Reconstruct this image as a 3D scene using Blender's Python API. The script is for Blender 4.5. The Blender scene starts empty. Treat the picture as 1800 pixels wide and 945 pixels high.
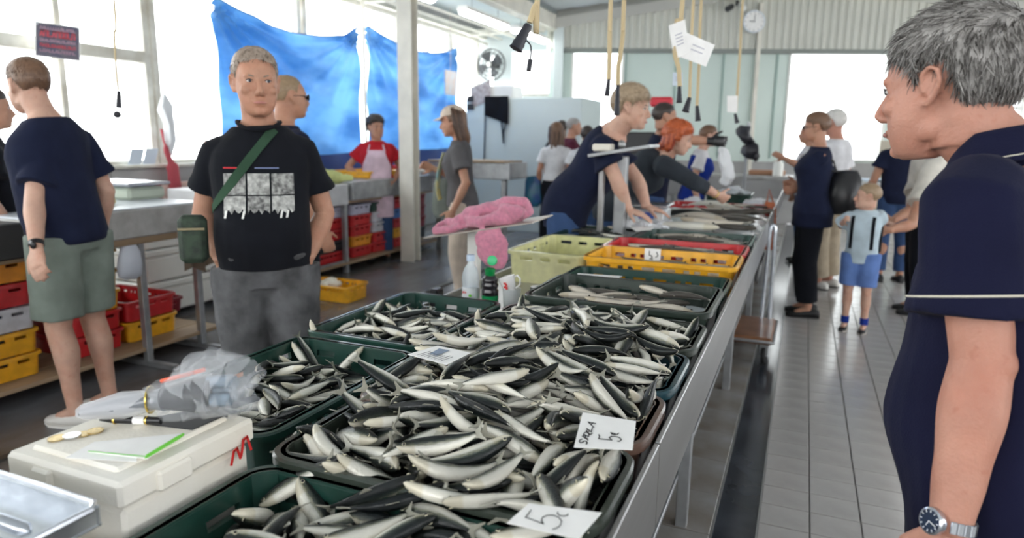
import bpy, math, random, base64, zlib, json
import numpy as np
from mathutils import Vector, Matrix, Quaternion, noise
PI = math.pi
sc = bpy.context.scene
col = sc.collection
# ---------------- camera ----------------
R_CAM = Matrix(((0.9200, -0.0848, -0.3825), (0.3914, 0.1680, 0.9047), (-0.0125, -0.9821, 0.1878)))
def _cam():
    d1 = Vector((518, 222.5, 1200)).normalized()
    n = Vector((-83, -6278, 1200)).normalized(); u = -n
    u = (u - d1 * u.dot(d1)).normalized(); r = u.cross(d1)
    if r.x < 0: r = -r
    # rows world<-cam(right,up,fwd)
    M = Matrix((r, d1, u))
    right = M @ Vector((1, 0, 0)); up = M @ Vector((0, 1, 0)); fwd = M @ Vector((0, 0, 1))
    m = Matrix((( right.x, up.x, -fwd.x, 0), (right.y, up.y, -fwd.y, 0), (right.z, up.z, -fwd.z, 1.5), (0, 0, 0, 1)))
    cd = bpy.data.cameras.new('camera'); cd.lens = 24; cd.sensor_width = 36; cd.sensor_fit = 'HORIZONTAL'
    cd.clip_start = 0.05; cd.clip_end = 200
    cd.dof.use_dof = True; cd.dof.focus_distance = 1.55; cd.dof.aperture_fstop = 24e-3 / 0.0075
    o = bpy.data.objects.new('camera', cd); col.objects.link(o); o.matrix_world = m
    sc.camera = o
_cam()
# ---------------- world, sun-less overcast daylight ----------------
w = bpy.data.worlds.new('world'); sc.world = w; w.use_nodes = True
bg = w.node_tree.nodes['Background']; bg.inputs[0].default_value = (0.97, 0.985, 1.0, 1); bg.inputs[1].default_value = 3.6
sc.view_settings.view_transform = 'Standard'; sc.view_settings.look = 'None'
sc.view_settings.exposure = 0.68; sc.view_settings.gamma = 1; sc.view_settings.use_curve_mapping = False
sc.cycles.max_bounces = 8; sc.cycles.transparent_max_bounces = 16

# ---------------- materials ----------------
MATS = {}
def mat(name, rgb=(.8, .8, .8), rough=.6, metal=0, noise_amt=0.0, noise_scale=8, bump=0.0, bump_scale=60, spec=.5, coat=0, sheen=0,
        trans=0, alpha=1, emit=None, emit_s=0, stretch=(1, 1, 1), c2=None, sss=0):
    if name in MATS: return MATS[name]
    m = bpy.data.materials.new(name); m.use_nodes = True; MATS[name] = m
    nt = m.node_tree; N = nt.nodes; L = nt.links; b = N['Principled BSDF']
    b.inputs['Base Color'].default_value = (*rgb, 1); b.inputs['Roughness'].default_value = rough
    b.inputs['Metallic'].default_value = metal; b.inputs['Specular IOR Level'].default_value = spec
    b.inputs['Coat Weight'].default_value = coat; b.inputs['Coat Roughness'].default_value = .08
    b.inputs['Sheen Weight'].default_value = sheen
    b.inputs['Transmission Weight'].default_value = trans; b.inputs['Alpha'].default_value = alpha
    if sss:
        b.inputs['Subsurface Weight'].default_value = sss; b.inputs['Subsurface Scale'].default_value = .01
        b.inputs['Subsurface Radius'].default_value = (1, .35, .2)
    if emit: b.inputs['Emission Color'].default_value = (*emit, 1); b.inputs['Emission Strength'].default_value = emit_s
    tc = N.new('ShaderNodeTexCoord'); mp = N.new('ShaderNodeMapping'); mp.inputs['Scale'].default_value = stretch
    L.new(tc.outputs['Object'], mp.inputs[0])
    if noise_amt or c2:
        nz = N.new('ShaderNodeTexNoise'); nz.inputs['Scale'].default_value = noise_scale; nz.inputs['Detail'].default_value = 6
        L.new(mp.outputs[0], nz.inputs['Vector'])
        rp = N.new('ShaderNodeValToRGB'); L.new(nz.outputs['Fac'], rp.inputs[0])
        d = noise_amt
        lo = c2 if c2 else tuple(max(0, c * (1 - d)) for c in rgb); hi = rgb if c2 else tuple(min(1, c * (1 + d)) for c in rgb)
        rp.color_ramp.elements[0].position = .35; rp.color_ramp.elements[1].position = .65
        rp.color_ramp.elements[0].color = (*lo, 1); rp.color_ramp.elements[1].color = (*hi, 1)
        L.new(rp.outputs[0], b.inputs['Base Color'])
    if bump:
        n2 = N.new('ShaderNodeTexNoise'); n2.inputs['Scale'].default_value = bump_scale; n2.inputs['Detail'].default_value = 4
        L.new(mp.outputs[0], n2.inputs['Vector'])
        bp = N.new('ShaderNodeBump'); bp.inputs['Strength'].default_value = bump; bp.inputs['Distance'].default_value = .01
        L.new(n2.outputs['Fac'], bp.inputs['Height']); L.new(bp.outputs[0], b.inputs['Normal'])
    return m

# ---------------- mesh builder ----------------
class MB:
    def __init__(s): s.v = []; s.f = []
    def add(s, V, F):
        o = len(s.v); s.v += [tuple(p) for p in V]; s.f += [tuple(i + o for i in f) for f in F]; return s
    def box(s, x0, x1, y0, y1, z0, z1, M=None):
        V = [Vector((x, y, z)) for x in (x0, x1) for y in (y0, y1) for z in (z0, z1)]
        if M: V = [M @ p for p in V]
        return s.add(V, [(0, 1, 3, 2), (4, 6, 7, 5), (0, 4, 5, 1), (2, 3, 7, 6), (0, 2, 6, 4), (1, 5, 7, 3)])
    def bbox(s, x0, x1, y0, y1, z0, z1, r=.005, M=None):   # chamfered box
        V = []; F = []
        xs = (x0, x1); ys = (y0, y1); zs = (z0, z1)
        idx = {}
        for i in (0, 1):
            for j in (0, 1):
                for k in (0, 1):
                    sx = r if i == 0 else -r; sy = r if j == 0 else -r; sz = r if k == 0 else -r
                    for a, p in enumerate(((xs[i], ys[j] + sy, zs[k] + sz), (xs[i] + sx, ys[j], zs[k] + sz), (xs[i] + sx, ys[j] + sy, zs[k]))):
                        idx[(i, j, k, a)] = len(V); V.append(Vector(p))
        I = idx
        for i in (0, 1): F.append([I[(i, 0, 0, 0)], I[(i, 1, 0, 0)], I[(i, 1, 1, 0)], I[(i, 0, 1, 0)]][::(1 if i else -1)])
        for j in (0, 1): F.append([I[(0, j, 0, 1)], I[(1, j, 0, 1)], I[(1, j, 1, 1)], I[(0, j, 1, 1)]][::(-1 if j else 1)])
        for k in (0, 1): F.append([I[(0, 0, k, 2)], I[(1, 0, k, 2)], I[(1, 1, k, 2)], I[(0, 1, k, 2)]][::(1 if k else -1)])
        for i in (0, 1):
            for j in (0, 1): F.append([I[(i, j, 0, 0)], I[(i, j, 0, 1)], I[(i, j, 1, 1)], I[(i, j, 1, 0)]])
            for k in (0, 1): F.append([I[(i, 0, k, 0)], I[(i, 0, k, 2)], I[(i, 1, k, 2)], I[(i, 1, k, 0)]])
        for j in (0, 1):
            for k in (0, 1): F.append([I[(0, j, k, 1)], I[(0, j, k, 2)], I[(1, j, k, 2)], I[(1, j, k, 1)]])
        for i in (0, 1):
            for j in (0, 1):
                for k in (0, 1): F.append([I[(i, j, k, 0)], I[(i, j, k, 1)], I[(i, j, k, 2)]])
        if M: V = [M @ p for p in V]
        return s.add(V, F)
    def loft(s, rings, cap=True, closed=False):
        n = len(rings[0]); V = [p for r in rings for p in r]; F = []
        m = len(rings)
        for i in range(m if closed else m - 1):
            j = (i + 1) % m
            for k in range(n): F.append((i * n + k, i * n + (k + 1) % n, j * n + (k + 1) % n, j * n + k))
        if cap and not closed: F.append(tuple(range(n))[::-1]); F.append(tuple((m - 1) * n + k for k in range(n)))
        return s.add(V, F)
    def tube(s, pts, rad, n=8, cap=True, flat=None, up=None, closed=False):
        pts = [Vector(p) for p in pts]; m = len(pts)
        if not hasattr(rad, '__len__'): rad = [rad] * m
        rings = []; prev = None
        for i, p in enumerate(pts):
            if closed: t = (pts[(i + 1) % m] - pts[i - 1])
            else: t = (pts[min(i + 1, m - 1)] - pts[max(i - 1, 0)])
            if t.length < 1e-9: t = Vector((0, 0, 1))
            t.normalize()
            if prev is None:
                a = Vector(up) if up is not None else (Vector((0, 0, 1)) if abs(t.z) < .9 else Vector((1, 0, 0)))
            else: a = prev
            a = (a - t * a.dot(t)).normalized(); prev = a; b = t.cross(a)
            r = rad[i]; ra, rb = (r if hasattr(r, '__len__') else (r, r * (flat if flat else 1)))
            rings.append([p + a * (math.cos(2 * PI * k / n) * ra) + b * (math.sin(2 * PI * k / n) * rb) for k in range(n)])
        return s.loft(rings, cap, closed)
    def ell(s, c, rad, M=None, n=16, m=10):
        c = Vector(c); rings = []
        V = []; F = []
        for i in range(1, m):
            th = PI * i / m
            for k in range(n):
                ph = 2 * PI * k / n
                V.append(Vector((rad[0] * math.sin(th) * math.cos(ph), rad[1] * math.sin(th) * math.sin(ph), rad[2] * math.cos(th))))
        t = len(V); V.append(Vector((0, 0, rad[2]))); V.append(Vector((0, 0, -rad[2])))
        for i in range(m - 2):
            for k in range(n): F.append((i * n + k, (i + 1) * n + k, (i + 1) * n + (k + 1) % n, i * n + (k + 1) % n))
        for k in range(n): F.append((t, k, (k + 1) % n)); F.append((t + 1, (m - 2) * n + (k + 1) % n, (m - 2) * n + k))
        if M: V = [M @ p for p in V]
        return s.add([p + c for p in V], F)
    def disc_lathe(s, prof, c=(0, 0, 0), n=24, M=None):
        rings = []
        for r, z in prof:
            rings.append([Vector((max(r, 1e-4) * math.cos(2 * PI * k / n), max(r, 1e-4) * math.sin(2 * PI * k / n), z)) for k in range(n)])
        if M: rings = [[M @ p for p in r] for r in rings]
        c = Vector(c)
        return s.loft([[p + c for p in r] for r in rings])
    def sheet(s, fn, nu, nv, th=.001, top=True):
        """closed thin sheet from fn(u,v)->Vector with thickness along its normals"""
        G = [[Vector(fn(i / nu, j / nv)) for j in range(nv + 1)] for i in range(nu + 1)]
        def nrm(i, j):
            a = G[min(i + 1, nu)][j] - G[max(i - 1, 0)][j]; b = G[i][min(j + 1, nv)] - G[i][max(j - 1, 0)]
            n = a.cross(b); return n.normalized() if n.length > 1e-12 else Vector((0, 0, 1))
        A = [p for r in G for p in r]; B = [G[i][j] - nrm(i, j) * th for i in range(nu + 1) for j in range(nv + 1)]
        W = nv + 1; F = []; o = len(A)
        for i in range(nu):
            for j in range(nv):
                a = i * W + j; F.append((a, a + W, a + W + 1, a + 1)); F.append((o + a, o + a + 1, o + a + W + 1, o + a + W))
        for i in range(nu):
            a = i * W; F.append((a, o + a, o + a + W, a + W)); a = i * W + nv; F.append((a, a + W, o + a + W, o + a))
        for j in range(nv):
            a = j; F.append((a, a + 1, o + a + 1, o + a)); a = nu * W + j; F.append((a, o + a, o + a + 1, a + 1))
        return s.add(A + B, F)
    def mesh(s, name, smooth=None):
        me = bpy.data.meshes.new(name); me.from_pydata([tuple(p) for p in s.v], [], s.f); me.update()
        if smooth is not None and smooth > 0:
            me.shade_smooth()
            if smooth < 170: me.set_sharp_from_angle(angle=math.radians(smooth))
        return me
    def build(s, name, m, parent=None, smooth=40, world=True):
        me = s.mesh(name, smooth); me.materials.append(m)
        o = bpy.data.objects.new(name, me); col.objects.link(o)
        if parent: setparent(o, parent)
        return o
WORLD = {}
def setparent(o, p):
    """child geometry is written in world coordinates"""
    o.parent = p; o.matrix_parent_inverse = WORLD.get(p.name, Matrix()).inverted()
    WORLD[o.name] = WORLD.get(o.name, Matrix())
def empty(name, loc, label, cat, group=None, rot=None):
    o = bpy.data.objects.new(name, None); col.objects.link(o); o.empty_display_size = .1
    o.location = loc
    if rot: o.rotation_euler = rot
    WORLD[o.name] = Matrix.Translation(Vector(loc)) @ (Matrix.Rotation(rot[2], 4, 'Z') if rot else Matrix())
    o['label'] = label; o['category'] = cat
    if group: o['group'] = group
    return o
def tag(o, label=None, cat=None, group=None, kind=None):
    if label: o['label'] = label
    if cat: o['category'] = cat
    if group: o['group'] = group
    if kind: o['kind'] = kind
    return o
def copy_tree(o, parent=None, loc=None, rotz=None):
    c = o.copy(); col.objects.link(c); c.parent = parent
    for k in list(o.children): copy_tree(k, c)
    if loc is not None: c.location = loc
    if rotz is not None: c.rotation_euler = (0, 0, rotz)
    return c
def struct(o): o['kind'] = 'structure'; return o
def lerp(a, b, t): return a + (b - a) * t
def RZ(a): return Matrix.Rotation(a, 4, 'Z')
def TR(x, y, z): return Matrix.Translation(Vector((x, y, z)))
def ribbon(mb, pts, wd, nrm, th=.0006):
    """flat pen stroke along pts"""
    nrm = Vector(nrm).normalized(); pts = [Vector(p) for p in pts]
    for a, b in zip(pts[:-1], pts[1:]):
        d = (b - a)
        if d.length < 1e-7: continue
        e = d.normalized() * wd * .4; s = d.cross(nrm).normalized() * wd / 2
        q = [a - e - s, a - e + s, b + e + s, b + e - s]
        mb.add([p + nrm * th for p in q] + [p for p in q], [(0, 1, 2, 3), (7, 6, 5, 4), (0, 4, 5, 1), (1, 5, 6, 2), (2, 6, 7, 3), (3, 7, 4, 0)])

# ================= the hall =================
M_white = mat('white_paint', (.80, .80, .76), .55, noise_amt=.05, noise_scale=3)
M_cream = mat('cream_steel', (.74, .71, .63), .5, noise_amt=.08, noise_scale=4)
M_frame = mat('window_steel', (.70, .69, .63), .55, noise_amt=.12, noise_scale=5, c2=(.50, .47, .40))
M_sheetmetal = mat('ribbed_sheet', (.62, .62, .56), .5, noise_amt=.04, noise_scale=1.5)
M_ceil = mat('ceiling_sheet', (.62, .66, .68), .5, noise_amt=.05, noise_scale=.6)
M_grey = mat('grey_panel', (.36, .355, .35), .6, noise_amt=.12, noise_scale=2)
M_mint = mat('mint_panel', (.60, .70, .65), .35, noise_amt=.05, noise_scale=.8)
M_tile = mat('pale_tile', (.42, .40, .385), .2, noise_amt=.13, noise_scale=3.5, spec=.5, bump=.06, bump_scale=12)
M_tile2 = mat('grey_tile', (.31, .31, .31), .22, c2=(.20, .17, .14), noise_scale=3, bump=.06, bump_scale=12)
M_grout = mat('grout', (.07, .065, .06), .5)
M_gutter = mat('wet_channel', (.035, .04, .05), .16, noise_amt=.3, noise_scale=5, bump=.05, bump_scale=8)
M_conc = mat('wet_concrete', (.20, .21, .235), .27, c2=(.085, .068, .054), noise_scale=1.6, bump=.12, bump_scale=5, stretch=(1, .45, 1))
def glass_mat():
    m = bpy.data.materials.new('window_glass'); m.use_nodes = True; nt = m.node_tree; nt.nodes.clear()
    o = nt.nodes.new('ShaderNodeOutputMaterial'); mx = nt.nodes.new('ShaderNodeMixShader'); t = nt.nodes.new('ShaderNodeBsdfTransparent'); g = nt.nodes.new('ShaderNodeBsdfGlossy')
    g.inputs['Roughness'].default_value = .03; fr = nt.nodes.new('ShaderNodeFresnel'); fr.inputs[0].default_value = 1.3
    t.inputs[0].default_value = (.97, .985, .98, 1)
    mx.inputs[0].default_value = .04; nt.links.new(t.outputs[0], mx.inputs[1]); nt.links.new(g.outputs[0], mx.inputs[2]); nt.links.new(mx.outputs[0], o.inputs[0]); return m
M_glass = glass_mat()
def film_mat(name, tint, transp, rough=.25):
    m = bpy.data.materials.new(name); m.use_nodes = True; nt = m.node_tree; nt.nodes.clear()
    o = nt.nodes.new('ShaderNodeOutputMaterial'); mx = nt.nodes.new('ShaderNodeMixShader'); t = nt.nodes.new('ShaderNodeBsdfTransparent'); p = nt.nodes.new('ShaderNodeBsdfPrincipled')
    p.inputs['Base Color'].default_value = (*tint, 1); p.inputs['Roughness'].default_value = rough; mx.inputs[0].default_value = 1 - transp
    nt.links.new(t.outputs[0], mx.inputs[1]); nt.links.new(p.outputs[0], mx.inputs[2]); nt.links.new(mx.outputs[0], o.inputs[0]); return m
XW = -6.0
# ---- floor: slab, channel, tiles ----
floor = MB()
floor.box(-7, -1.62, -3, 16, -.2, 0); floor.box(-1.62, -.215, -3, 16, -.2, -.004); floor.box(-.05, 6.5, -3, 17.5, -.2, -.004); floor.box(-.215, -.05, -3, 17, -.2, -.03)
FL = struct(floor.build('floor', M_conc, smooth=0))
g = MB(); g.box(-1.62, -.217, -3, 16, -.0035, -.0015); g.box(-.047, 6.5, -3, 17, -.0035, -.0015); g.build('grout_bed', M_grout, FL, 0)
g = MB(); g.box(-.213, -.052, -3, 16.5, -.029, -.012); g.build('drain_channel', M_gutter, FL, 0)
g = MB(); g.box(-.054, -.047, -3, 16.5, -.02, .003); g.box(-.218, -.211, -3, 16.5, -.02, .002); g.build('channel_edge', mat('edge_steel', (.30, .30, .29), .3, .5), FL, 0)
def tile_mesh(wx, wy, nm, m):
    b = MB(); b.bbox(.0025, wx - .0025, .0025, wy - .0025, -.004, .0035, .0018); me = b.mesh(nm); me.materials.append(m); return me
rnd = random.Random(3)
TM = tile_mesh(.19, .168, 'tile', M_tile)
rest = MB()
cnt = 0
for j in range(82):
    y = 1.5 + j * .168
    for i in range(0, 20):
        x = -.05 + i * .19
        if 5 <= j and i <= 8 and cnt < 296 and y < 6.8:
            o = bpy.data.objects.new('tile', TM); col.objects.link(o); o.location = (x, y + .016, rnd.uniform(-.0006, .0006)); o.parent = FL; cnt += 1
        elif y > .9: rest.box(x + .0025, x + .1875, y + .018, y + .181, -.004, .0035)
tag(rest.build('far_tiles', M_tile, FL, 0), kind='stuff')
TM2 = tile_mesh(.33, .33, 'large_tile', M_tile2)
rest = MB()
for j in range(44):
    for i in range(4):
        x = -.217 - .33 * (i + 1) - .0; y = 1.2 + j * .33
        if i < 3 and j < 18:
            o = bpy.data.objects.new('large_tile', TM2); col.objects.link(o); o.location = (x, y, rnd.uniform(-.0007, .0007)); o.parent = FL
        else: rest.box(x + .0025, x + .3275, y + .0025, y + .3275, -.004, .0035)
tag(rest.build('far_large_tiles', M_tile2, FL, 0), kind='stuff')
# shallow kerb lines in the left floor
g = MB(); g.box(-3.35, -3.3, -1, 13, 0, .012); g.box(-2.35, -2.32, -1, 13, 0, .004); g.build('floor_joint', mat('joint', (.04, .035, .03), .4), FL, 0)
# ---- left wall with windows ----
wl = MB(); wl.box(XW - .25, XW - .02, -3, 12.7, 0, 1.17); wl.box(XW - .2, XW, -3, 12.7, 3.42, 4.3)
WL = struct(wl.build('wall_left', M_grey, smooth=0))
PM = MB(); PM.bbox(.004, .726, 0, .02, .006, 1.15, .004, None)
pmesh = PM.mesh('wall_panel'); pmesh.materials.append(M_grey)
y = 2.3
while y < 12.4:
    o = bpy.data.objects.new('wall_panel', pmesh); col.objects.link(o); o.location = (XW, y, 0); o.rotation_euler = (0, 0, PI / 2); o.parent = WL; y += .73
b = MB(); b.bbox(XW - .25, XW + .05, -3, 12.68, 1.17, 1.205, .006); struct(b.build('trim_1', M_frame, smooth=0))
def window(n, y0, y1, z0, z1, rails, mull, fw=.07):
    b = MB(); x0, x1 = XW - .12, XW - .02
    b.bbox(x0, x1, y0, y0 + fw, z0, z1, .006); b.bbox(x0, x1, y1 - fw, y1, z0, z1, .006)
    b.bbox(x0, x1, y0 + fw, y1 - fw, z0, z0 + .04, .006); b.bbox(x0, x1, y0 + fw, y1 - fw, z1 - fw, z1, .006)
    o = struct(b.build('window_%d' % n, M_frame, smooth=0))
    for z in rails:
        b = MB(); b.bbox(x0 + .0, x1 + .02, y0 + fw, y1 - fw, z - .055, z + .055, .008); b.build('rail', M_frame, o, 0)
    for m in mull:
        b = MB(); b.bbox(x0 + .01, x1 + .01, m - .03, m + .03, z0 + .04, z1 - fw, .008); b.build('mullion', M_frame, o, 0)
    zs = [z0] + list(rails) + [z1]; ys = [y0] + list(mull) + [y1]
    for a in range(len(zs) - 1):
        for c in range(len(ys) - 1):
            b = MB(); b.box(x0 + .04, x0 + .046, ys[c] + .03, ys[c + 1] - .03, zs[a] + .03, zs[a + 1] - .03); b.build('pane', M_glass, o, 0)
    return o
window(1, 1.1, 3.18, 1.2, 3.42, (2.23,), (2.2,))
window(2, 3.2, 5.05, 1.2, 3.42, (2.23,), (4.14,))
window(3, 5.07, 7.3, 1.2, 3.42, (), ())
window(4, 7.35, 9.6, 1.2, 3.42, (), ())
window(5, 9.65, 11.3, 1.2, 3.42, (), (10.5,))
window(6, 11.35, 12.5, 1.2, 3.42, (), ())
window(7, -2.5, 1.05, 1.2, 3.42, (2.23,), (-.6,))
# ---- annex end wall (y=12.7) ----
b = MB(); Y = 12.7
def wall_holes(b, a0, a1, z0, z1, holes, put):
    xs = sorted({a0, a1} | {h[0] for h in holes} | {h[1] for h in holes}); zs = sorted({z0, z1} | {h[2] for h in holes} | {h[3] for h in holes})
    for i in range(len(xs) - 1):
        for k in range(len(zs) - 1):
            cx = (xs[i] + xs[i + 1]) / 2; cz = (zs[k] + zs[k + 1]) / 2
            if any(h[0] < cx < h[1] and h[2] < cz < h[3] for h in holes): continue
            put(xs[i], xs[i + 1], zs[k], zs[k + 1])
wall_holes(b, -6.2, -4.3, 0, 4.3, [(-5.42, -4.58, 2.35, 3.16), (-5.95, -5.8, 2.2, 3.1)], lambda x0, x1, z0, z1: b.box(x0, x1, Y, Y + .15, z0, z1))
M_annex = mat('annex_wall', (.60, .66, .66), .5, noise_amt=.05, noise_scale=1)
struct(b.build('wall_back', M_annex, smooth=0))
b = MB(); b.box(-5.42, -4.58, Y + .06, Y + .066, 2.35, 3.16); o = MB(); o.bbox(-5.44, -4.56, Y - .02, Y + .02, 2.31, 2.36, .004)
o = struct(o.build('window_8', M_frame, smooth=0)); b.build('pane', M_glass, o, 0)
# ---- far wall, turned 19.3 degrees ----
FA = math.atan2(14.17 - 12.39, .91 + 4.15); FW = TR(-4.15, 12.39, 0) @ RZ(FA)   # local x along the wall
def fwp(x, y, z): return FW @ Vector((x, y, z))
b = MB()
holes = [(.05, 1.02, 1.2, 3.1), (3.95, 5.75, 1.2, 3.1), (7.5, 11.4, 1.2, 3.1)]
wall_holes(b, -.35, 12, 0, 3.12, holes, lambda x0, x1, z0, z1: b.box(x0, x1, 0, .15, z0, z1, FW))
WF = struct(b.build('wall_far', M_mint, smooth=0))
g = MB(); g.box(-.35, 12, -.02, 0, .0, 1.14, FW); g.build('grey_dado', M_grey, WF, 0)
for i, x in enumerate((1.04, 1.95, 2.8, 3.75)):
    b = MB(); b.bbox(x - .015, x + .015, -.03, 0, 1.2, 3.1, .004, FW); b.build('panel_joint', mat('mint_dark', (.30, .42, .38), .4), WF, 0)
for k, h in enumerate(holes):
    b = MB(); fw = .05
    b.bbox(h[0], h[0] + fw, -.03, .12, h[2], h[3], .006, FW); b.bbox(h[1] - fw, h[1], -.03, .12, h[2], h[3], .006, FW)
    b.bbox(h[0] + fw, h[1] - fw, -.03, .12, h[3] - fw, h[3], .006, FW); b.bbox(h[0], h[1], -.05, .12, h[2] - .03, h[2], .006, FW)
    o = struct(b.build('window_%d' % (9 + k), M_white, smooth=0))
    if k == 2:
        for x in (8.1, 8.9, 9.7, 10.5):
            q = MB(); q.bbox(x - .025, x + .025, -.02, .1, h[2], h[3] - fw, .004, FW); q.build('mullion', M_white, o, 0)
        for z in (1.75, 2.15, 2.45):
            q = MB(); q.bbox(h[0] + fw, h[1] - fw, -.015, .1, z - .03, z + .03, .004, FW); q.build('rail', M_white, o, 0)
    q = MB(); q.box(h[0] + .02, h[1] - .02, .06, .066, h[2], h[3] - .02, FW); q.build('pane', M_glass, o, 0)
# ribbed sheet above, gabled
def roofz(x):  # height of ceiling underside against wall-local x
    return 3.5 + .62 * x / 3.9 if x < 3.9 else 4.12 - .55 * (x - 3.9) / 5.5
b = MB(); n = 0
V = []; F = []; x = -.4; p = .135
prof = [(0, 0), (.028, -.03), (.07, -.03), (.098, 0)]
while x < 11:
    for dx, dy in prof:
        V.append(fwp(x + dx, dy - .015, 3.1)); V.append(fwp(x + dx, dy - .015, roofz(x + dx) + .1))
    x += p
n = len(V) // 2
for i in range(n - 1): F.append((2 * i, 2 * i + 2, 2 * i + 3, 2 * i + 1))
b.add(V, F)
V2 = [v + FW.to_3x3() @ Vector((0, .09, 0)) for v in (V[0], V[1], V[-2], V[-1])]
b.add(V2, [(0, 1, 3, 2)])
struct(b.build('trim_2', M_sheetmetal, smooth=25))
b = MB(); b.bbox(-.3, 12, -.07, .0, 3.05, 3.13, .006, FW); struct(b.build('trim_3', mat('dark_rail', (.24, .26, .24), .5), smooth=0))
# gable rafter along the far wall
b = MB()
for x0, x1 in ((-.3, 3.9), (3.9, 11)):
    z0, z1 = roofz(x0), roofz(x1)
    V = [fwp(x, y, z) for x, z in ((x0, z0), (x1, z1)) for y in (-.28, -.1) for z in (z - .02, z + .16)]
    b.add(V, [(0, 1, 3, 2), (4, 6, 7, 5), (0, 4, 5, 1), (2, 3, 7, 6), (0, 2, 6, 4), (1, 5, 7, 3)])
struct(b.build('trim_4', mat('rafter', (.50, .49, .45), .5), smooth=0))
# mullion post between panels
b = MB(); b.bbox(3.34, 3.41, -.12, -.02, 0, 3.9, .008, FW); struct(b.build('trim_5', M_cream, smooth=0))
b = MB(); b.bbox(-.28, -.1, -.2, -.02, 0, 3.6, .01, FW); struct(b.build('trim_6', M_annex, smooth=0))
# ceiling : two slopes + annex soffit, ribbed
def slope(name, xa, za, xb, zb, y0, y1, m, rib=.16):
    V = []; F = []; y = y0; k = 0
    while y < y1:
        for dy, dz in ((0, 0), (.03, .03), (.08, .03), (.11, 0)):
            V += [(xa, y + dy, za + dz), (xb, y + dy, zb + dz)]
        y += rib
    n = len(V) // 2
    for i in range(n - 1): F.append((2 * i, 2 * i + 1, 2 * i + 3, 2 * i + 2))
    b = MB(); b.add(V, F)
    o = len(b.v); b.add([(xa, y0, za + .12), (xb, y0, zb + .12), (xb, y1, zb + .12), (xa, y1, za + .12)], [(0, 1, 2, 3)])
    return struct(b.build(name, m, smooth=20))
RX = -.45
slope('ceiling', -4.6, 3.72, RX, 4.32, -3, 16.5, M_ceil)
slope('ceiling', RX, 4.32, 7, 3.62, -3, 18.5, M_ceil)
slope('ceiling', -6.2, 3.62, -4.3, 3.7, -3, 12.8, M_annex)
# rafters across the hall
for y in (3.2, 6.9, 9.9):
    b = MB()
    for (xa, za), (xb, zb) in (((-4.4, 3.55), (RX, 4.15)), ((RX, 4.15), (6.5, 3.5))):
        V = [(x, yy, z + dz) for x, z in ((xa, za), (xb, zb)) for yy in (y - .06, y + .06) for dz in (-.02, .16)]
        b.add(V, [(0, 1, 3, 2), (4, 6, 7, 5), (0, 4, 5, 1), (2, 3, 7, 6), (0, 2, 6, 4), (1, 5, 7, 3)])
    struct(b.build('trim_%d' % (7 + int(y)), M_cream, smooth=0))
# long eaves beam and its post
b = MB(); b.bbox(-4.5, -4.3, -3, 12.4, 3.42, 3.68, .01); struct(b.build('trim_20', M_cream, smooth=0))
b = MB()
b.bbox(-4.47, -4.28, 7.08, 7.10, 0, 3.42, .003); b.bbox(-4.47, -4.28, 7.22, 7.24, 0, 3.42, .003); b.bbox(-4.40, -4.35, 7.1, 7.22, 0, 3.42, .002)
struct(b.build('trim_21', M_cream, smooth=0))
b = MB(); b.tube([(-5.9, -2, 3.3), (-5.9, 12.6, 3.3)], .03); b.bbox(-5.99, -5.9, -2, 12.6, 3.38, 3.48, .004); struct(b.build('trim_22', M_cream, smooth=40))
b = MB()
for x in (-5.55, -5.2): b.tube([(x, 1, 3.36), (x, 12.5, 3.36)], .022)
for y in (5.2, 8.6, 11.9): b.bbox(-5.98, -4.45, y - .05, y + .05, 3.36, 3.46, .01)
struct(b.build('trim_23', M_cream, smooth=40))
# dark cable tray near the ceiling
b = MB(); b.bbox(-4.95, -4.7, 3.6, 7.0, 3.28, 3.36, .01); t = b.build('cable_tray', mat('tray_dark', (.05, .055, .06), .5), smooth=0)
tag(t, 'dark cable tray under the ceiling left of the white post', 'cable tray')
# right side wall of the hall (mostly glazed, out of frame)
b = MB()
b.box(6.4, 6.55, -3, 17, 0, 1.2); b.box(6.4, 6.55, -3, 17, 2.9, 3.8)
for y in range(-3, 17, 2): b.box(6.4, 6.55, y, y + .12, 1.2, 3.1)
struct(b.build('wall_right', M_grey, smooth=0))

# unseen wall added behind the camera to cut flat front light, glazed high up
b = MB(); wall_holes(b, -6.2, 6.5, 0, 4.4, [(-5.6, -3.4, 1.4, 3.2), (-2.6, -.4, 1.4, 3.2), (.6, 2.8, 1.4, 3.2), (3.6, 5.8, 1.4, 3.2)], lambda x0, x1, z0, z1: b.box(x0, x1, -3.15, -3.0, z0, z1)); struct(b.build('wall_front_added', M_white, smooth=0))

# ================= fish stand =================
M_steel = mat('brushed_steel', (.42, .42, .42), .32, .85, noise_amt=.15, noise_scale=6, bump=.05, bump_scale=90, stretch=(1, .1, 1))
M_steel2 = mat('dull_steel', (.36, .37, .38), .42, .6, noise_amt=.15, noise_scale=9)
M_whiteside = mat('white_board', (.74, .75, .74), .4, noise_amt=.06, noise_scale=3)
M_wood = mat('worn_wood', (.42, .30, .19), .6, c2=(.25, .17, .10), noise_scale=6, stretch=(1, .2, 1))
st = empty('fish_stand', (-.8, 4.5, 0), 'long steel fish stand carrying the fish crates, in the middle of the hall', 'stand')
b = MB(); b.bbox(-1.45, -.216, .2, 4.5, .74, .77, .004); b.bbox(-1.22, -.216, 4.5, 9.6, .735, .77, .004); b.build('tabletop', M_steel, st, 0)
for y0, y1 in ((.2, 1.197), (1.203, 3.4), (3.406, 5.9), (5.906, 9.6)):
    b = MB(); b.bbox(-.214, -.203, y0, y1, .775, .948, .002); b.build('side_panel', M_steel, st, 0)
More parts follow.
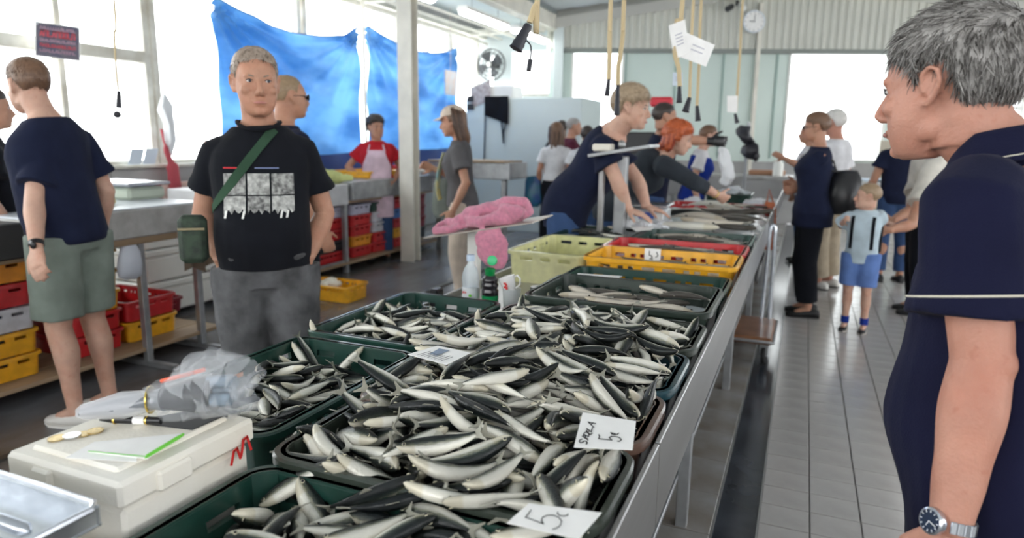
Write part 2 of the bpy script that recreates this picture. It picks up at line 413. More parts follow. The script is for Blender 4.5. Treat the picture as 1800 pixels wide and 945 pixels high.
b = MB(); b.bbox(-1.46, -1.445, .2, 4.5, .70, .80, .003); b.bbox(-1.235, -1.22, 4.5, 9.6, .70, .80, .003); b.build('back_edge', M_steel, st, 0)
for y in (.9, 2.55, 4.2, 5.9, 7.6, 9.3):
    for x in ((-1.38 if y < 4.5 else -1.15), -.33):
        b = MB(); b.bbox(x - .022, x + .022, y - .022, y + .022, .0, .735, .003); b.build('leg', M_steel2, st, 0)
b = MB(); b.bbox(-1.1, -.35, .4, 9.4, .20, .22, .003); b.build('lower_shelf', M_steel2, st, 0)

def plastic(name, rgb, rough=.3): return mat(name, rgb, rough, noise_amt=.12, noise_scale=14, bump=.15, bump_scale=25, coat=.3)
P_green = plastic('green_plastic', (.012, .05, .038)); P_dkgreen = plastic('dark_green_plastic', (.022, .035, .027)); P_brown = plastic('brown_plastic', (.13, .075, .055))
P_teal = plastic('teal_plastic', (.016, .065, .085)); P_grey = plastic('grey_green_plastic', (.035, .045, .035)); P_yellow = plastic('yellow_plastic', (.85, .42, .02)); P_red = plastic('red_plastic', (.55, .02, .025))
P_cream = plastic('cream_plastic', (.72, .71, .38)); P_white = plastic('white_plastic', (.62, .62, .66)); P_blue = plastic('blue_plastic', (.04, .16, .50)); P_black = plastic('black_plastic', (.03, .03, .035))
P_lilac = plastic('lilac_plastic', (.48, .48, .60)); P_orange = plastic('orange_plastic', (.80, .30, .02))

def crate_parts(name, sx, sy, h, m, t=.012, rc=.045, slots=True, slot_h=.018, lip=.014, floor=True):
    """returns the meshes body, rim of one open slotted crate, origin at its bottom centre"""
    hx, hy = sx / 2, sy / 2
    pts = []   # (pos, hole?) loop
    def side(a, c, n):
        a = Vector(a); c = Vector(c); L = (c - a).length
        marks = [0.0]; flags = []
        if slots and L > .15:
            pat = [(.04, .14), (.20, .245), (.28, .325), (.39, .49), (.55, .65), (.71, .755), (.79, .835), (.89, .97)] if n == 5 else [(.08, .28), (.42, .58), (.72, .92)]
            for s0, s1 in pat: marks += [s0, s1]; flags += [False, True]
            flags.append(False); marks.append(1.0)
        else: marks.append(1.0); flags = [False]
        for i in range(len(flags)): pts.append((a.lerp(c, marks[i]), flags[i]))
    def arc(cx, cy, a0):
        for i in range(1, 5): pass
    cn = [(hx - rc, hy - rc, 0), (-hx + rc, hy - rc, 90), (-hx + rc, -hy + rc, 180), (hx - rc, -hy + rc, 270)]
    nx = 5 if sx > sy else 3; ny = 3 if sx > sy else 5
    for i, (cx, cy, a0) in enumerate(cn):
        for k in range(5):
            a = math.radians(a0 + 90 * k / 5); pts.append((Vector((cx + rc * math.cos(a), cy + rc * math.sin(a), 0)), False))
        a = math.radians(a0 + 90); p0 = Vector((cx + rc * math.cos(a), cy + rc * math.sin(a), 0))
        nxt = cn[(i + 1) % 4]; a2 = math.radians(nxt[2]); p1 = Vector((nxt[0] + rc * math.cos(a2), nxt[1] + rc * math.sin(a2), 0))
        side(p0, p1, nx if i in (0, 2) else ny)
    n = len(pts)
    def ring(off, z, draft=0):
        out = []
        for p, _ in pts:
            q = Vector((p.x, p.y, 0)); d = Vector((max(-1, min(1, q.x / (hx - .02))) if abs(q.x) > hx - rc else 0, max(-1, min(1, q.y / (hy - .02))) if abs(q.y) > hy - rc else 0, 0))
            if d.length > 0: d.normalize()
            out.append(Vector((p.x, p.y, z)) - d * off)
        return out
    dr = .012
    def offz(z): return dr * (1 - z / h)
    zs = [0, h * .28, h * .42, max(h - slot_h - .03, h * .55), h - .03, h]
    O = [ring(offz(z), z) for z in zs]; I = [ring(offz(z) + t, max(z, .008)) for z in zs]
    b = MB(); no = len(b.v)
    V = [p for r in O for p in r] + [p for r in I for p in r]; ino = len(zs) * n; F = []
    def solid(i, j):
        i %= n
        if j < 0 or j >= len(zs) - 1: return False
        return not (pts[i][1] and j == 3)
    for j in range(len(zs) - 1):
        for i in range(n):
            i2 = (i + 1) % n
            if not solid(i, j): continue
            F.append((j * n + i, j * n + i2, (j + 1) * n + i2, (j + 1) * n + i)); F.append((ino + j * n + i2, ino + j * n + i, ino + (j + 1) * n + i, ino + (j + 1) * n + i2))
            if not solid(i - 1, j): F.append((j * n + i, (j + 1) * n + i, ino + (j + 1) * n + i, ino + j * n + i))
            if not solid(i + 1, j): F.append((j * n + i2, ino + j * n + i2, ino + (j + 1) * n + i2, (j + 1) * n + i2))
            if not solid(i, j + 1) : F.append(((j + 1) * n + i, (j + 1) * n + i2, ino + (j + 1) * n + i2, ino + (j + 1) * n + i))
            if j > 0 and not solid(i, j - 1): F.append((j * n + i, ino + j * n + i, ino + j * n + i2, j * n + i2))
    b.add(V, F)
    F2 = [tuple(range(n))[::-1]]; b.add(O[0], F2); b.add(I[0], [tuple(range(n))])
    # outside ribs
    for i in range(n):
        if not pts[i][1] and pts[(i - 1) % n][1] and i % 2 == 0:
            p = pts[i][0]; ax = abs(p.x) > hx - .01
            if ax: s = 1 if p.x > 0 else -1; b.box(p.x - .004 if s > 0 else p.x - .006, p.x + .006 if s > 0 else p.x + .004, p.y - .004, p.y + .004, h * .1, h - .02)
            else: s = 1 if p.y > 0 else -1; b.box(p.x - .004, p.x + .004, p.y - .004 if s > 0 else p.y - .006, p.y + .006 if s > 0 else p.y + .004, h * .1, h - .02)
    body = b.mesh('body', 30)
    rings = []
    prof = [(-lip, h - .016), (-lip, h - .003), (-lip + .003, h), (t - .001, h), (t + .002, h - .004), (t + .001, h - .012), (-lip + .004, h - .012)]
    prof = [(t + .001, h - .004), (t - .003, h), (-lip + .004, h), (-lip, h - .004), (-lip, h - .018), (-lip + .004, h - .018), (-lip + .005, h - .006), (0, h - .006)]
    R = [ring(o, z) for o, z in prof]; r = MB(); m2 = len(prof); V = [p for q in R for p in q]; F = []
    for j in range(m2):
        for i in range(n): F.append((j * n + i, ((j + 1) % m2) * n + i, ((j + 1) % m2) * n + (i + 1) % n, j * n + (i + 1) % n))
    r.add(V, F); rim = r.mesh('rim', 35)
    body.materials.append(m); rim.materials.append(m)
    return body, rim
CRC = {}
def crate(x0, x1, y0, y1, z0, z1, m, label, group=None, rotz=0, tilt=None, slots=True, name='fish_crate', slot_h=.018):
    sx, sy, h = round(x1 - x0, 3), round(y1 - y0, 3), round(z1 - z0, 3); key = (sx, sy, h, m.name, slots)
    if key not in CRC: CRC[key] = crate_parts(name, sx, sy, h, m, slots=slots, slot_h=slot_h)
    body, rim = CRC[key]
    e = bpy.data.objects.new(name, None); col.objects.link(e); e.empty_display_size = .1; e.location = ((x0 + x1) / 2, (y0 + y1) / 2, z0); e.rotation_euler = tilt or (0, 0, rotz)
    tag(e, label, 'crate', group)
    for nm, me in (('body', body), ('rim', rim)):
        o = bpy.data.objects.new(nm, me); col.objects.link(o); o.parent = e
    return e
crate(-.80, -.232, .40, .826, .845, .955, P_green, 'dark green crate of sardines nearest the camera')
crate(-.80, -.232, .84, 1.10, .86, .968, P_grey, 'grey-green crate of sardines just behind the nearest green crate')
crate(-.82, -.232, 1.125, 1.385, .86, .968, P_brown, 'brown crate of sardines with the handwritten SRDELA card at its front')
crate(-.82, -.232, 1.41, 1.70, .86, .968, P_teal, 'dark teal crate of sardines just behind the brown crate')
crate(-.84, -.232, 1.735, 2.02, .86, .968, P_grey, 'grey-green crate of sardines behind the dark teal crate')
crate(-1.37, -.965, 1.0, 1.60, .77, .90, P_green, 'dark green crate of sardines behind the white foam box')
crate(-1.405, -1.0, 1.665, 2.27, .77, .90, P_green, 'dark green crate of sardines with one large fish lying on top')
# low crates that carry the right-hand row
for i, (y0, y1) in enumerate(((.42, .82), (.84, 1.095), (1.115, 1.395), (1.415, 1.71), (1.74, 2.015), (2.1, 2.48))):
    crate(-.80, -.27, y0, y1, .77, .862 if i else .847, P_black, 'low black crate hidden under the row of sardine crates beside the steel side panel', 'low black crates under the sardine crates')
crate(-.83, -.236, 2.08, 2.49, .86, .985, P_dkgreen, 'dark grey-green slotted crate of pale fish in front of the yellow crate')
crate(-.90, -.245, 2.56, 2.95, .79, .935, P_green, 'dark green slotted crate of pale fish directly in front of the yellow crate')
crate(-.915, -.24, 3.03, 3.40, .83, .965, P_yellow, 'yellow slotted fish crate on the steel stand with a small price card')
crate(-.93, -.24, 3.42, 3.78, .82, .96, P_red, 'red slotted fish crate on the steel stand right behind the yellow crate')
crate(-.86, -.24, 3.82, 4.30, .81, .95, P_green, 'dark green slotted crate behind the red crate on the steel stand')
crate(-1.375, -.965, 3.2, 3.86, .77, .935, P_cream, 'pale yellow crate, nearly empty, left of the bright yellow crate')
crate(-1.40, -.93, 3.93, 4.5, .77, .92, P_green, 'green crate of small fish behind the pale yellow crate')
# ================= sardines =================
def fishmat():
    m = bpy.data.materials.new('sardine_skin'); m.use_nodes = True; nt = m.node_tree; N = nt.nodes; L = nt.links; b = N['Principled BSDF']
    at = N.new('ShaderNodeAttribute'); at.attribute_name = 'fishuv'; sp = N.new('ShaderNodeSeparateXYZ'); L.new(at.outputs['Vector'], sp.inputs[0])
    nz = N.new('ShaderNodeTexNoise'); nz.inputs['Scale'].default_value = 5; nz.inputs['Detail'].default_value = 8; nz.inputs['Roughness'].default_value = .7; oi = N.new('ShaderNodeObjectInfo'); av = N.new('ShaderNodeVectorMath'); av.operation = 'ADD'; L.new(at.outputs['Vector'], av.inputs[0]); cb = N.new('ShaderNodeCombineXYZ'); L.new(oi.outputs['Random'], cb.inputs[2]); sv = N.new('ShaderNodeVectorMath'); sv.operation = 'SCALE'; sv.inputs[3].default_value = 9; L.new(cb.outputs[0], sv.inputs[0]); L.new(sv.outputs[0], av.inputs[1]); L.new(av.outputs[0], nz.inputs['Vector'])
    ma = N.new('ShaderNodeMath'); ma.operation = 'MULTIPLY_ADD'; ma.inputs[1].default_value = .34; L.new(nz.outputs['Fac'], ma.inputs[0]); L.new(sp.outputs['Y'], ma.inputs[2])
    rp = N.new('ShaderNodeValToRGB'); cr = rp.color_ramp; L.new(ma.outputs[0], rp.inputs[0])
    els = [(.0, (.86, .82, .71)), (.42, (.82, .80, .71)), (.55, (.60, .59, .53)), (.66, (.27, .27, .21)), (.74, (.10, .11, .085)), (.84, (.022, .03, .027)), (1, (.008, .011, .012))]
    cr.elements[0].position = els[0][0]; cr.elements[0].color = (*els[0][1], 1); cr.elements[1].position = 1; cr.elements[1].color = (*els[-1][1], 1)
    for p, c in els[1:-1]: e = cr.elements.new(p); e.color = (*c, 1)
    # spot row along the flank
    wv = N.new('ShaderNodeMath'); wv.operation = 'SINE'; sc1 = N.new('ShaderNodeMath'); sc1.operation = 'MULTIPLY'; sc1.inputs[1].default_value = 62; L.new(sp.outputs['X'], sc1.inputs[0]); L.new(sc1.outputs[0], wv.inputs[0])
    d = N.new('ShaderNodeMath'); d.operation = 'SUBTRACT'; d.inputs[1].default_value = .585; L.new(sp.outputs['Y'], d.inputs[0])
    ab = N.new('ShaderNodeMath'); ab.operation = 'ABSOLUTE'; L.new(d.outputs[0], ab.inputs[0])
    m1 = N.new('ShaderNodeMath'); m1.operation = 'MULTIPLY_ADD'; m1.inputs[1].default_value = -22; m1.inputs[2].default_value = .35; L.new(ab.outputs[0], m1.inputs[0])
    m2 = N.new('ShaderNodeMath'); m2.operation = 'ADD'; L.new(m1.outputs[0], m2.inputs[0]); m3 = N.new('ShaderNodeMath'); m3.operation = 'MULTIPLY'; m3.inputs[1].default_value = .6; L.new(wv.outputs[0], m3.inputs[0]); L.new(m3.outputs[0], m2.inputs[1])
    m4 = N.new('ShaderNodeMath'); m4.operation = 'MULTIPLY'; m4.inputs[1].default_value = 4; m4.use_clamp = True; L.new(m2.outputs[0], m4.inputs[0])
    m5 = N.new('ShaderNodeMath'); m5.operation = 'MULTIPLY'; m5.inputs[1].default_value = .8; L.new(m4.outputs[0], m5.inputs[0])
    mx = N.new('ShaderNodeMix'); mx.data_type = 'RGBA'; L.new(m5.outputs[0], mx.inputs[0]); L.new(rp.outputs[0], mx.inputs[6]); mx.inputs[7].default_value = (.06, .07, .07, 1)
    # head : golden grey gill cover
    hr = N.new('ShaderNodeValToRGB'); L.new(sp.outputs['X'], hr.inputs[0]); h = hr.color_ramp
    h.elements[0].position = .185; h.elements[0].color = (.6, .6, .6, 1); h.elements[1].position = .215; h.elements[1].color = (0, 0, 0, 1)
    mh = N.new('ShaderNodeMix'); mh.data_type = 'RGBA'; mh.blend_type = 'MULTIPLY'; L.new(hr.outputs[0], mh.inputs[0]); L.new(mx.outputs[2], mh.inputs[6]); mh.inputs[7].default_value = (.80, .74, .60, 1)
    mr = N.new('ShaderNodeMapRange'); mr.inputs[3].default_value = .74; mr.inputs[4].default_value = 1.08; L.new(oi.outputs['Random'], mr.inputs[0]); ml = N.new('ShaderNodeMix'); ml.data_type = 'RGBA'; ml.blend_type = 'MULTIPLY'; ml.inputs[0].default_value = 1; L.new(mh.outputs[2], ml.inputs[6]); L.new(mr.outputs[0], ml.inputs[7]); L.new(ml.outputs[2], b.inputs['Base Color'])
    b.inputs['Metallic'].default_value = .12; b.inputs['Roughness'].default_value = .3; b.inputs['Specular IOR Level'].default_value = .35; b.inputs['Coat Weight'].default_value = .12; b.inputs['Coat Roughness'].default_value = .12
    vo = N.new('ShaderNodeTexVoronoi'); vo.inputs['Scale'].default_value = 48; mp = N.new('ShaderNodeMapping'); mp.inputs['Scale'].default_value = (1, .35, 1); L.new(at.outputs['Vector'], mp.inputs[0]); L.new(mp.outputs[0], vo.inputs['Vector'])
    bp = N.new('ShaderNodeBump'); bp.inputs['Strength'].default_value = .5; bp.inputs['Distance'].default_value = .0010; L.new(vo.outputs['Distance'], bp.inputs['Height']); L.new(bp.outputs[0], b.inputs['Normal'])
    return m
M_fish = fishmat(); M_fin = mat('fin', (.34, .33, .27), .35, coat=.3, alpha=.9); M_eye = mat('fish_eye', (.01, .01, .012), .08); M_iris = mat('fish_iris', (.62, .58, .42), .2, .3)
BENDS = [(0, 0), (.006, 0), (.012, 0), (.02, 0), (.028, .004), (.008, .012), (.0, .014), (.015, -.01)]
FT = [0, .03, .09, .18, .28, .40, .55, .70, .82, .90]; FH = [.0016, .0060, .0105, .0142, .0168, .0178, .0162, .0122, .0080, .0052]; FW_ = [.0012, .0045, .0072, .0092, .0102, .0104, .0092, .0066, .0038, .0022]
FSAG = [.002, .0005, 0, 0, 0, 0, 0, 0, 0, .001]
def fbend(t, bd, sb, L):
    u = (t - .5) * 2; k = L / .155
    return k * (bd * (u * u - .33) + sb * u * u * u * .5)
def fish_body(bd, sb, n=10, L=.155, fat=1.12, rings=range(10), deep=1.0):
    b = MB(); R = []; uv = []; k = L / .155
    for i in rings:
        t = FT[i]; r = []
        for a in range(n):
            an = 2 * PI * a / n
            r.append(Vector((L * (.5 - t), fbend(t, bd, sb, L) + k * fat * FW_[i] * math.sin(an), k * FH[i] * deep * math.cos(an) * (1 if math.cos(an) > 0 else 1.08) + k * FSAG[i])))
            uv.append((t, .5 + .5 * math.cos(an), (0.0 if a <= n / 2 else 1)))
        R.append(r)
    b.loft(R); b.uv = uv; return b
def fish_tail(bd, sb, L=.155, deep=1.0):
    b = MB(); k = L / .155
    def P(t, z, w=0): return Vector((L * (.5 - t), fbend(t, bd, sb, L) + w, z * k))
    V = []; uv = []
    out = [(.885, .0058), (.93, .0085), (1.0, .0185), (1.005, .0165), (.955, .002), (.955, -.002), (1.005, -.0165), (1.0, -.0185), (.93, -.0085), (.885, -.0058)]
    for s in (.0009, -.0009):
        for t, z in out: V.append(P(t, z * deep, s * k))
    n = len(out)
    F = []
    for o, fl in ((0, 1), (n, -1)):
        for q in ((0, 1, 8, 9), (1, 2, 3, 4), (5, 6, 7, 8), (1, 4, 5, 8)): F.append(tuple(o + i for i in q)[::fl])
    for i in range(n): F.append((i, (i + 1) % n, n + (i + 1) % n, n + i))
    b.add(V, F); return b
def fish_fin(bd, sb, L=.155):
    b = MB(); k = L / .155
    def P(t, z, w=0): return Vector((L * (.5 - t), fbend(t, bd, sb, L) + w, z * k))
    for pts in ([(.42, .016), (.47, .0265), (.52, .0215), (.56, .0155)],):
        n = len(pts); V = [P(t, z, s) for s in (.0005, -.0005) for t, z in pts]
        b.add(V, [tuple(range(n)), tuple(range(n, 2 * n))[::-1]] + [(i, n + i, n + (i + 1) % n, (i + 1) % n) for i in range(n)])
    return b
def fish_eye_mesh(bd, sb, s, L=.155):
    k = L / .155; b = MB(); t = .085
    c = Vector((L * (.5 - t), fbend(t, bd, sb, L) + s * .0082 * k, .0018 * k))
    b.disc_lathe([(.0, -.001 * k), (.0034 * k, -.0004 * k), (.0034 * k, .0006 * k), (.0023 * k, .0011 * k)], c, 10, Matrix.Rotation(-s * PI / 2, 4, 'X'))
    n0 = len(b.f)
    b.disc_lathe([(.0027 * k, .0009 * k), (.0022 * k, .0017 * k), (.0006 * k, .002 * k)], c, 8, Matrix.Rotation(-s * PI / 2, 4, 'X'))
    return b, n0
def setuv(me, uv):
    a = me.attributes.new('fishuv', 'FLOAT_VECTOR', 'POINT'); a.data.foreach_set('vector', np.array(uv, np.float32).ravel())
FM = []
for bd, sb in BENDS:
    fb = fish_body(bd, sb); body = fb.mesh('body', 180); setuv(body, fb.uv); body.materials.append(M_fish)
    tl = fish_tail(bd, sb).mesh('tail_fin', 0); tl.materials.append(M_fin)
    fn = fish_fin(bd, sb).mesh('dorsal_fin', 0); fn.materials.append(M_fin)
    ey = []
    for s in (1, -1):
        e, n0 = fish_eye_mesh(bd, sb, s); me = e.mesh('eye', 180); me.materials.append(M_iris); me.materials.append(M_eye)
        for i, p in enumerate(me.polygons): p.material_index = 0 if i < n0 else 1
        ey.append(me)
    FM.append((body, tl, fn, ey))
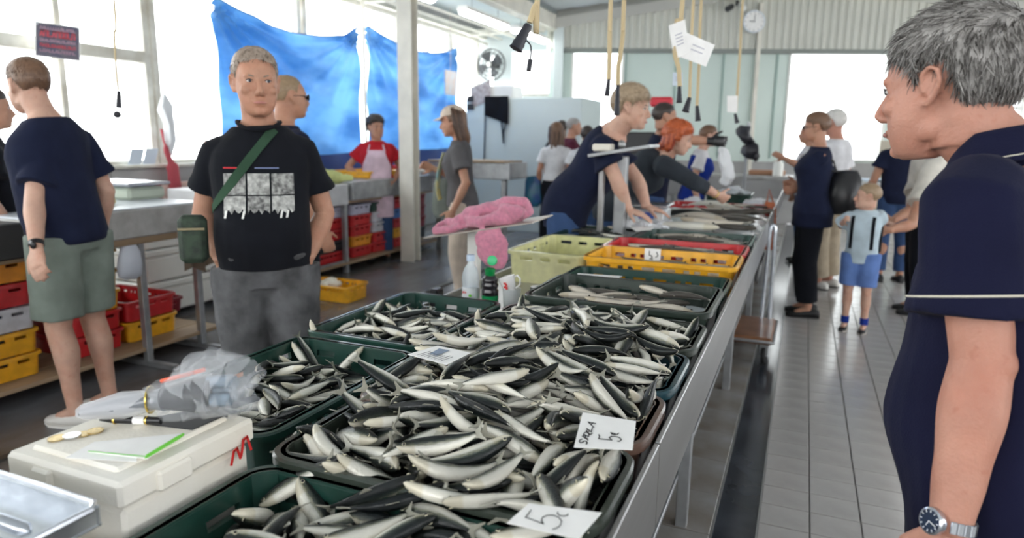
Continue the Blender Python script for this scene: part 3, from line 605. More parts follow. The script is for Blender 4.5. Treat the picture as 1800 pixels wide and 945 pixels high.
FD = np.array([int(k) for k in '''
7 -276 469 968 35 -22 88 -23 6 -320 446 962 48 82 -26 15 0 -280 493 945 38 8 56 73 5 -317 478 947 61 71 1 36 7 -399 441 962 95 -4 27 -15 5 -280 536 968 49 80 -32 -15 7 -333 506 958 4 26 -61 -75 0 -311 540 947 10 -12 -96 -24
7 -431 471 962 10 38 41 82 7 -243 592 943 50 51 66 24 1 -394 486 924 71 -71 0 -2 3 -310 570 932 70 -70 -10 9 7 -435 502 950 83 55 -12 -4 6 -383 523 929 14 -7 -38 91 2 -484 442 928 78 -62 0 -10 2 -462 473 935 18 -16 -78 57
1 -383 545 939 98 -4 -4 -19 0 -474 505 970 46 -57 63 -25 6 -294 624 960 41 60 -56 -40 0 -380 579 962 24 -19 -32 90 2 -296 608 936 68 69 0 24 3 -431 550 957 32 91 -26 -2 4 -547 466 973 97 -10 6 20 4 -341 628 967 57 -70 16 -40
1 -406 602 980 55 83 -8 0 7 -370 613 964 24 -27 -79 49 6 -318 648 968 52 72 -46 4 6 -570 439 953 2 2 -71 -70 6 -442 582 958 98 11 15 -10 0 -514 520 959 21 8 -79 -57 3 -287 651 932 5 30 -95 -5 1 -545 480 950 9 18 69 70
1 -347 663 977 47 18 79 35 2 -402 591 931 36 93 -2 5 6 -396 647 990 3 32 -66 -68 0 -314 682 974 61 71 -35 -3 1 -519 554 972 20 -1 -59 78 1 -480 547 927 67 67 -23 -22 4 -281 702 953 86 -3 -18 -48 6 -586 440 921 68 70 -17 12
1 -292 717 975 81 57 -11 -6 6 -531 508 918 22 -29 -67 64 2 -521 537 927 20 26 62 71 4 -455 645 971 45 81 13 36 3 -565 540 955 42 -35 -70 45 7 -461 613 929 11 10 -70 -70 1 -232 776 982 27 -66 -68 16 1 -538 584 958 67 -62 37 -18
4 -595 485 919 72 65 -19 -14 5 -400 682 943 56 50 -46 -48 5 -270 750 946 25 -82 47 -21 7 -541 626 982 9 19 -92 33 7 -452 687 967 8 -3 -21 97 0 -668 452 933 44 90 -7 -3 7 -500 639 938 12 1 -60 -79 6 -501 664 965 95 8 -28 14
4 -607 533 929 58 72 -11 -35 5 -410 727 964 8 -8 62 -78 0 -655 489 938 59 -43 -64 25 5 -320 767 947 39 62 31 60 0 -385 730 931 2 -12 -81 57 0 -427 702 925 2 0 -71 71 5 -702 435 923 1 12 99 -4 3 -383 768 971 10 0 -21 97
0 -604 576 930 74 -66 6 9 1 -284 827 992 27 26 -66 -65 2 -493 671 925 77 -64 -8 1 1 -604 641 992 1 22 -74 64 3 -601 606 940 68 73 5 -3 5 -690 491 927 53 -44 -61 40 6 -367 796 973 11 -18 -84 50 1 -460 748 966 5 -14 62 77
5 -594 648 965 45 24 -52 -68 3 -655 600 977 7 -41 90 -10 6 -489 745 977 62 68 10 38 1 -663 530 909 42 58 -51 -48 2 -279 869 1010 44 18 36 80 5 -602 636 940 91 40 11 1 1 -366 838 1007 10 27 -88 -38 3 -415 767 933 3 4 64 77
3 -549 681 935 11 21 -86 -46 4 -631 589 913 65 -3 8 -75 3 -257 887 1010 80 -19 -35 -45 5 -308 863 989 31 -84 -24 37 2 -527 747 980 30 31 -57 -70 2 -444 804 985 0 -9 -85 51 7 -690 549 922 39 -61 -66 21 5 -487 748 937 69 68 -18 -16
2 -432 792 947 12 2 -92 -36 6 -294 864 963 13 15 70 -69 2 -433 830 1003 22 14 -79 -55 5 -739 490 906 15 70 -64 -27 0 -568 697 918 61 76 18 15 6 -568 742 965 69 -68 -7 25 0 -561 737 944 5 -13 -71 -69 7 -382 892 1023 36 45 -57 -59
4 -644 672 937 93 34 -3 16 6 -360 891 989 40 -49 -58 52 2 -731 544 903 50 64 -39 -44 1 -509 797 956 14 -10 -13 -98 1 -548 747 924 7 -1 -68 -73 2 -763 500 898 12 68 71 17 2 -529 814 989 82 51 5 27 6 -617 696 909 24 -16 66 -69
1 -435 878 991 72 67 4 17 4 -454 887 1017 31 18 -66 -66 1 -666 709 971 64 -44 36 -52 2 -698 640 926 52 -85 3 11 6 -300 944 1005 51 -9 60 -61 1 -336 905 952 90 14 10 39 1 -285 920 944 6 -42 68 -60 3 -250 944 968 28 -62 -67 -31
6 -600 775 955 24 -19 86 -40 1 -672 699 936 4 13 -47 -87 6 -654 734 959 20 -36 -65 64 1 -575 816 987 90 34 -11 24 4 -728 617 909 17 -35 -77 51 7 -430 896 966 32 20 72 58 7 -327 943 973 87 5 -7 49 1 -416 929 998 76 -63 0 -14
7 -672 697 908 40 88 21 17 7 -281 979 994 24 -71 -65 14 2 -367 940 959 67 70 23 5 1 -471 904 977 88 -8 27 -39 5 -271 981 972 58 65 29 40 0 -496 902 995 28 -36 -67 59 4 -459 934 1017 46 80 28 24 0 -329 983 1008 27 68 64 24
7 -736 693 950 84 -29 -3 -47 1 -682 731 925 10 3 76 64 6 -647 757 910 23 27 -57 -74 4 -508 930 1031 25 16 -35 -89 2 -590 858 990 13 -3 -74 -66 2 -651 786 947 2 30 55 78 7 -702 740 945 29 -45 -56 63 6 -228 1026 1006 27 -66 64 -28
4 -380 967 970 77 -63 -2 9 5 -406 995 1025 78 -60 16 13 4 -543 914 993 68 53 -34 -37 0 -561 924 1022 59 -61 -42 32 5 -300 1032 1000 35 56 -71 -23 2 -326 1003 952 74 -66 2 12 4 -587 882 961 4 -5 -28 96 6 -716 735 898 24 28 -64 -68
3 -741 747 946 30 74 -58 12 4 -516 929 966 37 2 -8 92 4 -428 1000 1005 87 -20 -6 44 4 -357 1022 985 81 41 17 39 2 -763 716 911 52 49 -60 -38 1 -292 1043 974 19 -1 59 -79 3 -506 983 1016 21 12 95 20 4 -624 903 994 23 96 -18 0
0 -724 818 979 17 37 -36 -84 1 -566 927 964 48 78 -36 -17 5 -401 1042 1028 1 -17 -79 -59 6 -456 997 978 30 -43 -58 63 4 -489 1012 1032 18 -5 -88 -43 2 -654 884 975 55 37 -64 -40 7 -387 1029 968 17 -27 70 -63 7 -532 978 980 9 15 58 79
4 -268 1094 1004 2 67 71 -22 6 -481 1041 1046 15 -5 -40 90 7 -735 861 989 75 66 -4 0 5 -601 964 997 60 -10 20 76 5 -307 1102 1014 21 -51 68 -48 2 -540 1016 1026 51 72 41 20 3 -707 893 999 6 19 86 47 4 -444 1050 998 70 63 11 31
4 -349 1105 1025 61 -21 -3 -76 0 -642 945 974 25 3 75 61 6 -519 1022 976 50 77 20 34 1 -317 1113 993 43 -79 -21 38 6 -731 887 974 13 -29 -94 -15 4 -596 1008 1022 14 80 55 -18 5 -585 1026 1044 13 -3 51 -85 5 -274 1140 1015 47 32 -74 -35
0 -310 1141 1024 13 -52 66 -53 4 -438 1097 1020 24 32 -60 -70 3 -677 957 991 4 27 12 -95 6 -519 1084 1048 65 76 -6 -5 1 -593 1046 1048 11 -97 -15 18 1 -636 1006 1017 23 42 -82 -31 2 -712 948 998 89 -38 -6 -23 5 -546 1046 984 82 -21 -22 49
5 -365 1141 1024 24 -83 -27 42 4 -407 1116 997 87 -15 7 -46 7 -740 931 982 12 13 -25 95 4 -477 1098 999 20 28 -77 -54 4 -676 1006 1020 49 0 -11 -86 2 -544 1085 1016 23 -4 50 -84 7 -646 1011 981 28 43 56 65 3 -383 1150 995 54 -67 36 -35
5 -592 1052 981 56 -41 58 -42 5 -555 1103 1034 25 -20 74 -59 3 -624 1073 1049 27 -33 66 -62 2 -244 1188 976 16 71 -68 -5 4 -714 986 979 18 14 80 -56 5 -360 1182 1016 19 19 -91 -31 6 -514 1149 1070 70 -61 -25 26 1 -442 1160 1022 39 -75 -38 37
7 -282 1181 957 42 -16 -40 -80 0 -496 1157 1049 7 16 83 53 3 -608 1090 1014 70 66 20 15 5 -468 1170 1030 70 -50 -39 32 3 -517 1132 987 99 12 -3 3 5 -703 1021 959 14 0 73 -67 1 -658 1091 1035 46 -71 -34 41 7 -700 1049 998 50 35 -61 -50
7 -298 1238 1029 19 -27 -94 -12 4 -707 1063 1030 76 -3 30 57 6 -646 1085 991 60 55 -44 -38 1 -603 1134 1046 46 -87 -14 8 2 -339 1211 974 43 -18 33 -82 0 -741 1026 986 83 54 -3 -12 4 -478 1177 996 27 17 -86 -39 3 -377 1217 992 46 -4 -50 -73
4 -277 1244 989 75 25 6 61 0 -320 1243 1008 53 10 -64 -55 0 -596 1148 1026 80 -58 12 1 2 -272 1232 946 4 44 -87 21 2 -286 1271 1026 60 70 -19 -34 2 -727 1072 1005 53 50 -60 -33 3 -532 1200 1048 85 52 -2 -7 1 -343 1259 1026 76 -49 -5 42
3 -447 1224 1021 3 11 88 47 5 -377 1243 1010 53 -83 16 7 4 -480 1225 1054 84 54 -10 8 4 -542 1187 1021 23 27 -94 -1 5 -288 1250 954 36 -30 43 -78 4 -756 1061 987 42 87 12 -23 6 -226 1298 1022 70 4 20 -68 3 -252 1297 1025 56 44 -56 -41
7 -464 1228 991 30 9 -32 -90 1 -356 1272 1012 61 -70 -2 37 4 -596 1178 1004 49 20 -16 -83 2 -554 1197 987 68 -64 25 -24 0 -666 1149 1011 46 -64 52 -33 1 -753 1112 1049 59 77 21 -15 4 -762 1094 1008 50 -2 35 79 3 -355 1295 1029 95 -5 18 25
5 -463 1264 1034 17 1 -86 -49 5 -647 1167 994 47 -29 -40 73 5 -523 1260 1068 32 -39 58 -64 1 -331 1290 973 67 70 22 -10 5 -275 1306 972 70 60 -35 -18 1 -485 1260 1010 80 -59 -6 13 1 -615 1207 1017 9 -37 82 -42 1 -634 1216 1057 63 -36 40 -56
5 -694 1163 998 55 26 35 71 0 -573 1244 1028 74 60 24 21 0 -743 1147 1009 94 -32 -8 -12 4 -427 1316 1058 6 15 68 71 5 -716 1149 970 67 73 -9 2 0 -373 1323 1021 9 22 -68 -70 1 -375 1320 998 76 -45 -33 34 2 -327 1332 991 78 -47 -2 40
7 -544 1293 1073 48 -9 35 -80 7 -461 1305 1012 26 -1 -37 -89 7 -590 1263 1038 70 65 18 24 6 -742 1172 1014 31 93 -14 14 7 -518 1286 1000 89 39 4 -25 1 -285 1358 999 68 -17 27 -66 7 -417 1343 1050 47 86 -11 -19 4 -648 1232 1007 22 91 -18 -30
5 -769 1170 1031 61 59 18 50 0 -511 1308 1038 4 -9 -70 71 4 -246 1374 995 63 -9 -37 68 7 -618 1262 1014 18 6 -80 57 3 -587 1294 1057 26 -17 63 -71 2 -445 1346 1033 23 45 71 50 6 -745 1198 1012 56 80 -17 13 2 -294 1387 1028 2 7 66 75
6 -611 1270 992 13 -1 -56 -82 6 -388 1378 1052 67 73 2 -11 1 -732 1210 999 38 51 47 61 7 -726 1204 973 9 8 66 74 4 -465 1348 1009 97 13 19 -11 5 -363 1375 995 68 70 17 10 7 -525 1339 1026 13 5 56 81 3 -632 1296 1028 4 -8 -30 -95
0 -532 1358 1061 96 -9 -10 24 1 -721 1241 978 35 94 3 4 7 -760 1239 1023 79 -49 -3 -35 2 -441 1392 1045 61 68 -15 -37 0 -678 1275 987 12 7 -6 -99 1 -501 1358 989 29 -27 -65 65 2 -533 1351 997 34 20 30 87 1 -602 1345 1059 76 -48 -28 34
0 -291 1438 1027 17 13 -82 -54 4 -413 1413 1028 18 -86 48 -3 7 -478 1384 1001 86 50 9 -6 4 -656 1309 992 5 18 -70 -69 2 -347 1432 1012 48 6 -35 -80 0 -427 1415 1001 11 -14 -63 76 0 -654 1337 1025 46 -87 -11 15 7 -701 1310 1016 42 -32 18 -83
2 -291 1466 1029 28 94 21 -6 7 -612 1352 994 33 86 -37 -11 0 -325 1457 980 26 -27 -56 74 5 -720 1332 1046 30 13 -58 -74 3 -286 1473 996 56 66 42 29 6 -381 1452 985 16 14 60 77 5 -567 1413 1049 21 4 -79 -58 2 -738 1304 971 4 40 -88 -26
3 -692 1365 1068 21 24 -78 -55 1 -610 1395 1042 81 57 -4 -14 5 -429 1446 992 5 -20 -87 45 2 -559 1412 1020 100 4 6 0 6 -242 1482 967 44 -55 70 10 3 -657 1376 1018 72 -67 -6 -15 5 -384 1485 1045 17 -20 66 -70 7 -417 1471 1022 3 -21 -61 -76
1 -622 1396 1018 10 -16 -79 59 4 -487 1452 1021 54 -69 25 -41 2 -751 1350 1051 22 18 -73 -62 7 -714 1355 999 62 -71 -23 -26 5 -372 1499 1024 60 51 -46 -41 4 -766 1334 988 11 -51 -56 64 4 -731 1367 1021 48 17 -29 -81 7 -533 1448 993 88 -30 10 -34
4 -1033 1080 850 40 34 -65 -55 4 -285 1521 974 18 22 -81 -51 5 -620 1436 1022 90 42 -7 5 3 -390 1508 998 67 -73 -6 10 3 -598 1445 993 52 50 48 49 7 -333 1539 1012 47 61 -52 -37 1 -476 1508 1029 18 -22 72 -63 4 -297 1553 1014 9 78 -62 -11
1 -688 1418 994 91 39 4 14 0 -478 1513 1009 66 -57 31 -39 0 -532 1497 1015 63 57 32 42 3 -332 1547 981 10 10 -67 -73 0 -642 1459 1002 62 74 -5 26 5 -296 1552 952 37 12 -63 -68 6 -465 1522 983 75 66 1 0 7 -538 1520 1039 80 3 0 60
3 -1142 1028 828 34 -94 6 -4 0 -625 1490 1038 56 57 -46 -38 2 -1122 1059 829 74 -67 -6 -4 2 -350 1583 1036 50 -48 55 -46 4 -1100 1098 846 15 -7 78 -60 6 -466 1548 1015 31 35 56 68 7 -754 1433 1012 37 3 74 56 0 -429 1569 1034 15 -52 63 -56
4 -406 1583 1055 79 61 -3 -4 7 -284 1606 1036 72 63 -16 -25 0 -371 1573 981 41 -83 -27 27 5 -300 1583 966 0 -17 97 -19 4 -1075 1142 850 15 14 -62 -76 7 -468 1552 992 65 76 1 3 0 -493 1560 1041 57 -64 33 -40 4 -553 1536 1018 29 40 -80 -34
1 -574 1521 992 32 -86 38 -10 0 -660 1498 1003 59 -56 13 -57 3 -689 1490 1013 44 19 62 62 3 -803 1428 1003 44 57 -38 -58 6 -592 1549 1061 68 -53 38 -33 5 -726 1478 1015 58 -56 44 -39 5 -607 1543 1038 33 -59 50 -54 6 -777 1461 1023 28 74 -61 5
5 -396 1610 1028 40 -22 -70 55 6 -402 1618 1057 71 70 -1 0 1 -385 1605 994 15 13 71 68 6 -576 1556 1021 19 83 50 14 4 -637 1529 987 9 -70 -69 18 0 -427 1602 976 4 19 72 66 1 -690 1525 1020 45 -88 16 -4 2 -706 1503 975 38 52 -64 -42
7 -763 1482 995 66 45 -59 -11 6 -336 1641 1021 1 6 66 75 4 -499 1589 985 2 -20 -98 2 3 -1174 1103 832 23 -92 -32 4 1 -304 1631 949 0 -24 -72 -65 3 -1131 1158 841 98 12 -9 9 6 -594 1584 1046 49 -85 -15 8 4 -387 1651 1062 56 82 7 1
6 -305 1664 1042 22 96 -11 -10 2 -754 1489 963 33 37 -72 -49 0 -1106 1198 854 61 76 -3 24 0 -466 1617 1004 29 -8 -44 85 7 -1016 1279 856 16 -67 -70 17 5 -266 1667 1016 40 -29 -72 49 3 -583 1579 990 81 58 1 -11 3 -321 1653 992 16 44 32 83
7 -673 1551 1006 57 -80 -8 -16 7 -495 1630 1046 76 36 -22 -49 5 -1090 1223 842 69 -62 24 -28 2 -283 1674 994 56 45 -54 -44 1 -747 1521 979 38 21 68 58 0 -455 1648 1028 73 -66 -13 12 4 -1221 1100 830 36 27 -45 -77 7 -597 1610 1047 2 -18 97 14
6 -714 1559 1025 20 10 73 65 0 -446 1656 1010 34 39 60 61 2 -401 1667 995 78 -33 32 -44 3 -376 1678 997 84 -6 3 -54 5 -1159 1215 860 24 30 74 56 6 -1255 1110 848 51 82 -21 14 3 -1149 1236 876 29 6 15 94 3 -551 1640 1004 13 97 -19 -3
4 -1294 1062 834 39 19 70 57 1 -1054 1308 846 54 -50 43 -52 7 -519 1646 977 74 67 -3 1 7 -639 1608 984 23 -17 69 -66 5 -332 1709 1009 77 62 -7 -10 5 -537 1662 1029 27 -24 68 -64 3 -623 1636 1045 89 -32 5 33 3 -738 1572 992 16 -28 75 -58
5 -454 1693 1046 13 -22 -71 66 1 -597 1653 1063 72 68 11 -10 7 -1287 1098 850 38 17 40 82 7 -285 1724 1016 52 83 -18 -5 3 -628 1633 1016 62 -77 15 -3 4 -698 1611 1027 11 -6 -27 -96 7 -1136 1265 853 12 2 60 -79 2 -1197 1206 836 31 -95 -8 1
5 -1230 1170 831 5 12 -67 -73 3 -505 1699 1061 3 88 -46 -8 6 -1248 1166 853 9 13 79 -60 6 -1271 1139 843 12 -5 52 84 5 -357 1733 1026 56 -75 27 -22 0 -742 1600 1004 17 6 87 46 3 -783 1582 984 67 49 54 9 2 -631 1668 1049 63 73 19 17
7 -489 1702 996 67 70 5 -24 5 -1141 1296 858 18 -9 -71 -67 3 -455 1730 1048 17 17 57 79 5 -523 1695 990 13 32 86 37 7 -294 1753 1000 4 4 78 62 0 -456 1711 964 67 -74 -7 7 6 -608 1674 994 7 -8 -72 -68 1 -750 1624 1024 18 19 -57 -78
5 -722 1633 1005 18 28 55 77 0 -1121 1338 873 46 49 -54 -50 7 -463 1733 1006 17 95 2 27 5 -662 1673 1022 68 -72 2 9 4 -1126 1332 847 1 13 -97 -20 7 -749 1631 980 23 40 53 71 7 -1060 1402 858 71 63 -10 -29 2 -649 1694 1041 2 -31 86 -42
6 -587 1714 1029 60 70 30 27 1 -257 1792 1011 29 44 -83 -19 3 -714 1659 996 7 -27 -93 23 4 -1222 1259 836 9 -52 84 -11 7 -1217 1290 866 8 12 -67 73 3 -420 1769 991 7 14 -65 -75 1 -1277 1233 842 77 56 3 29 4 -466 1772 1017 70 -54 -10 45
5 -537 1751 1010 28 29 -67 -62 4 -295 1798 978 46 -84 16 -24 3 -725 1691 1041 3 -6 76 -65 5 -616 1725 992 15 -8 -43 89 4 -1174 1359 872 52 51 -55 -41 6 -1117 1392 838 61 -67 -33 26 1 -369 1794 967 67 43 -52 -31 6 -670 1717 1008 58 80 -13 -11
7 -484 1766 963 66 -74 -1 -4 4 -360 1805 991 13 10 97 20 5 -391 1809 1025 64 67 -27 -25 7 -669 1728 1035 10 9 -95 29 7 -282 1813 939 43 -6 -52 74 7 -730 1708 1006 93 -30 -2 -21 3 -1130 1414 854 39 -24 59 -67 1 -697 1721 991 58 60 -37 -40
4 -256 1837 970 76 -23 54 -30 2 -807 1680 1003 63 -34 -33 -62 0 -1332 1240 835 57 -39 35 -64 6 -1185 1380 831 62 -69 -29 25 6 -473 1799 955 74 66 -12 -9 6 -617 1778 1031 7 10 96 23 0 -462 1809 972 2 -2 -80 -60 6 -504 1807 994 18 14 -82 -52
1 -672 1757 1009 0 0 -72 -69 2 -362 1842 990 13 -8 51 84 5 -677 1761 1027 62 -79 3 2 3 -1262 1325 839 71 68 -16 6 6 -1206 1383 849 36 -33 39 -78 3 -516 1825 1021 15 21 -50 -82 4 -561 1798 967 27 1 39 88 2 -351 1853 971 79 56 -20 -12
0 -1107 1473 834 73 67 -6 9 1 -482 1835 1007 28 2 67 68 4 -633 1782 982 7 50 81 -31 1 -1304 1312 849 43 -34 -70 46 3 -450 1835 958 3 -4 -79 -61 5 -1166 1445 849 67 71 -3 23 7 -568 1832 1045 57 63 -35 -39 2 -1045 1536 839 37 87 -33 -3
2 -308 1867 938 74 66 -9 -7 5 -437 1862 1000 75 42 -31 -40 3 -560 1826 988 8 -40 66 -63 7 -354 1880 981 8 -13 -74 65 5 -701 1789 1008 9 -6 -72 -68 0 -1206 1437 855 0 -18 -74 65 3 -1287 1362 847 44 16 71 52 1 -533 1851 1024 57 80 17 12
7 -305 1891 970 13 -18 -96 16 5 -1125 1500 840 94 -28 -9 14 6 -430 1864 950 1 6 69 -72 5 -1270 1396 862 70 71 -4 6 5 -803 1760 1007 24 -68 -44 54 0 -1268 1416 876 63 -75 -4 -19 4 -396 1899 1006 33 67 52 41 1 -1243 1443 867 66 72 -1 18
6 -288 1911 957 34 85 -29 -28 5 -1141 1522 856 68 42 54 26 0 -639 1849 1035 64 42 43 49 1 -591 1864 1029 16 31 -74 -58 2 -245 1920 932 31 61 -51 -52 2 -1192 1497 856 26 25 91 19 5 -748 1815 1028 44 -66 42 -45 3 -728 1809 973 42 -23 15 -86
6 -606 1860 994 66 30 -54 -43 1 -684 1824 958 29 40 -82 -30 3 -1282 1414 832 44 17 33 82 1 -250 1935 968 47 66 10 58 4 -508 1885 967 94 -10 -10 -30 7 -743 1800 949 16 22 69 67 6 -1334 1374 842 60 -41 42 -55 6 -1216 1483 840 32 92 -20 -9
1 -567 1877 980 57 -76 -26 13 5 -421 1921 995 24 -20 -62 -72 1 -1263 1438 823 34 -35 -60 64 7 -632 1867 1009 26 47 -70 -47 5 -1166 1540 869 65 -54 -54 9 3 -302 1928 933 32 15 -66 -66 6 -407 1922 963 70 -65 29 7 2 -505 1916 1005 60 67 -34 -27
3 -1331 1422 877 62 -46 19 -61 3 -452 1918 950 66 -71 -16 18 6 -807 1800 957 56 -47 11 -68 7 -1297 1458 876 46 59 61 24 0 -706 1863 1020 48 39 -55 -56 0 -465 1927 971 70 34 48 40 1 -1225 1501 818 42 -44 -54 58 2 -1177 1542 822 16 -23 -67 69
4 -583 1907 1003 16 -40 -61 66 7 -678 1872 983 46 85 -18 -20 1 -779 1834 982 35 55 53 55 4 -298 1962 953 64 74 1 18 7 -1273 1482 845 94 27 -16 -12 2 -431 1954 994 16 -15 -90 -39 4 -724 1862 976 27 11 82 50 1 -630 1895 968 34 -14 -67 64
1 -306 1980 989 12 4 -97 -19 3 -651 1901 1008 62 61 39 31 7 -558 1934 1012 37 -24 -64 62 0 -399 1960 955 14 16 -73 65 7 -576 1927 967 81 -31 26 -42 4 -383 1979 978 36 86 20 -29 7 -770 1850 934 18 -88 -43 3 5 -544 1947 988 62 78 -9 -9
0 -440 1960 939 66 -71 -18 15 6 -1069 1699 914 62 49 -44 43 3 -633 1920 949 66 -72 -17 15 5 -1017 1744 914 56 42 -48 -53 3 -718 1903 959 5 24 93 -28 4 -492 1977 969 17 4 -8 -98 0 -1301 1533 862 25 -29 -68 -63 3 -1246 1567 834 17 7 26 -95
6 -656 1948 998 16 -21 69 -68 2 -1325 1520 845 56 29 -71 -32 1 -699 1926 938 72 66 7 17 3 -1053 1748 904 31 60 62 40 7 -569 1972 945 9 -8 -68 73 5 -1136 1691 885 8 -26 40 88 1 -668 1949 964 82 49 21 21 6 -709 1951 996 10 18 -97 -11
3 -1072 1744 874 12 51 48 70 0 -1319 1568 873 54 67 36 -36 2 -1122 1730 911 22 23 -51 -80 5 -694 1960 965 30 -13 12 -94 0 -754 1945 968 8 30 -77 -56 4 -803 1933 987 46 51 29 66 4 -803 1920 925 44 54 -57 -44 5 -707 1966 933 68 -73 -2 0
5 -1124 1741 871 36 -32 80 -35 2 -1171 1731 916 48 79 26 29 0 -1033 1812 898 65 -23 -19 70 0 -721 1984 987 11 14 54 -83 7 -721 1981 955 14 10 -1 -99 4 -1080 1826 932 10 33 -85 -39 5 -1168 1752 864 22 10 -42 -88 3 -1214 1740 901 68 -63 38 -3
3 -1086 1824 899 72 -61 28 -16 4 -1152 1793 894 24 -76 56 -21 7 -1080 1833 869 15 36 -82 -40 6 -1116 1834 922 65 64 20 35 4 -1196 1780 913 65 32 -52 -45 5 -1225 1757 878 30 5 -72 -62 5 -1273 1717 857 7 -26 -92 28 7 -1314 1709 859 94 22 -7 -24
6 -1280 1748 871 23 -24 -42 84 2 -1372 1690 908 58 -11 -71 -39 5 -1034 1914 902 38 60 70 11 4 -1093 1876 878 71 -65 -11 24 0 -1277 1763 892 18 -18 69 -68 5 -1104 1894 910 8 20 71 67 2 -1137 1881 930 18 6 94 28 6 -1204 1839 929 58 -79 16 -10
7 -1255 1796 870 97 -23 -3 -3 5 -1233 1824 909 45 50 62 40 7 -1297 1804 928 24 -95 -18 -2 2 -1175 1881 894 16 -8 67 -72 3 -1211 1872 921 98 -13 5 -17 5 -1297 1810 903 60 58 -45 -32 5 -1101 1943 917 25 23 65 68 0 -1094 1941 891 24 -14 -71 65
3 -1264 1834 882 92 -34 11 -14 4 -1020 1998 922 36 63 63 26 5 -1143 1928 876 30 -31 67 -60 6 -1066 1981 893 59 -75 12 -28 3 -1351 1806 892 45 51 -6 -73 3 -1061 1983 867 5 -45 87 -19 7 -1100 1978 905 26 -6 13 96 3 -1169 1944 904 70 -70 8 -12
2 -1205 1927 920 1 -25 67 69 5 -1274 1873 876 11 -1 92 -38 5 -1336 1841 887 89 38 8 -24 5 -1374 1827 925 49 -60 -53 34 0 -1326 1863 918 0 22 92 -33 3 -1304 1883 915 61 67 -22 -36 1 -1106 2009 922 61 -68 -22 35 6 -1046 2042 916 43 32 -66 -52
2 -1233 1927 886 1 12 71 -69 1 -1234 1953 915 97 -5 -22 4 1 -1094 2051 934 18 19 76 60 7 -1105 2042 894 38 87 -29 -13 1 -1135 2029 875 64 65 32 24 4 -1236 1982 906 5 7 -19 -98 4 -1320 1926 895 57 82 4 4 4 -1152 2043 926 17 -3 46 87
5 -1065 2092 907 30 26 -72 -57 6 -1321 1950 930 2 99 -13 -8 1 -1275 1968 879 3 7 70 71 3 -1222 2015 920 91 -36 -9 -17 1 -1180 2034 897 12 -1 -55 83 0 -1078 2099 928 6 6 -68 72 6 -1334 1946 864 25 -39 -68 57 7 -1034 2123 860 26 66 59 39
6 -1239 2045 937 23 -11 75 -61 7 -1229 2036 881 67 63 -30 -24 4 -1318 1994 904 35 -23 35 84 7 -1083 2124 866 41 14 -66 -61 4 -1213 2082 916 8 -8 -55 -83 3 -1303 2023 878 13 18 67 71 4 -1185 2112 930 89 44 9 0 6 -1196 2090 873 9 -6 -66 74
2 -1109 2149 908 53 -45 40 -60 4 -1329 2029 935 64 61 30 35 0 -1235 2077 892 84 53 -7 -10 5 -1323 2031 910 9 11 -70 -70 3 -1382 2000 928 20 70 50 47 5 -1125 2141 868 41 -51 50 -56 0 -1075 2180 895 58 -76 -28 10 0 -1306 2063 891 93 -33 -11 -5
3 -1205 2130 908 12 15 -71 -68 5 -1317 2072 918 24 13 -23 -93 2 -1072 2211 916 72 66 -21 -2 1 -1162 2151 867 50 33 -63 -50 5 -1310 2069 868 67 66 -30 -16 5 -1170 2164 892 24 45 70 50 7 -1124 2193 876 3 -1 -55 83 2 -1320 2099 915 20 -9 -61 -76
2 -1204 2169 880 59 43 -41 -54 1 -1113 2215 867 12 98 -6 -13 0 -1290 2138 912 8 -10 -51 -85 0 -1353 2105 907 24 -41 74 -48 1 -1247 2177 895 42 -73 53 -7 3 -1111 2240 856 95 31 3 0 5 -1143 2240 888 6 -5 -92 -38 5 -1266 2179 882 46 -45 50 -58
7 -1214 2209 860 15 -22 59 -76 4 -1344 2146 882 4 -36 -76 -53 7 -1289 2185 868 42 68 59 9 5 -1316 2194 882 77 52 -37 7 1 -1308 2241 864 13 -10 83 54
'''.split()]).reshape(-1, 8)
CB = [(.83, 'nearest dark green crate', -.80, .42), (1.104, 'second, grey-green crate', -.80, .84), (1.405, 'brown crate', -.82, 1.11), (1.73, 'dark teal crate', -.82, 1.42), (3, 'far grey-green crate', -.84, 1.74)]
def crate_of(x, y):
    if x < -.9: return ('left crate by the foam box', -1.37, -.965, 1.0, 1.6) if y < 1.63 else ('left crate by the water bottle', -1.405, -1.0, 1.665, 2.27)
    for y1, nm, x0, y0 in CB:
        if y < y1: return (nm, x0, -.208, y0, min(y1, 2.02))
def fish_label(x, y, q, v):
    nm, x0, x1, y0, y1 = crate_of(x, y)
    u = (x - x0) / (x1 - x0); w_ = (y - y0) / (y1 - y0)
    k = int(u * 5); place = ('left end', 'left part', 'middle', 'right part', 'right end')[max(0, min(4, k))]
    row = 'front' if w_ < .4 else ('back' if w_ > .68 else 'centre')
    h = q @ Vector((1, 0, 0)); bk = q @ Vector((0, 0, 1))
    hd = 'head left' if h.x < -.7 else 'head right' if h.x > .7 else ('head away' if h.y > 0 else 'head towards us')
    side = 'dark back up' if bk.z > .5 else 'pale belly up' if bk.z < -.5 else 'on its side'
    lb = 'sardine %s, %s, %s %s, %s' % (side, hd, row, place, nm)
    if len(lb.split()) < 16: lb = ('straight', 'straight', 'curved', 'curved', 'curved', 'wavy', 'wavy', 'curved')[v] + ' ' + lb
    return lb, 'sardines in the ' + nm
restV = []; restF = []; restU = []; nf = 0
frnd = random.Random(11)
low = [fish_body(bd, sb, 6, rings=(0, 2, 4, 6, 8, 9)) for bd, sb in BENDS]; lowt = [fish_tail(bd, sb) for bd, sb in BENDS]
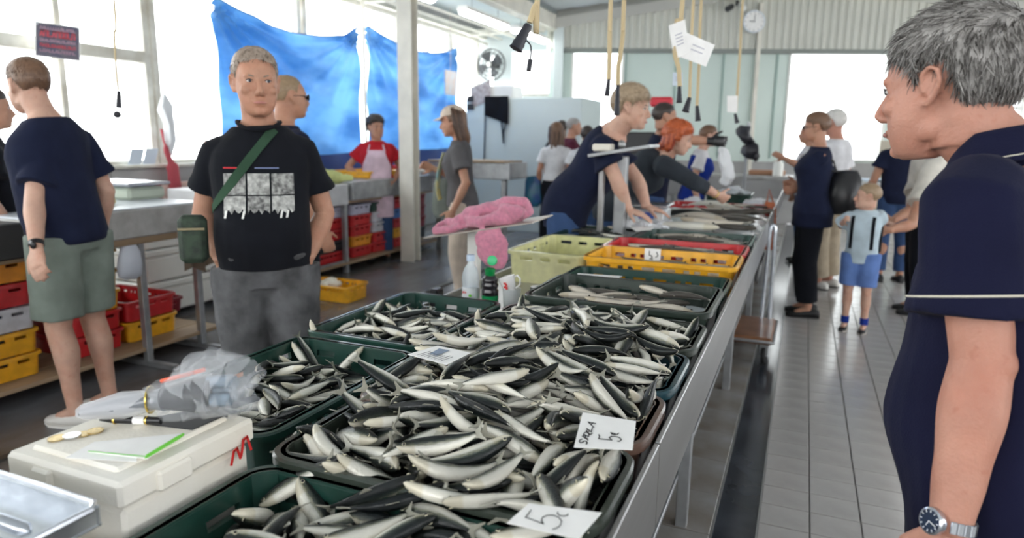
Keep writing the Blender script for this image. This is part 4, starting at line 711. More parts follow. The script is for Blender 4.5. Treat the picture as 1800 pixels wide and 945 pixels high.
# the ones that show largest: near the camera and on the surface of the heap
top = {}
items = []
for i in range(len(FD)):
    x, y, z = FD[i, 1] / 1000, FD[i, 2] / 1000, FD[i, 3] / 1000
    items.append((i, -.5 + (x + .5) * .95 - .008 if x > -.9 else x, y, z - (.014 if x < -.9 else .027) - (.008 if y < .83 else 0) - (.04 if x < -.9 and y > 1.63 else 0)))
pos = np.array([[a[1], a[2], a[3]] for a in items])
vis = []
for i, x, y, z in items:
    d2 = (pos[:, 0] - x) ** 2 + (pos[:, 1] + .03 - y) ** 2
    above = ((d2 < .03 ** 2) & (pos[:, 2] > z + .012)).sum()
    dist = math.sqrt(x * x + y * y + (1.5 - z) ** 2)
    vis.append(((dist * (1 + .35 * above)), i))
vis.sort(); pick = set(i for _, i in vis[:300])
tailm = []
for i, x, y, z in items:
    v = int(FD[i, 0]); q = Quaternion([float(c) for c in FD[i, 4:8]]).normalized(); s = frnd.uniform(.90, 1.06)
    if i in pick:
        e = bpy.data.objects.new('sardine', None); col.objects.link(e); e.empty_display_size = .02
        e.location = (x, y, z); e.rotation_mode = 'QUATERNION'; e.rotation_quaternion = q; e.scale = (s, s, s)
        lb, gp = fish_label(x, y, q, v); tag(e, lb, 'fish', gp)
        body, tl, fn, ey = FM[v]
        for n_, me in (('body', body), ('tail_fin', tl), ('dorsal_fin', fn), ('eye', ey[0]), ('eye', ey[1])):
            o = bpy.data.objects.new(n_, me); col.objects.link(o); o.parent = e
    else:
        M = TR(x, y, z) @ q.to_matrix().to_4x4() @ Matrix.Scale(s, 4)
        for bb, uvs in ((low[v], low[v].uv), (lowt[v], [(.95, .55, 0)] * len(lowt[v].v))):
            o = len(restV); restV += [tuple(M @ Vector(p)) for p in bb.v]; restF += [tuple(k + o for k in f) for f in bb.f]; restU += uvs
me = bpy.data.meshes.new('sardine_heap'); me.from_pydata(restV, [], restF); me.update(); me.shade_smooth(); setuv(me, restU); me.materials.append(M_fish)
o = bpy.data.objects.new('sardine_heap', me); col.objects.link(o)
tag(o, 'the smaller and farther sardines of the crates, packed between the others', 'fish', None, 'stuff')
# filler sheets under the heap, coloured dark for the shaded gaps between fish
def mound(x, y):
    u = (x + .53) / .31; v = (y - 1.35) / .6
    m = .895 + max(0, 1 - abs(u) ** 3.0) * (.01 + .075 * math.exp(-(v * v) * 1.1))
    if y < .85:
        s = min(1, max(0, (.85 - y) / .1)); s2 = min(1, max(0, (x + .82) / .35)); m = m * (1 - s) + s * (.875 + .04 * s2)
    return m
M_core = mat('heap_gap_shade', (.10, .105, .10), .35, c2=(.02, .025, .025), noise_scale=45, bump=.6, bump_scale=70, coat=.3)
def moundobj(x0, x1, y0, y1, fn):
    b = MB(); b.sheet(lambda u, v: Vector((lerp(x0, x1, u), lerp(y0, y1, v), fn(lerp(x0, x1, u), lerp(y0, y1, v)) - .028)), 24, 24, .004)
    return b
b = MB()
for q in ((-.785, -.25, .42, .81), (-.785, -.25, .85, 1.09), (-.805, -.25, 1.12, 1.39), (-.805, -.25, 1.42, 1.71), (-.825, -.25, 1.75, 2.01)):
    m_ = moundobj(*q, mound); b.add(m_.v, m_.f)
m_ = moundobj(-1.35, -.985, 1.02, 1.58, lambda x, y: .80 + .02 * math.sin((y - 1) / .6 * 3.14) + max(0, (x + 1.2) * .12)); b.add(m_.v, m_.f)
m_ = moundobj(-1.385, -1.02, 1.69, 2.25, lambda x, y: .795 + .035 * math.sin(max(0, min(1, (y - 1.665) / .6)) * 3.14) * math.sin(max(0, min(1, (x + 1.405) / .4)) * 3.14)); b.add(m_.v, m_.f)
tag(b.build('heap_filler_layer', M_core), 'filler layer under the heaped sardines, coloured dark for the shaded gaps', 'fish', None, 'stuff')

# ================= things on the stand, near =================
M_foam = mat('foam', (.86, .83, .76), .6, c2=(.80, .74, .62), noise_scale=3, bump=.12, bump_scale=140, sss=0)
M_paper = mat('paper', (.90, .89, .87), .7, noise_amt=.03, noise_scale=20); M_ink = mat('ink', (.01, .01, .012), .4); M_redink = mat('red_ink', (.65, .02, .02), .5)
M_blackp = mat('black_smooth', (.012, .012, .014), .28); M_gold = mat('brass_ring', (.75, .55, .15), .25, 1); M_greenpen = mat('green_pen', (.16, .62, .05), .35)
M_alu = mat('aluminium', (.60, .63, .68), .22, .9, noise_amt=.1, noise_scale=20)
e = empty('foam_box', (-.935, .71, .80), 'white polystyrene foam box with lid and red marking left of the nearest crate', 'foam box')
b = MB(); b.bbox(-1.055, -.83, .59, .825, .772, .985, .006); b.build('box_body', M_foam, e, 30)
b = MB(); b.bbox(-1.065, -.822, .582, .835, .990, 1.030, .006); b.bbox(-1.04, -.855, .605, .81, 1.02, 1.036, .004); b.bbox(-1.0, -.96, .575, .59, .99, 1.022, .004); b.bbox(-.83, -.815, .64, .70, .99, 1.022, .004); b.build('lid', M_foam, e, 30)
b = MB()
for pts in ([(-.8195, .775, .972), (-.8195, .782, .992), (-.8195, .789, .994), (-.8195, .795, .975)], [(-.8195, .797, .978), (-.8195, .804, 1.003), (-.8195, .812, 1.005), (-.8195, .819, .98)]): ribbon(b, pts, .004, (1, 0, 0), .002)
b.build('red_marking', M_redink, e, 0)
# notepad, pencil, coins, pen, folder
e = empty('notepad', (-.93, .65, 1.037), 'white paper notes with a green edge lying on the foam box lid', 'paper')
def quadsheet(c, th=.001, sag=0, n=8):
    c = [Vector(p) for p in c]
    return MB().sheet(lambda u, v: c[0].lerp(c[1], u).lerp(c[3].lerp(c[2], u), v) + Vector((0, 0, sag * math.sin(PI * u) * math.sin(PI * v))), n, n, -th)
quadsheet([(-0.9570, 0.6460, 1.0400), (-0.8599, 0.7242, 1.0400), (-0.8375, 0.6407, 1.0400), (-0.9339, 0.6209, 1.0400)], .0015).build('top_sheet', M_paper, e, 30)
quadsheet([(-0.9601, 0.6481, 1.0385), (-0.9052, 0.6773, 1.0385), (-0.8448, 0.6291, 1.0385), (-0.9481, 0.5952, 1.0385)], .0008).build('lower_sheet', M_paper, e, 30)
b = MB(); ribbon(b, [(-0.9309, 0.6188, 1.0415), (-0.8388, 0.6420, 1.0415)], .0015, (0, 0, 1)); b.build('green_line', M_greenpen, e, 0)
b = MB(); b.tube([(-0.8326, 0.6330, 1.0445), (-0.8351, 0.6392, 1.0445), (-0.8462, 0.7025, 1.0445), (-0.8489, 0.7140, 1.0445)], [.0006, .0028, .003, .0022], 8); o = b.build('green_pencil', M_greenpen, smooth=60); tag(o, 'bright green pen lying across the white notes on the foam box', 'pen')
for i, (px, py, zz, rr, mm, lb) in enumerate(((268, 481, 0, .0125, 'gold', 'leftmost golden coin on the foam box lid'), (338, 474, .0022, .0125, 'sil', 'silver-centred coin overlapping the others on the foam box lid'), (392, 462, 0, .011, 'gold', 'golden coin between the silver one and the last on the foam box'), (448, 449, .001, .012, 'gold', 'farthest golden coin on the foam box, towards the black pen'))):
    c = {268: (-1.024, 0.634, 1.037), 338: (-1.008, 0.647, 1.037), 392: (-1.001, 0.661, 1.037), 448: (-0.994, 0.675, 1.037)}[px]
    b = MB(); b.disc_lathe([(0, 0), (rr, 0), (rr, .002), (rr * .93, .002), (rr * .92, .0016), (0, .0016)], Vector(c) + Vector((0, 0, zz)), 24)
    o = b.build('coin', mat('coin_gold', (.55, .42, .2), .3, .9, noise_amt=.2, noise_scale=200) if mm == 'gold' else mat('coin_silver', (.7, .72, .75), .2, .9, noise_amt=.2, noise_scale=200), smooth=30); tag(o, lb, 'coin')
b = quadsheet([(-0.9829, 0.7237, 1.0375), (-0.9070, 0.8287, 1.0375), (-0.8606, 0.8141, 1.0375), (-0.8641, 0.7442, 1.0375)], .006); o = b.build('black_folder', mat('folder', (.015, .015, .018), .6)); tag(o, 'flat black folder under the plastic bag on the foam box', 'folder')
pp = [Vector(p) for p in [(-1.0162, 0.7005, 1.0450), (-0.9915, 0.7081, 1.0450), (-0.9399, 0.7291, 1.0450), (-0.9214, 0.7357, 1.0450)]]
e = empty('marker_pen', pp[0], 'black marker pen with gold rings and a white label on the foam box', 'pen')
b = MB(); b.tube([pp[0], pp[1], pp[2], pp[3]], [.0035, .0062, .0066, .006], 14); b.build('barrel', M_blackp, e, 50)
for t in (.0, .93):
    a = pp[1].lerp(pp[2], t); d = (pp[2] - pp[1]).normalized() * .0016
    b = MB(); b.tube([a - d, a + d], .0072, 14); b.build('ring', M_gold, e, 50)
a = pp[1].lerp(pp[2], .55); c = pp[1].lerp(pp[2], .88); b = MB(); b.tube([a, c], .0070, 14); b.build('label', M_paper, e, 50)
# plastic bag with dark bundle
M_film = film_mat('clear_bag', (.80, .82, .86), .86, .08); M_film2 = film_mat('milky_film', (.86, .87, .9), .6, .15)
bp0 = Vector((-1.024, 0.682, 1.062)); bp1 = Vector((-0.941, 0.735, 1.078)); bp2 = Vector((-0.882, 0.762, 1.086)); bp3 = Vector((-0.839, 0.787, 1.088))
e = empty('plastic_bag', (bp1.x, bp1.y, 1.04), 'crumpled clear plastic bag holding a dark bundle on the foam box', 'bag')
def crumple(b, seed, amp, sc_=18):
    out = []
    for p in b.v:
        p = Vector(p); n = noise.noise_vector(p * sc_ + Vector((seed, 0, 0))); m_ = noise.noise_vector(p * sc_ * 3 + Vector((0, seed, 0))); out.append(tuple(p + n * amp + m_ * amp * .45))
    b.v = out; return b
b = MB(); d = (bp3 - bp2).normalized()
b.tube([bp0 - d * .005, bp0.lerp(bp1, .5), bp1, bp1.lerp(bp2, .35)], [(.007, .012), (.015, .020), (.014, .02), (.02, .024)], 24)
crumple(b, 1, .002).build('wrapped_neck', mat('grey_wrap', (.16, .17, .19), .25, coat=.5), e, 60)
path = [bp1, bp1.lerp(bp2, .3), bp2, bp2.lerp(bp3, .5), bp3, bp3 + d * .03, bp3 + d * .045]
rr = [.014, .030, .042, .056, .058, .044, .012]
b = MB(); PT = []; RR = []
for i in range(len(path) - 1):
    for k in range(6): PT.append(path[i].lerp(path[i + 1], k / 6) + Vector((0, 0, .004 * math.sin(i * 2.1 + k)))); RR.append(lerp(rr[i], rr[i + 1], k / 6))
b.tube([p + Vector((0, 0, max(0, r - .035) * .7)) for p, r in zip(PT, RR)], RR, 40); crumple(b, 4, .011, 20).build('bag_film', M_film, e, 25)
b = MB(); b.tube([bp0 - d * .012, bp0, bp0.lerp(bp1, .6), bp1], [.006, .014, .022, .018], 24); crumple(b, 9, .004, 30).build('bag_tail', M_film2, e, 30)
b = MB(); b.tube([bp1.lerp(bp2, .1), bp2, bp2.lerp(bp3, .6)], [(.016, .016), (.026, .03), (.032, .034)], 20); crumple(b, 3, .003).build('dark_bundle', mat('bundle', (.03, .032, .036), .4), e, 40)
b = MB(); up = Vector((0, 0, .036)); b.tube([bp1.lerp(bp2, .3) + up * .8, bp2 + up, bp2.lerp(bp3, .5) + up * 1.15], .0035, 8); b.build('red_strip', mat('red_strip', (.75, .10, .03), .4), e, 40)
sd = d.cross(Vector((0, 0, 1))).normalized()
for k, (a_, c_) in enumerate(((-.014, .012), (.008, .022), (.02, -.004), (-.008, -.008), (.0, .004))):
    o_ = sd * a_ + Vector((0, 0, c_)); b = MB(); b.tube([bp2.lerp(bp3, .6) + o_, bp3 + d * .018 + o_], .011, 14); b.build('blue_grey_roll', mat('roll', (.17, .23, .29), .25, noise_amt=.25, noise_scale=90, coat=.4), e, 40)
b = MB(); c = bp2.lerp(bp3, .62); b.tube([c, c + d * .006], .033, 28); b.build('black_collar', M_blackp, e, 40)
b = MB(); c = bp1; b.tube([c - d * .001, c + d * .0015], .0225, 24); b.build('rubber_band', M_gold, e, 40)
# scale with metal tray, bottom left
e = empty('tray_scale', (-.95, .40, .80), 'metal tray with pressed ridges at the lower left corner', 'scale')
b = MB(); tx0, tx1, ty0, ty1, tz = -1.18, -.768, .16, .518, 1.02
b.bbox(tx0, tx1, ty0, ty1, tz, tz + .004, .001)
b.tube([(tx0, ty0, tz + .027), (tx1 - .01, ty0, tz + .027), (tx1, ty0 + .01, tz + .027), (tx1, ty1 - .012, tz + .027), (tx1 - .012, ty1, tz + .027), (tx0, ty1, tz + .027)], .0045, 8, closed=True)
for q in ((tx0, tx1, ty1 - .006, ty1 - .001), (tx0, tx1, ty0 + .001, ty0 + .006), (tx1 - .006, tx1 - .001, ty0, ty1), (tx0 + .001, tx0 + .006, ty0, ty1)): b.bbox(*q, tz, tz + .027, .001)
b.build('tray', M_alu, e, 30)
for k in range(9):
    y = ty1 - .05 - k * .034; b = MB(); b.tube([(tx0 + .04, y, tz + .003), (tx0 + .05, y, tz + .006), (tx1 - .07, y, tz + .006), (tx1 - .06, y, tz + .003)], [(.004, .002), (.006, .009), (.006, .009), (.004, .002)], 10); b.build('ridge', M_alu, e, 50)
b = MB(); b.bbox(-1.05, -.815, .22, .50, .772, .955, .012); b.build('scale_body', mat('beige_plastic', (.62, .55, .40), .5), e, 30)
b = MB(); b.disc_lathe([(.0, .955), (.02, .955), (.02, 1.02), (0, 1.02)], (-.85, .455, 0), 20); b.build('blue_pillar', mat('blue_gloss', (.02, .04, .42), .25), e, 40)
# price cards
def card(corn, strokes, label, wd=.0018, extra=None, sag=.0):
    c = [Vector(p) for p in corn]; cen = sum(c, Vector()) / 4
    e = empty('price_card', cen, label, 'card'); b = quadsheet(c, .0008, sag, 10); b.build('paper', M_paper, e, 40)
    if strokes:
        b = MB()
        for s_ in strokes: ribbon(b, [Vector(p) + Vector((0, 0, .0006)) for p in s_], wd, (0, 0, 1))
        b.build('handwriting', M_ink, e, 0)
    return e
card([(-0.3146, 1.0671, 1.0400), (-0.2224, 1.0692, 1.0400), (-0.2030, 0.9604, 1.0400), (-0.2870, 0.9322, 1.0400)], [
 [(-0.2837, 0.9626, 1.0400), (-0.2857, 0.9582, 1.0400), (-0.2849, 0.9529, 1.0400), (-0.2819, 0.9494, 1.0400), (-0.2793, 0.9518, 1.0400), (-0.2783, 0.9574, 1.0400), (-0.2764, 0.9587, 1.0400), (-0.2735, 0.9562, 1.0400), (-0.2717, 0.9520, 1.0400), (-0.2723, 0.9480, 1.0400)],
 [(-0.2859, 0.9729, 1.0400), (-0.2741, 0.9632, 1.0400)], [(-0.2859, 0.9729, 1.0400), (-0.2845, 0.9801, 1.0400), (-0.2812, 0.9750, 1.0400), (-0.2813, 0.9695, 1.0400), (-0.2762, 0.9686, 1.0400)],
 [(-0.2861, 0.9794, 1.0400), (-0.2770, 0.9759, 1.0400), (-0.2788, 0.9849, 1.0400), (-0.2844, 0.9914, 1.0400), (-0.2870, 0.9868, 1.0400), (-0.2861, 0.9794, 1.0400)],
 [(-0.2864, 0.9950, 1.0400), (-0.2767, 0.9837, 1.0400), (-0.2750, 0.9900, 1.0400)], [(-0.2825, 0.9911, 1.0400), (-0.2810, 0.9952, 1.0400)], [(-0.2864, 0.9950, 1.0400), (-0.2852, 1.0001, 1.0400)],
 [(-0.2883, 1.0044, 1.0400), (-0.2780, 0.9943, 1.0400), (-0.2808, 1.0113, 1.0400)],
 [(-0.2791, 1.0133, 1.0400), (-0.2938, 1.0302, 1.0400), (-0.2805, 1.0291, 1.0400)], [(-0.2866, 1.0216, 1.0400), (-0.2851, 1.0306, 1.0400)],
 [(-0.2641, 0.9895, 1.0400), (-0.2610, 0.9832, 1.0400), (-0.2600, 0.9750, 1.0400), (-0.2517, 0.9766, 1.0400), (-0.2402, 0.9787, 1.0400), (-0.2459, 0.9857, 1.0400), (-0.2445, 0.9918, 1.0400), (-0.2390, 0.9943, 1.0400), (-0.2318, 0.9933, 1.0400), (-0.2269, 0.9869, 1.0400), (-0.2276, 0.9802, 1.0400), (-0.2307, 0.9788, 1.0400)],
 [(-0.2486, 1.0055, 1.0400), (-0.2458, 1.0001, 1.0400), (-0.2415, 1.0003, 1.0400), (-0.2377, 1.0027, 1.0400), (-0.2367, 1.0076, 1.0400)], [(-0.2465, 1.0025, 1.0400), (-0.2450, 1.0054, 1.0400)], [(-0.2427, 1.0015, 1.0400), (-0.2417, 1.0046, 1.0400)]],
 'white price card handwritten SRDELA 5 euro at the front of the brown crate', .0016)
card([(-0.3052, 0.7933, 1.0150), (-0.2082, 0.8113, 1.0150), (-0.2179, 0.7400, 1.0150), (-0.3132, 0.7370, 1.0150)], [
 [(-0.2955, 0.7774, 1.0150), (-0.2955, 0.7666, 1.0150), (-0.2957, 0.7578, 1.0150), (-0.2818, 0.7554, 1.0150), (-0.2690, 0.7527, 1.0150), (-0.2743, 0.7596, 1.0150), (-0.2752, 0.7670, 1.0150), (-0.2713, 0.7740, 1.0150), (-0.2642, 0.7772, 1.0150), (-0.2562, 0.7756, 1.0150), (-0.2496, 0.7682, 1.0150), (-0.2480, 0.7571, 1.0150), (-0.2501, 0.7504, 1.0150), (-0.2539, 0.7459, 1.0150)],
 [(-0.2613, 0.7874, 1.0150), (-0.2607, 0.7832, 1.0150), (-0.2559, 0.7800, 1.0150), (-0.2508, 0.7811, 1.0150), (-0.2471, 0.7849, 1.0150), (-0.2477, 0.7882, 1.0150)]],
 'white price card handwritten 5 euro on the nearest crate of sardines', .0011)
e = card([(-0.7132, 1.1484, 1.0650), (-0.6864, 1.2269, 1.0650), (-0.6011, 1.2121, 1.0650), (-0.6102, 1.1244, 1.0650)], [], 'printed price card lying between the left and right crates of sardines')
b = MB()
for k in range(8):
    a = .15 + k * .1; q0 = Vector((-0.704, 1.147, 1.067)).lerp(Vector((-0.615, 1.129, 1.067)), a); q1 = Vector((-0.679, 1.210, 1.067)).lerp(Vector((-0.597, 1.197, 1.067)), a)
    ribbon(b, [q0.lerp(q1, .06), q0.lerp(q1, .55 - .04 * (k % 3))], .001, (0, 0, 1))
b.build('printed_lines', mat('grey_ink', (.12, .12, .13), .5), e, 0)
b = quadsheet([Vector((-0.671, 1.167, 1.067)), Vector((-0.671, 1.205, 1.067)), Vector((-0.646, 1.204, 1.067)), Vector((-0.653, 1.163, 1.067))], .0006); b.build('printed_fish', mat('print_blue', (.20, .26, .36), .5), e, 0)
def uprightcard(x0, x1, y, z0, z1, label, lean=.01, strokes=None, name='price_card'):
    e = empty(name, ((x0 + x1) / 2, y, z0), label, 'card'); b = MB(); b.sheet(lambda u, v: Vector((lerp(x0, x1, u), y + lean * v, lerp(z0, z1, v))), 4, 4, .0008); b.build('paper', M_paper, e, 30)
    if strokes:
        b = MB()
        for s_ in strokes: ribbon(b, [Vector((lerp(x0, x1, u), y + lean * v - .001, lerp(z0, z1, v))) for u, v in s_], .004, (0, -1, 0))
        b.build('handwriting', M_ink, e, 0)
uprightcard(-.70, -.62, 3.365, .905, .97, 'small white card with a written 5 clipped in the yellow crate', .004, [[(.3, .8), (.3, .5), (.45, .45), (.5, .3), (.35, .2)], [(.75, .75), (.85, .5), (.7, .35)]])
card([(-0.829, 2.664, 0.955), (-0.643, 2.691, 0.955), (-0.677, 2.513, 0.955), (-0.760, 2.483, 0.955)], [], 'blank white paper lying in the slotted crate in front of the yellow crate')
card([(-0.996, 4.260, 0.960), (-0.855, 4.370, 0.960), (-0.839, 4.201, 0.955), (-0.912, 4.102, 0.955)], [], 'curled white paper on the rim of the dark green crate behind the red one')
# bottles, glass, cup
M_pet = film_mat('clear_pet', (.72, .80, .86), .62, .06); M_gpet = film_mat('green_pet', (.0, .36, .10), .12, .1); M_water = film_mat('water', (.5, .6, .62), .75, .05)
bx, by = -1.255, 2.53
e = empty('water_bottle', (bx, by, .772), 'clear plastic water bottle with a white label behind the left crate', 'bottle')
prof = [(.0, .0), (.026, 0), (.031, .006), (.031, .03), (.0295, .035), (.031, .04), (.031, .055)] + [(.031, .11), (.0295, .115), (.031, .12), (.0325, .15), (.031, .165), (.024, .19), (.015, .205), (.0125, .212), (.0125, .225)]
MB().disc_lathe([(r * 1.15, z) for r, z in prof], (bx, by, .772), 28).build('bottle_body', M_pet, e, 60)
MB().disc_lathe([(0, .222), (.0175, .222), (.0175, .246), (.016, .248), (0, .248)], (bx, by, .772), 24).build('cap', mat('pale_cap', (.50, .60, .74), .4), e, 40)
MB().disc_lathe([(.0362, .05), (.0364, .05), (.0364, .112), (.0362, .112)], (bx, by, .772), 28).build('label', mat('bottle_label', (.72, .75, .77), .4), e, 60)
b = MB(); V_ = []
for s_ in ([(0, 0), (0, 1)], [(0, 1), (.6, 1), (.6, .5), (0, .5)], [(1, 0), (1, 1), (1.6, 1)], [(1, .5), (1.5, .5)], [(2.1, 0), (2.1, 1), (2.7, .5), (2.1, .5)], [(3.2, 0), (3.5, 1), (3.8, 0)]):
    ribbon(b, [Vector((bx - .020 + u * .0065, by - .0372 + abs(u * .0065 - .012) * .25, .772 + .088 + v * .008)) for u, v in s_], .0018, (0, -1, 0), .001)
b.build('red_lettering', M_redink, e, 0)
MB().ell((bx + .014, by - .034, .852), (.008, .003, .006)).build('green_mark', M_greenpen, e, 60)
bx, by = -1.165, 2.53
e = empty('green_bottle', (bx, by, .772), 'green plastic bottle with a dark grip and its round cap hinged open', 'bottle')
MB().disc_lathe([(0, 0), (.031, 0), (.036, .006), (.036, .03), (.034, .034), (.036, .038), (.036, .06), (.034, .064), (.036, .068), (.036, .085)], (bx, by, .772), 28).build('green_base', M_gpet, e, 60)
MB().disc_lathe([(.0355, .084), (.036, .085), (.036, .105), (.031, .112), (.033, .118), (.036, .124), (.036, .130), (.031, .137), (.033, .145), (.032, .155), (.024, .166), (.018, .172), (.018, .175)], (bx, by, .772), 28).build('dark_upper', mat('dark_grip', (.015, .012, .015), .2, coat=.5), e, 60)
MB().disc_lathe([(.02, .166), (.021, .168), (.021, .188), (.0225, .189), (.0225, .196), (.019, .197), (.019, .18), (0, .18)], (bx, by, .772), 24).build('neck', mat('green_neck', (.0, .22, .05), .3), e, 40)
Mx = Matrix.Rotation(PI / 2 - .2, 4, 'X'); MB().disc_lathe([(0, -.004), (.021, -.004), (.021, .006), (.019, .007), (0, .005)], (bx + .012, by - .005, .772 + .232), 26, Mx).build('cap', mat('green_cap', (.02, .50, .18), .35), e, 40)
MB().disc_lathe([(0, 0), (.030, 0), (.033, .012), (.0, .012)], (bx + .036, by + .05, .772), 8).build('pull_ring', M_paper, e, 40)
bx, by = -1.075, 2.55
e = empty('drinking_glass', (bx, by, .772), 'clear tumbler with a tilted white cup standing in it', 'glass')
M_gl = film_mat('tumbler', (.75, .78, .78), .6, .05)
MB().disc_lathe([(0, 0), (.030, 0), (.0325, .004), (.0385, .118), (.0365, .118), (.031, .012), (0, .012)], (bx, by, .772), 28).build('tumbler_wall', M_gl, e, 60)
MB().disc_lathe([(0, .013), (.0305, .013), (.0335, .055), (0, .055)], (bx, by, .772), 24).build('water', M_water, e, 60)
M_cup = mat('porcelain', (.86, .85, .83), .25, coat=.3)
Mc = TR(bx + .001, by, .772 + .085) @ Matrix.Rotation(-.32, 4, 'Y')
e = empty('white_cup', (bx, by, .86), 'white porcelain cup with a red emblem tilted in the tumbler', 'cup')
b = MB(); b.disc_lathe([(0, 0), (.018, 0), (.021, .004), (.033, .065), (.036, .085), (.034, .085), (.031, .065), (.019, .008), (0, .006)], (0, 0, 0), 28); b.v = [tuple(Mc @ Vector(p)) for p in b.v]; b.build('cup_wall', M_cup, e, 60)
b = MB(); b.tube([Mc @ Vector(p) for p in ((.03, 0, .072), (.05, 0, .078), (.058, 0, .062), (.052, 0, .04), (.028, 0, .028))], .0035, 10); b.build('handle', M_cup, e, 60)
b = MB()
for pts in ([(-.002, .062), (.006, .052)], [(.004, .06), (.006, .05)], [(.006, .052), (-.006, .045)], [(-.006, .045), (.006, .042)], [(.0, .038), (.004, .036)]): ribbon(b, [Mc @ Vector((x, -.0335 + z * .02, z)) for x, z in pts], .006, Mc.to_3x3() @ Vector((0, -1, 0)), .002)
b.build('red_emblem', M_redink, e, 0)
b = MB(); b.bbox(-1.44, -1.40, 2.5, 2.56, .772, .86, .006); tag(b.build('black_box', M_blackp, smooth=0), 'small black box left of the water bottle', 'box')
b = MB(); b.disc_lathe([(0, 0), (.03, 0), (.032, .004), (.032, .10), (.03, .105), (0, .105)], (-1.01, 2.68, .772), 24); tag(b.build('black_can', M_blackp, smooth=40), 'black can standing right of the tumbler with the cup', 'can')
# weighing platform with pink towel
e = empty('tilted_tray', (-1.36, 2.95, .772), 'thin tilted metal tray on a white post behind the bottles', 'tray')
b = MB(); b.sheet(lambda u, v: Vector((lerp(-1.63, -1.08, u), lerp(2.78, 3.05, v), lerp(1.035, 1.14, u) - .0 + .008 * v)), 8, 4, .006); b.build('tray_plate', mat('tray_edge', (.42, .38, .33), .4, .3), e, 30)
b = MB(); b.bbox(-1.46, -1.405, 2.9, 2.95, .772, 1.07, .006); b.build('post', M_white, e, 0)
b = MB(); b.bbox(-1.405, -1.402, 2.905, 2.945, .95, 1.0, .0005); b.build('post_label', M_paper, e, 0)
M_towel = mat('pink_terry', (.70, .25, .36), .95, noise_amt=.12, noise_scale=60, bump=.8, bump_scale=260, sheen=.4)
def cat(pts, n=6):
    pts = [Vector(p) for p in pts]; out = []
    for i in range(len(pts) - 1):
        p0, p1, p2, p3 = pts[max(i - 1, 0)], pts[i], pts[i + 1], pts[min(i + 2, len(pts) - 1)]
        for k in range(n):
            t = k / n; out.append(.5 * ((2 * p1) + (p2 - p0) * t + (2 * p0 - 5 * p1 + 4 * p2 - p3) * t * t + (3 * p1 - p0 - 3 * p2 + p3) * t ** 3))
    out.append(pts[-1]); return out
def remesh(b, name, m, vox, sm=3, parent=None, deci=None):
    me = b.mesh(name + '_src'); o = bpy.data.objects.new('tmp', me); col.objects.link(o)
    md = o.modifiers.new('r', 'REMESH'); md.mode = 'VOXEL'; md.voxel_size = vox; md.use_smooth_shade = True
    if sm: s_ = o.modifiers.new('s', 'SMOOTH'); s_.factor = .5; s_.iterations = sm
    if deci: d_ = o.modifiers.new('d', 'DECIMATE'); d_.ratio = deci
    dg = bpy.context.evaluated_depsgraph_get(); dg.update()
    nm = bpy.data.meshes.new_from_object(o.evaluated_get(dg), preserve_all_data_layers=False, depsgraph=dg); nm.name = name
    bpy.data.objects.remove(o); bpy.data.meshes.remove(me)
    nm.materials.clear(); nm.materials.append(m); nm.shade_smooth()
    if name == '_raw': return nm
    r = bpy.data.objects.new(name, nm); col.objects.link(r)
    if parent: setparent(r, parent)
    return r
b = MB()
def tz_(x): return 1.035 + (x + 1.63) * .19
for pts, rad in (
    ([(-1.61, 2.86, 1.065), (-1.57, 2.9, 1.095), (-1.52, 2.88, 1.10), (-1.46, 2.92, 1.105)], [.02, .026, .028, .03]),
    ([(-1.60, 2.83, 1.06), (-1.54, 2.82, 1.07), (-1.46, 2.84, 1.09)], [.018, .022, .026]),
    ([(-1.50, 2.87, 1.10), (-1.44, 2.87, 1.14), (-1.38, 2.88, 1.165), (-1.32, 2.9, 1.17), (-1.25, 2.9, 1.16)], [.03, .036, .034, .034, .03]),
    ([(-1.42, 2.84, 1.12), (-1.36, 2.82, 1.12), (-1.28, 2.84, 1.14), (-1.20, 2.86, 1.15)], [.025, .03, .036, .03]),
    ([(-1.36, 2.92, 1.17), (-1.29, 2.92, 1.205), (-1.22, 2.92, 1.215), (-1.165, 2.92, 1.20), (-1.145, 2.9, 1.17), (-1.17, 2.88, 1.15)], [.022, .024, .024, .022, .02, .018]),
    ([(-1.26, 2.86, 1.17), (-1.20, 2.85, 1.18), (-1.16, 2.86, 1.16)], [.03, .032, .028]),
    ([(-1.46, 2.9, 1.09), (-1.3, 2.9, 1.12), (-1.19, 2.9, 1.14)], [(.02, .07), (.03, .08), (.02, .06)])):
    b.tube(cat(pts), [rad[0]] + [rad[min(i // 6, len(rad) - 1)] for i in range(1, len(cat(pts)))], 12)
tw = cat([(-1.29, 2.80, 1.10), (-1.285, 2.775, 1.06), (-1.265, 2.775, 1.0), (-1.24, 2.78, .95), (-1.225, 2.785, .925)])
ww = [.055, .075, .080, .055, .012]
b.tube(tw, [(.012, lerp(ww[min(i // 6, 4)], ww[min(i // 6 + 1, 4)], (i % 6) / 6)) for i in range(len(tw))], 16, up=(0, 1, 0))
b.v = [tuple(Vector(p) + noise.noise_vector(Vector(p) * 22) * .012 + noise.noise_vector(Vector(p) * 60) * .003) for p in b.v]
o = remesh(b, 'pink_towel', M_towel, .007, 1); tag(o, 'crumpled pink towel draped over the tilted tray', 'towel')

